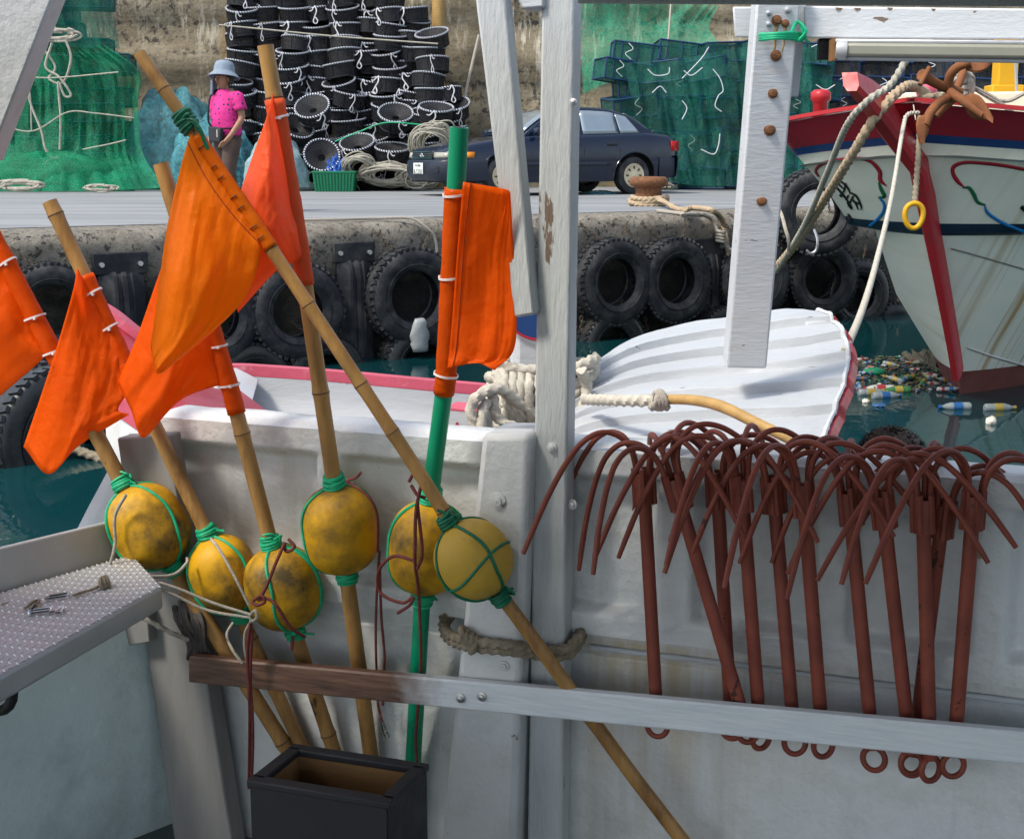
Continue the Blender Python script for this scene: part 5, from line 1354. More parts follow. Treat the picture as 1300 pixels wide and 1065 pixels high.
for k in range(700):
    px = RW.uniform(1074, 1226); py = RW.uniform(452, 496); c = Pz(px, py, .01); s = RW.uniform(.008, .028)
    mb.box((0, 0, 0), (s * RW.uniform(.5, 2.5), s, s * .4), Matrix.Translation(c) @ Matrix.Rotation(RW.uniform(0, 6), 4, 'Z') @ Matrix.Rotation(RW.uniform(-.5, .5), 4, 'X'), mi=RW.choice((0,) * 16 + (1, 2, 3, 4, 5)))
tag(mb.build('floating_litter', [MAT[k] for k in ('debris', 'bottle_white', 'label_yellow', 'label_blue', 'label_red', 'bottle_green')], smooth=False), kind='stuff')
# ================================================================== small boat lying alongside
def build_dinghy():
    c = P(420, 560, 3.9); base = Vector((c.x, c.y, 0))
    root = thing('rowing_boat', base, 'white open boat with faded pink gunwale moored beyond the bulwark', 'boat')
    far = [P(128, 388, 4.35), P(150, 402, 4.33), P(190, 432, 4.33), P(258, 464, 4.36), P(320, 468, 4.4), P(420, 475, 4.42), P(540, 486, 4.45), P(650, 496, 4.5), P(780, 512, 4.5), P(1000, 548, 4.45)]
    N = 60
    fc = vcr(far, N)
    near = []
    for i, p in enumerate(fc):
        t = i / (N - 1); w = 1.35 * math.sin(math.pi * min(1, (t + .015) / .5) / 2) ** .6
        qn = p + Vector((.42 * w + .10 * min(1, w), -w, 0)); qn.z = min(p.z, 1.13); near.append(qn)
    # outer hull
    mb = MB(); g = []
    for i in range(N):
        a, b = fc[i], near[i]; mid = (a + b) / 2; row = []
        for k in range(13):
            t = k / 12 * math.pi; cx = math.cos(t)
            p = mid + (a - mid) * cx; zt = lerp(a.z, b.z, k / 12)
            p.z = lerp(zt, .05 + .5 * max(0, .25 - i / N), math.sin(t) ** .55) ; row.append(p)
        g.append(row)
    mb.grid(g); mb.build('hull', MAT['white_paint'], root, solid=.02)
    # gunwale
    mb = MB()
    mb.grid([[p + Vector((0, dy, dz)) for dy, dz in ((.035, -.06), (.035, .012), (-.035, .016), (-.04, -.02))] for p in fc])
    mb.grid([[p + Vector((0, dy, dz)) for dy, dz in ((.04, -.02), (.035, .016), (-.035, .012), (-.035, -.06))] for p in near])
    mb.build('gunwale', MAT['pink_paint'], root)
    # inside: sloping side and sole; decked fore end in red
    mb = MB(); g = []
    for i in range(N):
        a = fc[i]
        if a.x < P(286, 470, 4.38).x: continue
        g.append([a + Vector((0, dy, dz)) for dy, dz in ((-.045, -.02), (-.055, -.07), (-.085, -.135), (-.16, -.165), (-.5, -.18), (-.9, -.185))])
    mb.grid(g); mb.build('inner_side', MAT['skiff_white'], root)
    mb = MB(); g = []
    for i in range(N):
        a, b = fc[i], near[i]
        if a.x > P(282, 470, 4.38).x: break
        g.append([lerp(a, b, t) + Vector((0, 0, -.025)) for t in (.04, .3, .6, .96)])
    mb.grid(g); mb.build('fore_deck', MAT['deep_red'], root)
    e = P(288, 474, 4.33); mb = MB(); mb.hexa([P(268, 516, 3.95), P(312, 545, 3.75), P(330, 482, 4.33), P(300, 466, 4.36), P(262, 518, 3.98), P(306, 548, 3.78), P(296, 470, 4.40), P(280, 466, 4.4)]); mb.build('well_coaming', MAT['skiff_white'], root, bevel=.01)
    mb = MB(); mb.hexa([P(252, 512, 4.0), P(282, 514, 4.0), P(278, 488, 4.1), P(258, 490, 4.1), P(256, 506, 4.2), P(280, 508, 4.2), P(276, 486, 4.2), P(262, 488, 4.2)]); mb.build('hatch_block', MAT['white_paint'], root, bevel=.01)
    # painted block at the gunwale
    b0 = P(594, 545, 3.72); mb = MB(); m = Matrix.Translation(b0) @ Matrix.Rotation(rad(-24), 4, 'Z'); mb.box((0, 0, .0), (.118, .10, .13), m); bl = mb.build('painted_bitt', MAT['skiff_white'], root, bevel=.003)
    mb = MB(); mb.box((0, 0, .067), (.120, .102, .006), m); mb.build('red_top', MAT['pink_paint'], bl)
    mb = MB(); mb.hexa([m @ Vector(p) for p in ((-.05, -.0525, -.06), (.03, -.0525, -.06), (-.008, -.0525, .03), (-.012, -.0525, .03), (-.05, -.049, -.06), (.03, -.049, -.06), (-.008, -.049, .03), (-.012, -.049, .03))]); mb.build('red_triangle', MAT['red_line'], bl)
    mb = MB(); mb.hexa([m @ Vector(p) for p in ((.0615, -.048, -.06), (.0615, -.035, -.06), (.0615, -.035, .06), (.0615, -.048, .06), (.058, -.048, -.06), (.058, -.035, -.06), (.058, -.035, .06), (.058, -.048, .06))]); mb.build('red_edge', MAT['red_line'], bl)
    # samson post with navy crown
    p0 = P(688, 560, 3.95); p0.z = .55; zt = P(692, 372, 3.95).z; zb = P(692, 425, 3.84).z; w = .20
    mb = MB(); mb.box((p0.x, p0.y, (p0.z + zt) / 2), (w, w, zt - p0.z)); ps = mb.build('samson_post', MAT['skiff_white'], root, bevel=.03)
    mb = MB(); n = 14; fr = []
    for o in (-.006, .004):
        fr.append([Vector((p0.x - w / 2 + w * i / n, p0.y - w / 2 + o * 1.0 - .0, zb - .012 * math.sin(math.pi * i / n) * 1.0 + .03 * (abs(2 * i / n - 1) ** 3))) for i in range(n + 1)] + [Vector((p0.x + w / 2, p0.y - w / 2 + o, zt - .03)), Vector((p0.x - w / 2, p0.y - w / 2 + o, zt - .03))])
    mb.grid(fr, cv=True); mb.f.append(list(range(n + 3))); mb.m.append(0); mb.build('navy_band', MAT['navy_paint'], ps)
    mb = MB(); mb.tube([p + Vector((0, -.004, -.004)) for p in fr[0][:n + 1]], .004, 5); mb.build('red_trim', MAT['red_line'], ps)
    # overhead frame on this boat: bolted post, beams, tube lamp
    X = Vector((1, 0, 0))
    pa, pb = P(945, 462, 3.63), P(987, -30, 3.46)
    mb = MB(); mb.beam(pa, pb, .112, .085, X); po = mb.build('frame_post', MAT['white_beam'], root, bevel=.006)
    t = (pb - pa); fy = pa.y
    for fx, fy_, r in ((986, 26, .009), (997, 30, .007), (1000, 13, .006), (985, 71, .010), (981, 119, .009), (977, 165, .011), (967, 255, .010), (976, 17, .005), (976, 31, .005)):
        k = (462 - fy_) / (462 + 30); cc = lerp(pa, pb, k); p = P(fx, fy_, cc.y - .046)
        mb = MB(); m = axes(p, Vector((0, -1, 0))); mb.lathe([(r * 1.5, -.002), (r * 1.5, .002), (r, .003), (r * .9, .010), (.001, .011)], 10, m); mb.build('bolt', MAT['rust' if r >= .007 else 'galv'], po)
        if r > .006:
            mb = MB(); g = []
            for i in range(7):
                zz = -.004 - i * .015 * (r / .009); ww = r * (.75 - i * .095); 
                g.append([p + t.normalized() * zz + Vector((x * ww + .0015 * math.sin(i * 2), .0022, 0)) for x in (-1, 0, 1)])
            mb.grid(g); mb.build('rust_run', MAT['rust_stain'], po, solid=.001)
    mb = MB(); p1, p2 = P(962, 455, 3.52), P(961, 468, 3.5)
    mb = MB(); mb.hexa([P(930, 9, 3.56), P(992, 9, 3.56), P(992, 49, 3.56), P(933, 48, 3.56), P(930, 9, 3.64), P(992, 9, 3.64), P(992, 49, 3.64), P(933, 48, 3.64)]); mb.build('beam_stub', MAT['white_beam'], root, bevel=.005)
    mb = MB(); mb.hexa([P(1020, 8, 3.47), P(1560, 14.6, 3.19), P(1560, 52.3, 3.19), P(1022, 49, 3.47), P(1020, 8, 3.57), P(1560, 14.6, 3.29), P(1560, 52.3, 3.29), P(1022, 49, 3.57)]); be = mb.build('top_beam', MAT['white_beam'], root, bevel=.005)
    for x0, x1, y in ((1084, 1112, 11.5), (1182, 1212, 12.5), (1060, 1070, 11), (1126, 1134, 11)):
        mb = MB(); d0 = lerp(3.47, 3.30, (x0 - 1020) / 325) - .007
        mb.hexa([P(x0, y - 1.2, d0), P(x1, y - .6, d0), P(x1 - 2, y + 2.4, d0), P(x0 + 3, y + 1.8, d0), P(x0, y - 1.2, d0 + .004), P(x1, y - .6, d0 + .004), P(x1 - 2, y + 2.4, d0 + .004), P(x0 + 3, y + 1.8, d0 + .004)]); mb.build('bare_patch', MAT['old_wood'], be)
    mb = MB(); mb.beam(P(1004, 122, 3.60), P(1015, -20, 3.56), .034, .05, X); mb.build('rear_batten', MAT['white_beam'], root, bevel=.003)
    mb = MB(); mb.beam(P(1003, 124, 3.60), P(1005, 97, 3.597), .031, .047, X); mb.build('batten_end', MAT['grey_board'], root)
    # tube lamp under the beam
    l0, l1 = P(1071, 64, 3.40), P(1345, 68, 3.28)
    l0, l1 = P(1071, 74, 3.40), P(1540, 81, 3.195); mb = MB(); mb.tube([l0, l1], .0065, 10); mb.build('lamp_tube', MAT['skiff_white'], root)
    mb = MB(); mb.beam(P(1071, 64, 3.405), P(1540, 70, 3.20), .034, .05, Vector((0, 0, 1))); mb.build('lamp_body', MAT['lamp_olive'], root, bevel=.008)
    mb = MB(); mb.beam(P(1060, 53.5, 3.42), P(1540, 58, 3.214), .012, .056, Vector((0, 0, 1))); mb.build('lamp_housing', MAT['galv'], root, bevel=.004)
    mb = MB(); mb.tube([P(1061, 63.5, 3.402), P(1066, 63.7, 3.4), P(1074, 64, 3.398)], [.022, .026, .026], 14); mb.build('lamp_cap', MAT['alu'], root)
    mb = MB(); mb.beam(P(1055, 64, 3.43), P(1061, 64, 3.43), .055, .05, Vector((0, 0, 1))); mb.build('lamp_clamp', MAT['bamboo_dark'], root)
    mb = MB(); mb.box(P(1047, 63, 3.5), (.036, .03, .055)); mb.build('junction_box', MAT['black'], root, bevel=.004)
    return root
dinghy = build_dinghy()
# green twine round the bolted post
tw = []
for k in range(5):
    a = [P(964, 44 + k * 1.8, 3.43), P(985, 43 + k * 1.5 - .6 * (k % 2), 3.40), P(1006, 42 + k * 2.0, 3.42), P(1018, 44 + k * 2, 3.46), P(1016, 43 + k, 3.55), P(990, 43 + k, 3.58), P(962, 44 + k * 1.6, 3.52)]
    tw.append(a)
strands('green_twine', tw + [[P(1004, 44, 3.42), P(1012, 28, 3.43), P(1023, 40, 3.42), P(1014, 52, 3.43)], [P(1016, 30, 3.43), P(1022, 48, 3.43), P(1026, 54, 3.44)]], .0045, 'green_cord', 'green twine tied round the white bolted post below the beam', 'twine')

# ------------------------------------------------------------------ upturned skiff
def build_skiff():
    st = [  # five lines of points from the far crest down to the near edge (photo pixels, distance)
        [(700, 512, 3.75), (697, 530, 3.70), (694, 548, 3.62), (690, 570, 3.52), (686, 600, 3.40), (682, 640, 3.30)],
        [(742, 474, 4.05), (741, 492, 3.92), (738, 512, 3.78), (735, 538, 3.62), (730, 575, 3.42), (724, 640, 3.25)],
        [(800, 434, 4.25), (800, 462, 4.05), (798, 490, 3.86), (795, 524, 3.66), (790, 566, 3.42), (782, 640, 3.20)],
        [(870, 412, 4.35), (872, 445, 4.12), (872, 478, 3.90), (871, 516, 3.66), (868, 562, 3.40), (862, 640, 3.15)],
        [(940, 402, 4.35), (944, 436, 4.12), (946, 472, 3.88), (946, 512, 3.64), (944, 560, 3.38), (938, 640, 3.12)],
        [(1000, 393, 4.32), (1006, 428, 4.08), (1010, 466, 3.84), (1010, 508, 3.60), (1004, 560, 3.34), (994, 640, 3.08)],
        [(1036, 397, 4.26), (1063, 420, 4.06), (1075, 455, 3.84), (1066, 503, 3.60), (1045, 558, 3.34), (1022, 640, 3.06)]]
    NU, NV = 90, 190
    rows = [crv(r, NV) for r in st]
    g = [[None] * NV for _ in range(NU)]
    for v in range(NV):
        col = crv([rows[i][v] for i in range(len(rows))], NU)
        for uu in range(NU):
            x, y, d = col[uu]; g[uu][v] = P(x, y, d)
    base = Vector(g[NU // 2][NV - 1]); root = thing('upturned_skiff', (base.x, base.y, .6), 'white upturned ribbed skiff with red transom edge lying beyond the grapnels', 'boat')
    # clinker laps: each strake overhangs the one below
    gg = []
    for uu in range(NU):
        row = []
        for v in range(NV):
            a = g[min(uu + 1, NU - 1)][v] - g[max(uu - 1, 0)][v]; b = g[uu][min(v + 1, NV - 1)] - g[uu][max(v - 1, 0)]
            n = a.cross(b).normalized()
            if n.z < 0: n = -n
            ph = v / (NV - 1) * 7.2; f = ph - math.floor(ph)
            h = (.25 + .75 * f) * sstep(0, .06, f) * (1 - sstep(.90, .99, f))
            amp = .030 * (.45 + .55 * min(1, uu / 30))
            e = .0022 * n3((uu * .08, v * .05, 1), 1.5)
            row.append(g[uu][v] + n * (amp * h + e))
        # far side falls away behind the crest
        c = row[0]
        row = [c + Vector((.02, .62, -.55)), c + Vector((.01, .45, -.24)), c + Vector((.0, .22, -.055)), c + Vector((0, .09, -.010))] + row
        gg.append(row)
    mb = MB(); mb.grid(gg); mb.build('hull_planking', MAT['skiff_white'], root, ang=50)
    # raised blocks on the strakes
    for u0, v0, ll in ((.37, .24, .03), (.86, .47, .03)):
        pass
    # transom edge
    last = gg[-1]; mb = MB(); g2 = []
    for i, p in enumerate(last):
        q_ = last[min(i + 1, len(last) - 1)] - last[max(i - 1, 0)]
        out = Vector((.036, .012, -.013))
        g2.append([p + Vector((.006, .004, -.006)), p + out * .6 + Vector((0, 0, .002)), p + out * 1.15 + Vector((0, .01, -.012)), p + out * 1.1 + Vector((-.01, .05, -.06)), p + Vector((-.03, .06, -.06))])
    mb.grid(g2, cv=True); mb.build('transom_edge', MAT['red_paint'], root)
    cpt = sum((Vector(p) for p in last), Vector()) / len(last) + Vector((-.02, .12, -.15))
    mb = MB(); b0 = [p + Vector((.008, .02, -.02)) for p in last]; mb.add(b0 + [cpt], [(i, i + 1, len(b0)) for i in range(len(b0) - 1)]); mb.build('transom', MAT['skiff_white'], root)
    # chipped white lip along the edge
    mb = MB(); mb.tube([p + Vector((.004, -.002, .004)) for p in last[4:]], [.006 + .004 * abs(n3((i * .3, 1, 0), 1.2)) for i in range(len(last) - 4)], 6); mb.build('chipped_lip', MAT['white_beam'], root)
    for k, (uu, vv) in enumerate(((.965, .14),)):
        c = gg[int(uu * (NU - 1))][4 + int(vv * (NV - 1))]; mb = MB()
        mb.hexa([c + Vector(p) for p in ((-.05, -.012, -.012), (.035, -.012, -.006), (.022, .0, .018), (-.05, .0, .010), (-.05, .03, -.012), (.035, .03, -.006), (.022, .03, .018), (-.05, .03, .010))]); mb.build('strake_end', MAT['skiff_white'], root, bevel=.006)
    return root, gg
skiff, skg = build_skiff()
# paint losses on the skiff as thin dark flakes lying on the planks
# bent wooden tiller and its rope
def taper(name, pts, rs, mat, parent=None, n=10, loc=None):
    ps = vcr(pts, 36); rr = [interp([(i / (len(rs) - 1), r) for i, r in enumerate(rs)], k / 35) for k in range(36)]
    mb = MB(); mb.tube(ps, rr, n); return mb.build(name, MAT[mat], parent, loc=loc)
tp = [P(842, 507, 3.32), P(880, 508, 3.24), P(916, 516, 3.16), P(960, 537, 3.06), P(1000, 556, 2.98), P(1030, 574, 2.90)]
o = taper('wooden_tiller', tp, [.013, .014, .015, .014, .013, .013], 'tiller_wood', loc=tp[0]); tag(o, 'bent pale wooden stick tied to a rope in front of the skiff', 'stick')
strands('tiller_rope', [[P(742, 507, 3.6), P(775, 508, 3.45), P(810, 509, 3.36), P(832, 509, 3.32)]], .015, 'white_rope', 'white rope from the coil to the bent wooden stick', lobes=3)
kn = P(838, 508, 3.31); ls = []
for k in range(4):
    a = axes(kn + Vector((.008 * k - .014, 0, 0)), Vector((1, .1, .25 * (k - 1.5))))
    ls.append([a @ Vector((.021 * math.cos(t * .55), .021 * math.sin(t * .55), 0)) for t in range(13)])
strands('rope_knot', ls, .009, 'grey_cord', 'grey knot joining the white rope and the wooden stick', 'knot', lobes=3)
# rope coil on the samson post
pc = P(692, 500, 3.95)
def coil(cx, cy, d, rx, n, dz, seed, r, mat, label):
    rr = random.Random(seed); pts = []; c = P(cx, cy, d)
    for i in range(n * 18):
        a = 2 * math.pi * i / 18; k = i / 18
        q_ = rx * (1 + .06 * math.sin(k * 2.3 + seed))
        pts.append(c + Vector((q_ * math.cos(a), q_ * 1.0 * math.sin(a), dz * k + .012 * math.sin(a * 2 + k))))
    strands('rope_coil', [pts], r, mat, label, lobes=3)
coil(690, 540, 3.95, .175, 4, .030, 1, .019, 'white_rope', 'thick white rope coiled low round the painted post')
coil(690, 490, 3.95, .168, 2, .045, 2, .017, 'white_rope', 'white rope turns high round the painted post')
vl = []
for k, (x0, x1) in enumerate(((640, 646), (652, 655), (664, 661), (674, 672), (630, 648), (684, 690))):
    vl.append([P(x0, 462 + k * 2, 3.76), P((x0 + x1) / 2 - 2, 490, 3.71), P(x1, 520, 3.71), P(x1 + 6, 548, 3.75)])
vl += [[P(606, 545, 3.62), P(598, 520, 3.62), P(608, 502, 3.63), P(634, 494, 3.66), P(660, 512, 3.70), P(690, 530, 3.72)], [P(632, 455, 3.75), P(650, 468, 3.74), P(690, 470, 3.74)], [P(618, 508, 3.65), P(612, 524, 3.63), P(610, 550, 3.60)], [P(625, 500, 3.66), P(632, 530, 3.66), P(660, 545, 3.66), P(700, 552, 3.68)], [P(738, 470, 3.75), P(745, 492, 3.78), P(738, 530, 3.74), P(742, 510, 3.74)]]
strands('rope_lashing', vl, .0155, 'white_rope', 'crossing white rope lashings and loose loops on the painted post', lobes=3)

# dark head of hair of someone low beyond the rail
def build_sitter():
    c = P(1132, 577, 3.62); base = Vector((c.x, c.y + .05, .42))
    w = thing('person', base, 'person with black hair crouching beyond the rail, only the crown showing', 'person')
    u = Vector((0, 0, 1)); h = c - base
    hz = h.z
    j = {'pelvis': ((0, .05, .10), .14), 'waist': ((0, .03, hz * .45), .12), 'chest': ((0, 0, hz * .66), .13), 'neck': ((0, 0, hz - .15), .055), 'head': ((0, -.01, hz - .03), .075), 'crown': ((0, 0, hz + .03), .06)}
    bones = [('pelvis', 'waist'), ('waist', 'chest'), ('chest', 'neck'), ('neck', 'head'), ('head', 'crown')]
    for s, nm in ((1, 'l'), (-1, 'r')):
        j.update({'hip' + nm: ((s * .11, .0, .12), .09), 'knee' + nm: ((s * .16, .32, .34), .06), 'ank' + nm: ((s * .14, .25, .05), .045), 'toe' + nm: ((s * .14, .36, .03), .035), 'sho' + nm: ((s * .17, 0, hz - .24), .06), 'elb' + nm: ((s * .24, .08, hz - .46), .042), 'wri' + nm: ((s * .18, .26, hz - .46), .032), 'han' + nm: ((s * .17, .32, hz - .46), .03)})
        bones += [('pelvis', 'hip' + nm), ('hip' + nm, 'knee' + nm), ('knee' + nm, 'ank' + nm), ('ank' + nm, 'toe' + nm), ('chest', 'sho' + nm), ('sho' + nm, 'elb' + nm), ('elb' + nm, 'wri' + nm), ('wri' + nm, 'han' + nm)]
    j = {k: (Vector(a), r) for k, (a, r) in j.items()}
    skin_body('body', j, bones, w, MAT['skin'])
    mb = MB(); g = []; rr = random.Random(3)
    for i in range(14):
        ph = math.pi / 2 - i * .155
        g.append([c + Vector((math.cos(a) * .090 * math.cos(ph), math.sin(a) * .10 * math.cos(ph), .005 + .068 * math.sin(ph))) * 1.0 + Vector((math.cos(a), math.sin(a), .4)) * (.010 * n3((math.cos(a) * 3, math.sin(a) * 3, ph * 3), 2.2)) for a in [2 * math.pi * k / 36 for k in range(36)]])
    mb.grid(g, cv=True)
    for k in range(900):
        a = rr.uniform(0, 6.28); ph = rr.uniform(.0, 1.5); d = Vector((math.cos(a) * math.cos(ph), math.sin(a) * math.cos(ph), math.sin(ph))); p = c + Vector((d.x * .090, d.y * .10, .005 + d.z * .068))
        s_ = d.cross(Vector((rr.uniform(-1, 1), rr.uniform(-1, 1), .3))).normalized(); e = p + d * rr.uniform(.006, .016) + s_ * rr.uniform(.008, .02)
        mb.add([p - s_ * .002 + d * .002, p + s_.cross(d) * .0016, e], [(0, 1, 2)])
    mb.build('hair', MAT['hair'], w)
build_sitter()

# ================================================================== the near boat
def build_near_boat():
    boat = thing('fishing_boat', (A_.x, A_.y, .45), 'near white fishing boat interior with panelled bulwark and grey posts', 'boat')
    zt = PB(620, 552, 0).z
    zl = PB(800, 800, 0).z; zb = .22
    s0, s1 = BS(PB(176, 560)), BS(PB(1760, 640))
    ribs = [BS(PB(x, 650)) for x in (428, 862, 1062, 1264, 1470, 1680)] + [BS(PB(690, 650))]
    ss = [s0 + (s1 - s0) * i / 240 for i in range(241)]
    def off(s, z):
        o = 0
        k = sstep(zt - .085, zt - .055, z); o = max(o, .036 * k)
        o = max(o, .034 * (1 - sstep(.035, .060, z - zl)) * sstep(-.012, -.006, z - zl))
        for r in ribs:
            w = .026 if r != ribs[1] else .032
            o = max(o, .034 * (1 - sstep(w, w + .022, abs(s - r))) * sstep(zl - .012, zl - .006, z))
        if z < zl - .006: o = max(o, .002)
        if z < zl - .055: o = .010 + .006 * sstep(.055, .3, zl - z)
        o += .004 * n3((s * 2, z * 2.5, 0), 1.5) + .0012 * n3((s * 9, z * 9, 2), 1.5)
        return o
    zs = [zb + (zl - .10 - zb) * i / 26 for i in range(26)] + [zl - .10 + .0045 * i for i in range(52)]
    z = zs[-1]
    while z < zt - .10: z += .012; zs.append(z)
    z = zs[-1]
    while z < zt - .012: z += .0045; zs.append(z)
    g = []
    for s in ss:
        # the rail turns down at its left end
        dropz = .075 * (1 - sstep(0, .11, s - s0)) ** 1.5
        row = [bw(s, off(s, z), z - dropz * sstep(zl, zt, z)) for z in zs]
        e = .003 * n3((s * 4, 0, 5), 1.5)
        row += [bw(s, o, zt + dz + e - dropz) for o, dz in ((.024, -.006), (.014, .001), (0, .004), (-.03, .005), (-.06, .004), (-.075, -.004), (-.083, -.018), (-.083, -.07), (-.070, -.09), (-.066, -.5), (-.062, -1.12))]
        g.append(row)
    mb = MB(); mb.grid(g); mb.f.append(list(range(len(g[0])))); mb.m.append(0)
    mb.build('bulwark', MAT['bulwark_paint'], boat, ang=75)
    # white bead that paints in the bright line of light below the panel ledge
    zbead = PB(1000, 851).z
    mb = MB(); mb.tube([bw(s, .008 + .002 * math.sin(s * 9), zbead + .0015 * n3((s * 5, 1, 1), 1)) for s in ss if s > BS(PB(745, 800))], .0065, 8); mb.build('light_line_bead', MAT['white_beam'], boat)
    # outer hull and deck below
    mb = MB(); mb.grid([[bw(s, o, z) for o, z in ((-.062, zt - .9), (-.05, .2), (.10, -.25))] for s in (s0 - .05, (s0 + s1) / 2, s1)]); mb.build('hull', MAT['white_paint'], boat, solid=.02)
    mb = MB(); mb.grid([[bw(s, o, .28) for o in (-.02, .6, 1.4, 3.2)] for s in (s0 - 1.2, s0 + .5, s1)]); mb.build('deck', MAT['deck_dark'], boat, solid=.03)
    # cabin roof overhead and behind, out of frame: carried by the posts, its reach set for shade
    # posts
    def bz(px, py, o): return PB(px, py, o)
    def hexpx(f, fo, bo, name, mat, bevel=.006, parent=None):
        fr = [PB(x, y, fo) for x, y in f]
        bk = [p - BN * (fo - bo) for p in fr]
        mb = MB(); mb.hexa(fr + bk); return mb.build(name, MAT[mat], parent or boat, bevel=bevel)
    tall = hexpx([(667, 1180), (711, 1180), (729, -40), (688, -40)], .088, .030, 'tall_post', 'grey_post')
    block = hexpx([(549, 1160), (650, 1160), (672, 552), (611, 551)], .135, .0, 'bulwark_post', 'white_paint', .014)
    b2 = hexpx([(640, 700), (683, 700), (690, 560), (672, 552)], .075, .0, 'filler_board', 'grey_post', .01)
    brace = hexpx([(652, 404), (679, 400), (637, -40), (598, -40)], .12, .075, 'brace', 'grey_post')
    def screw(px, py, o, r, par, mat='galv'):
        mb = MB(); p = PB(px, py, o); m = axes(p, BN); mb.lathe([(r * 1.9, -.001), (r * 1.85, .002), (r, .003), (r, .007), (.001, .008)], 12, m); mb.build('bolt', MAT[mat], par)
    screw(632, 636, .136, .0095, block, 'white_paint'); screw(701, 568, .089, .0055, tall, 'white_paint')
    screw(728, 130, .086, .004, tall); screw(726, 640, .07, .006, tall, 'white_paint'); screw(1267, 707, .012, .005, boat, 'white_paint')
    screw(640, 845, .136, .006, block, 'white_paint')
    # gusset at the head of the tall post
    hexpx([(662, 12), (690, 10), (690, -20), (650, -20)], .10, .04, 'gusset', 'white_beam', .004)
    # long rail holding poles and grapnels
    f = [PB(240, 866, .165), PB(1640, 1004.1, .165), PB(1640, 961, .165), PB(240, 833, .165)]
    mb = MB(); bk = [p - BN * .024 for p in f]
    n = 24; gA = []
    for i in range(n + 1):
        t = i / n; a, b = lerp(f[0], f[1], t), lerp(f[3], f[2], t); a2, b2_ = a - BN * .024, b - BN * .024
        up = Vector((0, 0, 1)); e = .0012 * n3((t * 9, 0, 0), 2)
        gA.append([a + up * (.003 + e) , a + BN * -.002, a - BN * .022, a2 + up * .003, b2_ - up * .004, b - BN * .020, b - BN * .004, b - up * .004])
    mb.grid(gA, cv=True); mb.f.append(list(range(8))); mb.m.append(0); e_ = n * 8; mb.f.append([e_ + k for k in range(8)]); mb.m.append(0)
    rail = mb.build('long_rail', MAT['plank'], boat, ang=25)
    for px, py in ((585, 886), (612, 884)): screw(px, py, .166, .0055, rail)
    # weathered stanchion and clips at the stern corner
    hexpx([(234, 1160), (310, 1160), (212, 553), (148, 556)], .10, .045, 'stern_stanchion', 'grey_board', .005)
    hexpx([(152, 822), (190, 815), (185, 765), (148, 780)], .13, .09, 'stanchion_clip', 'grey_board', .003)
    mb = MB(); g = []
    for x, y, o in ((150, 588, -.02), (140, 596, -.035), (126, 622, -.06), (112, 648, -.085), (98, 676, -.11), (88, 700, -.12), (70, 760, -.14)):
        g.append([PB(x, y, o), PB(x + 14, y + 6, o + .015), PB(x + 40, y + 30, o + .03), PB(x + 75, y + 60, o + .02)])
    mb.grid(g); mb.build('stern_flange', MAT['skiff_white'], boat, solid=.012)
    # stern quarter below the step
    mb = MB(); g = []
    for i in range(26):
        t = i / 25; px = lerp(285, -160, t); d = 3.0 - .72 * t ** 1.1
        row = []
        for j in range(22):
            v = j / 21; py = lerp(745 + 60 * t, 1190, v)
            bul = .07 * math.sin(math.pi * min(1, v * 1.15)) * (1 - .4 * t) * min(1, t * 3) - .22 * max(0, v - .25) ** 1.3 * (t)
            row.append(P(px, py, d - bul + .004 * n3((t * 4, v * 4, 3), 2)))
        g.append(row)
    mb.grid(g); mb.build('stern_quarter', MAT['stern_teal'], boat, ang=80)
    # tread-plate step and its upstand
    c0 = P(206, 744, 2.52); zp = c0.z
    K = lambda x, y: Pz(x, y, zp)
    fr, br, fl, bl = K(206, 744), K(168, 703), K(-120, 924), K(-120, 786)
    mb = MB(); dz = Vector((0, 0, -.050))
    mb.hexa([fl, fr, br, bl, fl + dz, fr + dz, br + dz, bl + dz]); st = mb.build('tread_step', MAT['alu'], boat, bevel=.008)
    mb = MB(); U_ = (fl - fr); V_ = (br - fr); lu, lv = U_.length, V_.length; un = U_.normalized()
    nu, nv = int(lu / .0165), int(lv / .0125)
    for i in range(nu):
        for k in range(nv):
            uu, vv = (i + .5) / nu, (k + .5) / nv
            p = fr + U_ * uu + V_ * lerp(vv, vv, 0)
            if i > 0: p = lerp(lerp(fr, fl, uu), lerp(br, bl, uu), vv)
            p = p + Vector((0, 0, .0005)); a = un if (i + k) % 2 else (un * .2 + V_.normalized()).normalized(); b = Vector((0, 0, 1)).cross(a)
            l_, w_ = .0078, .0026
            mb.add([p - a * l_, p - b * w_, p + a * l_, p + b * w_, p + Vector((0, 0, .0018))], [(0, 1, 4), (1, 2, 4), (2, 3, 4), (3, 0, 4)])
    tr = mb.build('tread_pattern', MAT['alu_bright'], st, smooth=False); tr['kind'] = 'stuff'
    t0, t1 = P(145, 661, br.y + .01), P(-120, 725, bl.y + .02)
    mb = MB(); mb.hexa([bl + Vector((0, .012, -.04)), br + Vector((0, .012, -.04)), t0, t1] + [p + Vector((0, .02, 0)) for p in (bl + Vector((0, .012, -.04)), br + Vector((0, .012, -.04)), t0, t1)]); mb.build('step_upstand', MAT['alu'], boat, bevel=.003)
    mb = MB(); m = P(-4, 878, 2.12); mb.tube([m + Vector((.028 * math.cos(t), .0, .036 * math.sin(t))) for t in [k * math.pi / 8 for k in range(-6, 5)]], .010, 8); mb.build('pull_handle', MAT['black'], boat)
    # big near strut at the upper left
    mb = MB(); n1, n2 = P(-42, 180, 1.42), P(40, -70, 1.42); xd = Vector((1, 0, .35)); mb.beam(P(-38, 190, 2.42), P(62, -70, 2.42), .104, .07, xd); mb.build('roof_strut', MAT['white_paint'], boat, bevel=.004)
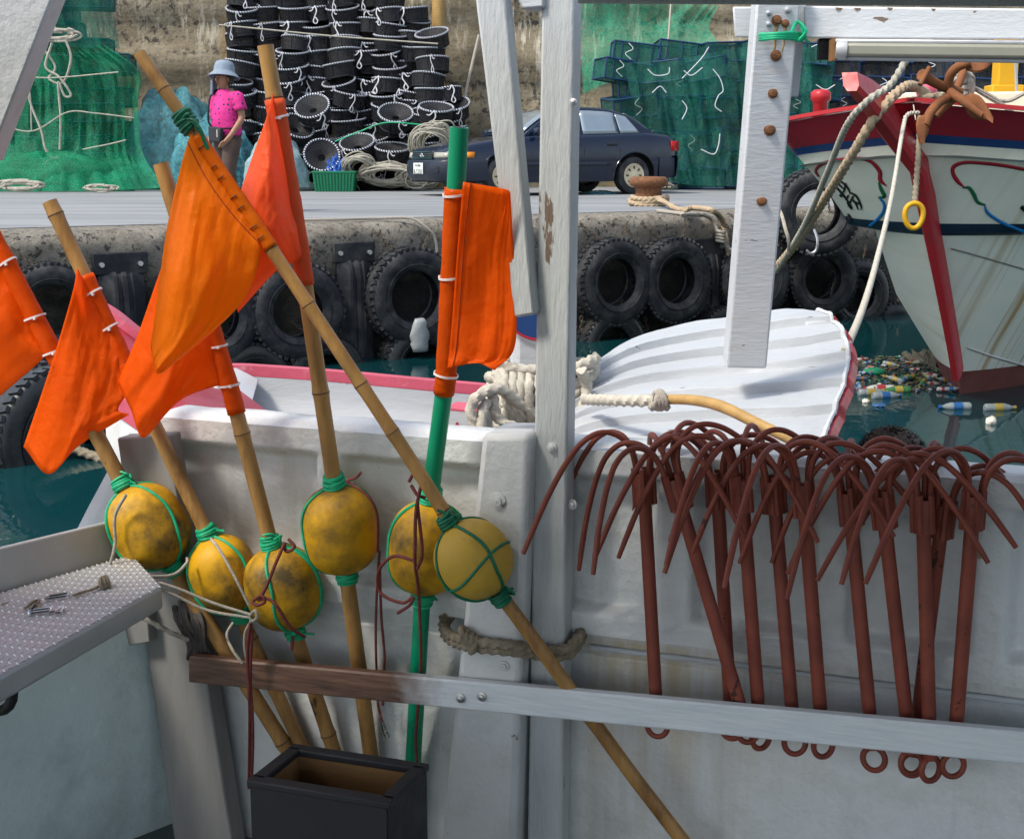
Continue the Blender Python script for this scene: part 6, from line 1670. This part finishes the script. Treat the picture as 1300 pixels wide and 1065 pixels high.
    # eave of the shelter roof at the upper right
    mb = MB(); mb.hexa([P(733, 5, 2.2), P(1800, 12, 1.96), P(1800, -37, 1.96), P(733, -44, 2.2), P(733, 5, 2.3), P(1800, 12, 2.06), P(1800, -37, 2.06), P(733, -44, 2.3)]); mb.build('roof_eave', MAT['grey_post'], boat, bevel=.003)
    mb = MB(); ze = P(900, -44, 2.2).z + .03
    mb.hexa([Vector(p) for p in ((-2.4, -1.5, ze + .02), (2.4, -1.5, ze + .02), (2.4, 2.32, ze), (-2.4, 2.02, ze), (-2.4, -1.5, ze + .06), (2.4, -1.5, ze + .06), (2.4, 2.32, ze + .04), (-2.4, 2.02, ze + .04))]); mb.build('shade_roof', MAT['roof_grey'], boat)  # unseen roof sheet, its reach shaped to keep sun off the lower bulwark
    return boat
boat = build_near_boat()

# rope grommet lashing round the two posts
lp = [PB(566, 778, .02), PB(563, 792, .05), PB(572, 806, .10), PB(600, 814, .150), PB(640, 818, .155), PB(672, 822, .13), PB(700, 826, .11), PB(722, 822, .10), PB(734, 808, .06), PB(738, 800, .02)]
mb = MB(); mb.tube(vcr(lp, 260), .0105, 12, lobes=3, tw=90)
lp2 = [p + Vector((0, 0, -.014)) - BN * .004 for p in lp]; lp2[0] = PB(572, 780, .02); mb.tube(vcr(lp2, 260), .0105, 12, lobes=3, tw=90)
for k in range(4):
    a = axes(PB(590 + k * 4, 806 + k * 4, .152), Vector((1, 0, .5 - k * .3))); mb.tube([a @ Vector((.015 * math.cos(t * .55), .015 * math.sin(t * .55), 0)) for t in range(12)], .008, 7, lobes=3, tw=140)
tag(mb.build('rope_grommet', MAT['brown_rope'], loc=lp[0]), 'thick brown rope loop knotted round the two grey posts', 'rope')
# open wooden box on the deck
def build_box():
    tl, tr_, fr_ = PB(375, 952, .42), PB(520, 972, .42), PB(340, 975, .62)
    z = tl.z; tl, tr_, fr_ = [Pz(x, y, z) for x, y in ((375, 953), (520, 975), (318, 998))]
    u, v = (tr_ - tl), (fr_ - tl); u = u.normalized() * .27; v = v.normalized() * .15
    h = z - .30; root = thing('wooden_box', (tl.x, tl.y, .30), 'open wooden box with black rim on the deck under the poles', 'box')
    dn = Vector((0, 0, -h))
    cs = [tl, tl + u, tl + u + v, tl + v]
    un, vn = u.normalized(), v.normalized(); t = .014
    for a, b, inn in ((0, 1, vn), (1, 2, -un), (2, 3, -vn), (3, 0, un)):
        p, q_ = cs[a], cs[b]
        mb = MB(); mb.hexa([p + dn, q_ + dn, q_, p, p + dn + inn * t, q_ + dn + inn * t, q_ + inn * t, p + inn * t]); mb.build('side_board', MAT['crate_wood'], root); mb = MB(); mb.hexa([x - inn * .004 for x in (p + dn, q_ + dn, q_, p)] + [x - inn * .001 for x in (p + dn, q_ + dn, q_, p)]); mb.build('outer_board', MAT['crate_black'], root)
        mb = MB(); ex = (q_ - p).normalized() * (.008 if a % 2 == 0 else -.0085); mb.beam(p - ex + inn * .006 + Vector((0, 0, .006)), q_ + ex + inn * .006 + Vector((0, 0, .006)), .026, .014, inn); mb.build('rim', MAT['crate_black'], root, bevel=.003)
    mb = MB(); mb.hexa([cs[0] + dn, cs[1] + dn, cs[2] + dn, cs[3] + dn] + [c + dn + Vector((0, 0, .012)) for c in cs]); mb.build('base_board', MAT['crate_wood'], root)
build_box()
# ================================================================== marker buoys with flags
def pole_mesh(pts, r0, r1, nodes, n=14):
    L_ = [0]
    for a, b in zip(pts, pts[1:]): L_.append(L_[-1] + (b - a).length)
    tot = L_[-1]
    ts = sorted(set([i / 40 for i in range(41)] + [max(0, min(1, k + d)) for k in nodes for d in (-.012, -.006, -.003, 0, .003, .006, .012)]))
    def at(t):
        s = t * tot
        for i in range(len(pts) - 1):
            if s <= L_[i + 1] + 1e-9: return lerp(pts[i], pts[i + 1], (s - L_[i]) / (L_[i + 1] - L_[i]))
        return pts[-1]
    ps = []; rr = []
    for t in ts:
        ps.append(at(t)); r = lerp(r0, r1, t)
        for k in nodes:
            d = abs(t - k)
            if d < .02: r *= 1 + .09 * math.exp(-(d / .006) ** 2)
        rr.append(r)
    mb = MB(); mb.tube(ps, rr, n)
    return mb, at
def torus(mb, c, ax_, R, r, n=16, m=6, wob=0, seed=0):
    a = axes(c, ax_)
    mb.tube([a @ Vector((R * math.cos(t), R * math.sin(t), wob * math.sin(2 * t + seed))) for t in [2 * math.pi * k / n for k in range(n)]], r, m, closed=True)
def flag_mesh(rows, nu=34, nv=34, seed=0, ripple=.004):
    rr = [crv(r, nv) for r in rows]; g = []
    cols = [crv([rr[i][j] for i in range(len(rows))], nu) for j in range(nv)]
    for i in range(nu):
        row = []
        for j in range(nv):
            x, y, o = cols[j][i]
            o += ripple * n3((i * .10 + seed, j * .07, seed), 1.6) + ripple * .55 * n3((i * .05 + seed, j * .30, seed + 5), 1.6) + ripple * .8 * math.sin(j * .55 + i * .10 + seed) * (i / nu)
            row.append(PB(x, y, o))
        g.append(row)
    mb = MB(); mb.grid(g); return mb, g

def marker(label, pole, flt, flag, opts):
    """pole: list of (px,py,off); flt: (px,py,w,h) of the float along the pole"""
    pts = [PB(*p) for p in pole]
    l0_ = sum((b - a).length for a, b in zip(pts, pts[1:])); dn_ = pts[-1] - pts[-2]
    if pts[-1].z > .31: pts.append(pts[-1] + dn_ * ((pts[-1].z - .30) / max(.05, -dn_.z)))     # down to the deck
    kq = l0_ / sum((b - a).length for a, b in zip(pts, pts[1:])); opts = dict(opts); opts['nodes'] = [k * kq for k in opts.get('nodes', [])]
    if 'sleeve' in opts: opts['sleeve'] = tuple(k * kq for k in opts['sleeve'])
    root = thing('marker_buoy', pts[-1], label, 'marker buoy', 'flag marker buoys leaning on the bulwark')
    r0, r1 = opts['r']
    mb, at = pole_mesh(pts, r0, r1, opts.get('nodes', []))
    po = mb.build('pole', MAT[opts.get('pole_mat', 'bamboo')], root, ang=50)
    for k in opts.get('nodes', []):
        mb = MB(); c = at(k); d = at(min(1, k + .01)) - at(max(0, k - .01)); torus(mb, c, d, lerp(r0, r1, k) * 1.03, lerp(r0, r1, k) * .12, 18, 5); mb.build('node', MAT['bamboo_node'], po)
    # hollow end
    d = (at(.01) - at(0)).normalized(); mb = MB(); a = axes(at(0) - d * .0008, -d); mb.disc(r0 * .72, 0, 16, a); mb.build('hollow_end', MAT['bamboo_node' if opts.get('pole_mat') != 'green_pipe' else 'black'], po)
    # float
    cp = PB(flt[0], flt[1], flt[4]); s_px = FPX / ((cp - O).dot(Vector((0, math.cos(TH), -math.sin(TH)))))
    R, H = flt[2] / 2 / s_px, flt[3] / 2 / s_px
    best = min((((at(k / 200)) - cp).length, k / 200) for k in range(201))[1]
    dr = (at(min(1, best + .03)) - at(max(0, best - .03))).normalized()
    c = at(best)
    fm = axes(c, dr, roll=opts.get('roll', 0))
    sq = opts.get('sq', 2.5)
    prof = []
    for i in range(25):
        t = -1 + 2 * i / 24; rr = (1 - abs(t) ** sq) ** (1 / 2.0)
        prof.append((max(r0 * .9, R * rr), H * t))
    mb = MB(); g = []
    for rr, z in prof:
        g.append([fm @ Vector((rr * (1 + .022 * n3((math.cos(t) * 1.5 + R * 90, math.sin(t) * 1.5, z * 9), 1.3)) * math.cos(t), rr * (1 + .022 * n3((math.cos(t) * 1.5 + R * 90, math.sin(t) * 1.5, z * 9), 1.3)) * math.sin(t), z)) for t in [2 * math.pi * k / 36 for k in range(36)]])
    mb.grid(g, cv=True); fo = mb.build('float', MAT[opts.get('float_mat', 'float')], root, ang=60)
    # cords over the float from end to end, and the windings above and below
    cm = opts.get('cord', 'green_cord')
    for ph, dbl in opts.get('cords', []):
        for dd in ((-.06, .06) if dbl else (0,)):
            mb = MB(); ps = []
            for i in range(31):
                t = -1.06 + 2.12 * i / 30; rr = R * math.sqrt(max(0, 1 - min(1, abs(t)) ** sq)) * 1.02
                aa = ph + dd * (1 + .3 * math.sin(i * .4)) + .05 * math.sin(i * .3 + ph)
                ps.append(fm @ Vector((max(rr, r0 * 1.2) * math.cos(aa), max(rr, r0 * 1.2) * math.sin(aa), H * max(-1.04, min(1.04, t)) * 1.01)))
            mb.tube(ps, .0034, 6); mb.build('cord', MAT[cm], fo)
    if opts.get('girdle'):
        mb = MB(); torus(mb, fm @ Vector((0, 0, H * .1)), dr, R * 1.01, .003, 36, 5, wob=.012); mb.build('cord', MAT[cm], fo)
    for sgn in (-1, 1):
        mb = MB()
        for k in range(5): torus(mb, fm @ Vector((0, 0, sgn * (H * .97 + .006 + k * .0052))), dr + Vector((RN.uniform(-.18, .18), RN.uniform(-.18, .18), RN.uniform(-.1, .1))), lerp(r0, r1, best) * (1.26 if k < 3 else 1.12), .0042, 16, 6)
        torus(mb, fm @ Vector((r0 * .9, 0, sgn * (H * .97 + .018))), Vector((RN.uniform(-1, 1), RN.uniform(-1, 1), .3)), .009, .0045, 12, 6)
        e0 = fm @ Vector((r0 * 1.2, .0, sgn * (H + .012)))
        for q_ in range(2): mb.tube(vcr([e0, e0 + Vector((RN.uniform(-.02, .02), -.012, RN.uniform(-.0, .02))), e0 + Vector((RN.uniform(-.035, .035), -.016, RN.uniform(-.01, .025)))], 8), .0028, 5)
        mb.build('lashing', MAT[cm], root)
    # flag and sleeve round the pole
    if flag:
        mb, fg = flag_mesh(flag, seed=R * 100, ripple=opts.get('ripple', .005)); fl = mb.build('flag', MAT[opts.get('flag_mat', 'flag_orange')], root, ang=70, solid=.0007)
        k0, k1 = opts['sleeve']
        if opts.get('seam_col') is not None:
            cc_ = opts['seam_col']; mb = MB(); mb.tube([p + BN * .0016 for p in (fg[cc_] if opts.get('seam_row') else [r_[cc_] for r_ in fg])], .0011, 5); mb.build('seam', MAT['seam'], fl)
        for k in range(opts.get('stitches', 0)):
            t = lerp(k0, k1, .12 + .8 * k / max(1, opts['stitches'] - 1)); rr = lerp(r0, r1, t) * 1.36; c_ = at(t); d_ = (at(min(1, t + .01)) - at(max(0, t - .01))).normalized()
            sx_ = BD.cross(d_).cross(d_).normalized() * -1; mb = MB(); mb.tube([c_ + BN * rr + d_ * (.010 * (k % 2) - .005) + sx_ * (rr * x) - BN * (rr * .5 * x * x) for x in (-.9, -.4, .1, .6)], .0011, 5); mb.build('stitch', MAT['black'], fl)
        mb = MB(); g = []
        for i in range(31):
            t = lerp(k0, k1, i / 30); cc = at(t); dd = (at(min(1, t + .01)) - at(max(0, t - .01))); a = axes(cc, dd)
            rr = lerp(r0, r1, t) * (1.16 + .10 * n3((i * .3, R * 50, 0), 1.4))
            g.append([a @ Vector((rr * math.cos(x), rr * math.sin(x), 0)) for x in [2 * math.pi * k / 20 for k in range(20)]])
        mb.grid(g, cv=True); sl = mb.build('sleeve', MAT[opts.get('flag_mat', 'flag_orange')], fl, ang=70, solid=.0007)
        for k in opts.get('ties', []):
            t = lerp(k0, k1, k); dd = (at(min(1, t + .01)) - at(max(0, t - .01))).normalized(); a = axes(at(t), dd + Vector((.16, 0, .05)) * (1 if k < .5 else -.6))
            mb = MB(); rr = lerp(r0, r1, t) * 1.33
            mb.lathe([(rr, -.0022), (rr + .0014, -.0022), (rr + .0014, .0022), (rr, .0022)], 22, a, closed=True)
            hd = a @ Vector((0, 0, 0)); sd_ = (PB(700, 500, 1) - PB(600, 500, 1)).normalized(); mb.box((0, 0, 0), (.005, .005, .005), axes(at(t) + BD * (-rr if opts.get('head_left') else rr * .6) + BN * (.0 if opts.get('head_left') else rr * .8), BD)); mb.build('cable_tie', MAT['zip'], root)
    return root, at, fm, R, H

# 1 leftmost, its flag running out of the frame
marker('leftmost bamboo marker, its orange flag cut by the left edge', [(-62, 200, .22), (152, 608, .15), (235, 745, .13), (372, 962, .055), (420, 1040, .045)], (193, 663, 98, 112, .145),
       [[(-50, 226, .22), (-8, 306, .20), (30, 378, .18), (63, 442, .165)], [(-90, 260, .26), (-45, 350, .24), (5, 415, .22), (53, 457, .18)], [(-130, 300, .24), (-90, 410, .26), (-30, 465, .20), (2, 501, .17)], [(-170, 340, .2), (-140, 450, .2), (-80, 520, .2), (-50, 545, .18)]],
       dict(r=(.0175, .0175), nodes=[.31, .47, .545, .875], sleeve=(.03, .295), ties=(.15, .45, .74, .93), cords=((-.55, 1), (.75, 0), (2.6, 0)), roll=1.2, sq=2.6))
# 2
marker('dark footed bamboo marker with a creased orange flag, second from left', [(63, 256, .17), (200, 548, .125), (262, 676, .10), (318, 810, .075), (392, 965, .045), (425, 1035, .04)], (280, 728, 86, 102, .098),
       [[(98, 340, .175), (120, 385, .17), (143, 428, .16), (164, 472, .15)], [(92, 372, .21), (108, 440, .19), (132, 480, .17), (160, 500, .15)], [(66, 460, .20), (90, 520, .20), (115, 530, .19), (150, 520, .16)], [(30, 567, .17), (62, 602, .19), (100, 566, .18), (164, 526, .15)]],
       dict(r=(.0165, .0160), nodes=[.02, .25, .52, .70, .92], sleeve=(.115, .31), ties=(.14, .42, .86), cords=((-.5, 1), (1.2, 0), (3.2, 0)), roll=.9, flag_mat='flag_orange', ripple=.004))
# 3
marker('bamboo marker with a wide orange flag hidden in part by the amber flag', [(204, 208, .16), (292, 492, .125), (344, 690, .10), (378, 815, .08), (428, 965, .05), (455, 1040, .045)], (360, 745, 96, 110, .095),
       [[(228, 285, .155), (252, 350, .15), (275, 425, .14), (296, 486, .13)], [(205, 340, .20), (225, 400, .20), (246, 450, .18), (268, 492, .145)], [(175, 425, .19), (198, 470, .21), (215, 505, .20), (240, 502, .16)], [(149, 486, .17), (166, 520, .19), (182, 556, .18), (214, 518, .16)]],
       dict(r=(.0165, .0165), nodes=[.10, .39, .59, .86], sleeve=(.10, .36), ties=(.35, .62, .84), cords=((-.1, 1), (-1.3, 0), (1.4, 0)), roll=1.9, sq=2.7))
# 5
marker('upright bamboo marker with a coral cone shaped flag and long float', [(337, 58, .16), (378, 300, .14), (424, 612, .11), (440, 730, .085), (472, 968, .045), (480, 1040, .04)], (433, 672, 94, 116, .098),
       [[(347, 116, .165), (360, 190, .16), (374, 260, .15), (389, 324, .145)], [(338, 150, .20), (345, 230, .22), (355, 290, .21), (372, 334, .165)], [(322, 195, .20), (328, 260, .235), (335, 320, .22), (350, 345, .18)], [(303, 250, .17), (300, 310, .21), (298, 370, .20), (302, 397, .18)]],
       dict(r=(.0165, .0175), nodes=[.060, .415, .56, .79, .955], sleeve=(.062, .282), ties=(.10,), cords=((-.25, 1), (1.2, 0), (-1.9, 0)), roll=1.5, sq=3.2, flag_mat='flag_coral', ripple=.004))
# 6 green pipe
marker('green plastic pipe marker with a square orange flag', [(583, 162, .16), (566, 480, .12), (550, 600, .095), (536, 760, .085), (524, 975, .05), (520, 1045, .045)], (535, 695, 98, 124, .105),
       [[(588, 231, .18), (640, 240, .15), (648, 245, .14)], [(582, 300, .175), (625, 315, .135), (652, 325, .12)], [(576, 380, .165), (622, 390, .13), (656, 395, .115)], [(571, 440, .155), (618, 450, .14), (652, 445, .115)], [(568, 468, .15), (604, 461, .15), (628, 470, .15), (648, 474, .13)][:3]],
       dict(r=(.0185, .0175), nodes=[], sleeve=(.075, .345), ties=(.03, .42, .90), head_left=1, seam_col=3, pole_mat='green_pipe', cords=((-.35, 1), (-2.0, 0), (1.2, 0)), roll=1.7, sq=2.8, ripple=.003))
# 4 the long diagonal one in front
marker('long slanting bamboo marker with a big amber flag crossing the others', [(177, 68, .30), (240, 160, .285), (325, 287, .27), (430, 445, .25), (540, 612, .215), (600, 708, .20), (662, 790, .165), (800, 980, .115), (850, 1045, .10)], (601, 709, 98, 104, .20),
       [[(243, 166, .29), (270, 212, .29), (300, 256, .285), (330, 300, .28)], [(230, 210, .33), (252, 260, .345), (285, 300, .33), (329, 330, .29)], [(212, 290, .33), (236, 345, .38), (270, 370, .36), (310, 380, .30)], [(198, 390, .31), (220, 420, .36), (240, 430, .35), (262, 428, .31)], [(191, 440, .30), (196, 462, .32), (199, 474, .33), (208, 472, .31)]],
       dict(r=(.0125, .0155), nodes=[.045, .245, .315, .415, .475, .575, .68, .85], sleeve=(.105, .245), ties=(), cord='dark_green_cord', cords=((-.1, 0), (1.5, 0), (3.1, 0), (-1.7, 0)), girdle=1, roll=1.0, sq=2.2, float_mat='float_pale', flag_mat='flag_amber', ripple=.006, seam_col=3, seam_row=1, stitches=7))

# dark green binding tied round the slanting pole above its flag
mb = MB(); pk = [PB(177, 68, .30), PB(240, 160, .285)]; dk = (pk[1] - pk[0]).normalized(); ck = PB(236, 154, .286)
for k in range(7): torus(mb, ck + dk * (.006 * (k - 3)), dk + Vector((RN.uniform(-.25, .25), RN.uniform(-.2, .2), RN.uniform(-.2, .2))), .0165 + .002 * (k % 2), .0042, 16, 6)
for e_ in ((.03, -.02, -.02), (.045, -.02, -.055), (.012, -.02, .012)): mb.tube(vcr([ck + BN * .016, ck + Vector((e_[0] * .6, e_[1], e_[2] * .3 + .008)), ck + Vector(e_)], 8), .004, 6)
tag(mb.build('pole_binding', MAT['dark_green_cord'], loc=ck), 'dark green binding knotted on the slanting bamboo pole above the amber flag', 'binding')
# loose cords among the floats
def cord(label, lines, r, mat, name='cord_line'):
    mb = MB()
    for l in lines:
        pts = [PB(*p) for p in l]; mb.tube(vcr(pts, max(14, len(l) * 12)), r, 8)
    return tag(mb.build(name, MAT[mat], loc=PB(*lines[0][0])), label, 'cord')
cord('grey cord knotted over the leftmost float and running to the tread step', [[(160, 628, .235), (146, 655, .245), (146, 690, .25), (140, 715, .26), (135, 722, .265)], [(135, 722, .265), (150, 718, .26), (180, 730, .27), (218, 730, .22), (236, 716, .19), (238, 708, .18)], [(135, 722, .265), (110, 735, .33), (60, 755, .42), (0, 768, .55)]], .0036, 'grey_cord')
cord('pale double cord from the step to the knot between the floats', [[(135, 738, .27), (170, 733, .27), (220, 745, .235), (270, 765, .21), (318, 780, .205)], [(130, 740, .27), (175, 739, .265), (215, 752, .235), (262, 774, .21), (318, 784, .205)], [(318, 780, .205), (324, 775, .21), (326, 784, .21), (320, 788, .205), (316, 780, .205)], [(320, 786, .205), (311, 805, .20), (312, 830, .20), (321, 853, .19)], [(268, 684, .16), (280, 700, .19), (298, 732, .205), (316, 768, .205)], [(296, 790, .13), (288, 806, .15), (296, 826, .185), (308, 842, .19)]], .0034, 'grey_cord')
cord('maroon cord tied over the third float and hanging past the rail', [[(362, 688, .19), (350, 715, .21), (338, 745, .215), (328, 762, .215)], [(328, 762, .215), (340, 760, .215), (352, 770, .215), (368, 795, .20), (386, 808, .165)], [(322, 762, .215), (332, 756, .22), (336, 764, .22), (326, 768, .22), (320, 764, .215)], [(318, 790, .205), (314, 830, .20), (317, 900, .195), (316, 1000, .16)], [(320, 800, .20), (318, 860, .195), (321, 930, .19), (319, 1000, .16)], [(366, 684, .19), (374, 694, .19), (364, 700, .19), (360, 690, .19)], [(372, 808, .13), (370, 825, .13)]], .0036, 'maroon_cord')
cord('maroon cord looped beside the green pipe and hanging down it', [[(534, 618, .21), (528, 650, .22), (527, 690, .22), (527, 715, .215), (532, 760, .15), (534, 850, .12), (528, 940, .10), (534, 1010, .10)], [(527, 712, .215), (500, 706, .19), (482, 722, .17), (480, 745, .15), (490, 758, .15), (512, 765, .15), (524, 758, .15), (520, 768, .15), (505, 778, .14)], [(522, 616, .20), (530, 628, .205), (540, 632, .205)], [(530, 722, .215), (536, 700, .215), (530, 640, .215)], [(519, 612, .205), (524, 602, .20)]], .0036, 'maroon_cord')
cord('thin dark double cord with a snap hook hanging between the poles', [[(482, 700, .08), (479, 740, .07), (477, 800, .07), (478, 852, .06), (480, 895, .06), (486, 915, .06)], [(482, 715, .08), (484, 780, .07), (488, 830, .06), (487, 852, .06), (486, 895, .06)], [(440, 610, .17), (452, 606, .17), (458, 600, .18)], [(440, 612, .165), (462, 625, .17), (478, 650, .155), (480, 700, .10)]], .0030, 'maroon_cord')
mb = MB(); mb.tube(vcr([PB(484, 905, .06), PB(490, 925, .06), PB(494, 934, .06), PB(488, 932, .06), PB(483, 910, .06)], 20), .0022, 6); mb.tube(vcr([PB(488, 930, .06), PB(492, 926, .06), PB(495, 922, .06)], 6), .002, 5)
tag(mb.build('snap_hook', MAT['chrome'], loc=PB(484, 905, .06)), 'small steel snap hook hanging on the thin dark cord', 'hook')
# clips and hooks on the tread step
zst = P(206, 744, 2.52).z + .006
for k, (pts, lab) in enumerate((([(38, 778), (62, 775), (64, 772), (40, 775), (36, 778), (38, 779)], 'steel snap clip on the tread step, nearest the edge'), ([(60, 760), (84, 756), (86, 753), (62, 757), (58, 760)], 'steel snap clip on the tread step, nearer the upstand'), ([(62, 777), (72, 774), (80, 770), (78, 776), (70, 778)], 'small steel hook on the tread step beside the clips'))):
    mb = MB(); mb.tube(vcr([Pz(x, y, zst) for x, y in pts], 26), .0026, 6); tag(mb.build('snap_clip', MAT['chrome'], loc=Pz(*pts[0], zst)), lab, 'clip')
mb = MB()
for l in ([(130, 741), (120, 747), (104, 752), (92, 756)],): mb.tube(vcr([Pz(x, y, zst) for x, y in l], 24), .0032, 6, lobes=3, tw=400)
for k in range(3): torus(mb, Pz(130 + k * 3, 740 - k, zst + .006), Vector((1, .3 * k, .2)), .010, .005, 12, 6)
tag(mb.build('clip_cord', MAT['brown_rope'], loc=Pz(130, 741, zst)), 'short brown cord ending in a knot on the tread step', 'cord')
mb = MB(); l = [(32, 772), (42, 764), (50, 762), (44, 770), (40, 776), (46, 768), (52, 772)]; mb.tube(vcr([Pz(x, y, zst) for x, y in l], 24), .0032, 6); tag(mb.build('cord_scrap', MAT['brown_rope'], loc=Pz(*l[0], zst)), 'small curled brown cord scrap beside the steel clips', 'cord')
# dark rope hank and chain on the stanchion
mb = MB(); rr = random.Random(8)
for k in range(9):
    x = 224 + k * 3; mb.tube(vcr([PB(x + rr.uniform(-5, 3), 762 + rr.uniform(-8, 8), .12), PB(x + 6 + rr.uniform(-5, 5), 790, .14), PB(x + 14 + rr.uniform(-5, 5), 815, .13), PB(x + 20 + rr.uniform(-6, 6), 836, .12)], 20), .006, 7, lobes=3, tw=260)
tag(mb.build('rope_hank', MAT['dark_rope'], loc=PB(240, 836, .12)), 'dark tarry rope hank on the stanchion above the rail end', 'rope')
mb = MB(); mb.tube(vcr([PB(180, 783, .17), PB(200, 794, .165), PB(222, 805, .155), PB(240, 812, .14)], 26), .0052, 8, lobes=3, tw=330, amp=.3)
tag(mb.build('twisted_cord', MAT['grey_cord'], loc=PB(180, 783, .17)), 'short twisted two tone cord between step and dark hank', 'cord')
strands('water_rope', [[P(-40, 512, 8.2), P(30, 540, 8.1), P(90, 568, 8.0), P(150, 590, 7.9)]], .028, 'brown_rope', 'brown rope sagging over the water at the left', lobes=3)

# ================================================================== grapnels hung on the rail
def grapnel_proto(nt, label, angs):
    root = thing('grapnel_anchor', (0, 0, 0), label, 'grapnel', 'red oxide grapnel anchors hung along the bulwark')
    Lc, Rc, Rs, Ls = .082, .0190, .0132, .515
    mb = MB(); mb.tube([(0, 0, -.02), (0, 0, -.2), (0, 0, -Ls)], Rs, 14); mb.build('shaft', MAT['oxide'], root)
    mb = MB(); mb.tube([(0, 0, -.02), (0, 0, -.03), (0, 0, -Lc + .01), (0, 0, -Lc)], [Rc * .92, Rc, Rc, Rc * 1.04], 14)
    for k in range(nt):
        a = 2 * math.pi * k / nt; mb.tube([(Rc * .96 * math.cos(a), Rc * .96 * math.sin(a), -.01), (Rc * .99 * math.cos(a), Rc * .99 * math.sin(a), -Lc)], .006, 6)
    mb.build('collar', MAT['oxide'], root)
    prof = [(.014, -.045), (.0155, -.005), (.024, .030), (.046, .056), (.078, .063), (.112, .048), (.142, .016), (.168, -.022), (.192, -.062), (.214, -.104), (.232, -.140)]
    rt = random.Random(nt)
    for k in range(nt):
        a = rad(angs[k]); ds = rt.uniform(.92, 1.12); dh = rt.uniform(.85, 1.15)
        pts = [((r * ds if r > .03 else r) * math.cos(a), (r * ds if r > .03 else r) * math.sin(a), z * dh) for r, z in prof]
        mb = MB(); mb.tube(vcr(pts, 40), [.0058] * 34 + [.0057, .0056, .0054, .0052, .0049, .0045], 8); mb.build('tine', MAT['oxide'], root)
    mb = MB(); mb.tube([(.0205 * math.cos(t), 0, -Ls - .020 + .0225 * math.sin(t)) for t in [k * math.pi / 12 for k in range(24)]], .0058, 8, closed=True); mb.build('ring', MAT['oxide'], root)
    return root
GR = [((816, 588), (833, 890), .07, .10, 'leftmost grapnel, standing alone beside the grey post', .2, 5),
      ((851, 596), (940, 897), .11, .12, 'second grapnel from the left, its shaft slanting right across its neighbour', .75, 5),
      ((909, 592), (927, 897), .055, .065, 'third grapnel from the left, its shaft behind the slanting one', .1, 5),
      ((940, 596), (963, 900), .085, .10, 'fourth grapnel from the left, just right of the slanting shaft', 1.15, 5),
      ((980, 598), (1006, 906), .07, .10, 'fifth grapnel from the left, middle of the row', .45, 5),
      ((1018, 602), (1042, 908), .09, .10, 'sixth grapnel from the left, right of the middle', .9, 5),
      ((1076, 612), (1105, 916), .07, .10, 'seventh grapnel from the left, under the dark head of hair', .0, 5),
      ((1118, 616), (1152, 921), .085, .10, 'eighth grapnel from the left, slanting beside the crossed pair', .6, 5),
      ((1171, 620), (1180, 925), .09, .11, 'front grapnel of the crossed pair near the right end', 1.0, 5),
      ((1200, 628), (1164, 920), .055, .065, 'rear grapnel of the crossed pair near the right end', .3, 5),
      ((1238, 616), (1213, 932), .08, .10, 'rightmost grapnel, leaning left at the end of the row', .55, 5)]
pr = grapnel_proto(4, 'x', (-30, 18, 158, 207)); pt = snapshot(pr)
pr2 = grapnel_proto(5, 'x', (-12, 36, 148, 192, 88)); pt2 = snapshot(pr2)
seen = set()
for i, (a, b, oa, ob, lab, roll, nt) in enumerate(GR):
    p0, p1 = PB(*a, oa), PB(*b, ob)
    m = axes(p0, (p0 - p1), up=Vector((0, 1, 0)), roll=(roll - .5) * .7)
    P_, T_2 = (pr2, pt2) if i in (1, 3, 6, 8) else (pr, pt)
    if P_.name not in seen: seen.add(P_.name); P_.matrix_world = m; P_['label'] = lab
    else: dup(P_, T_2, m, lab)
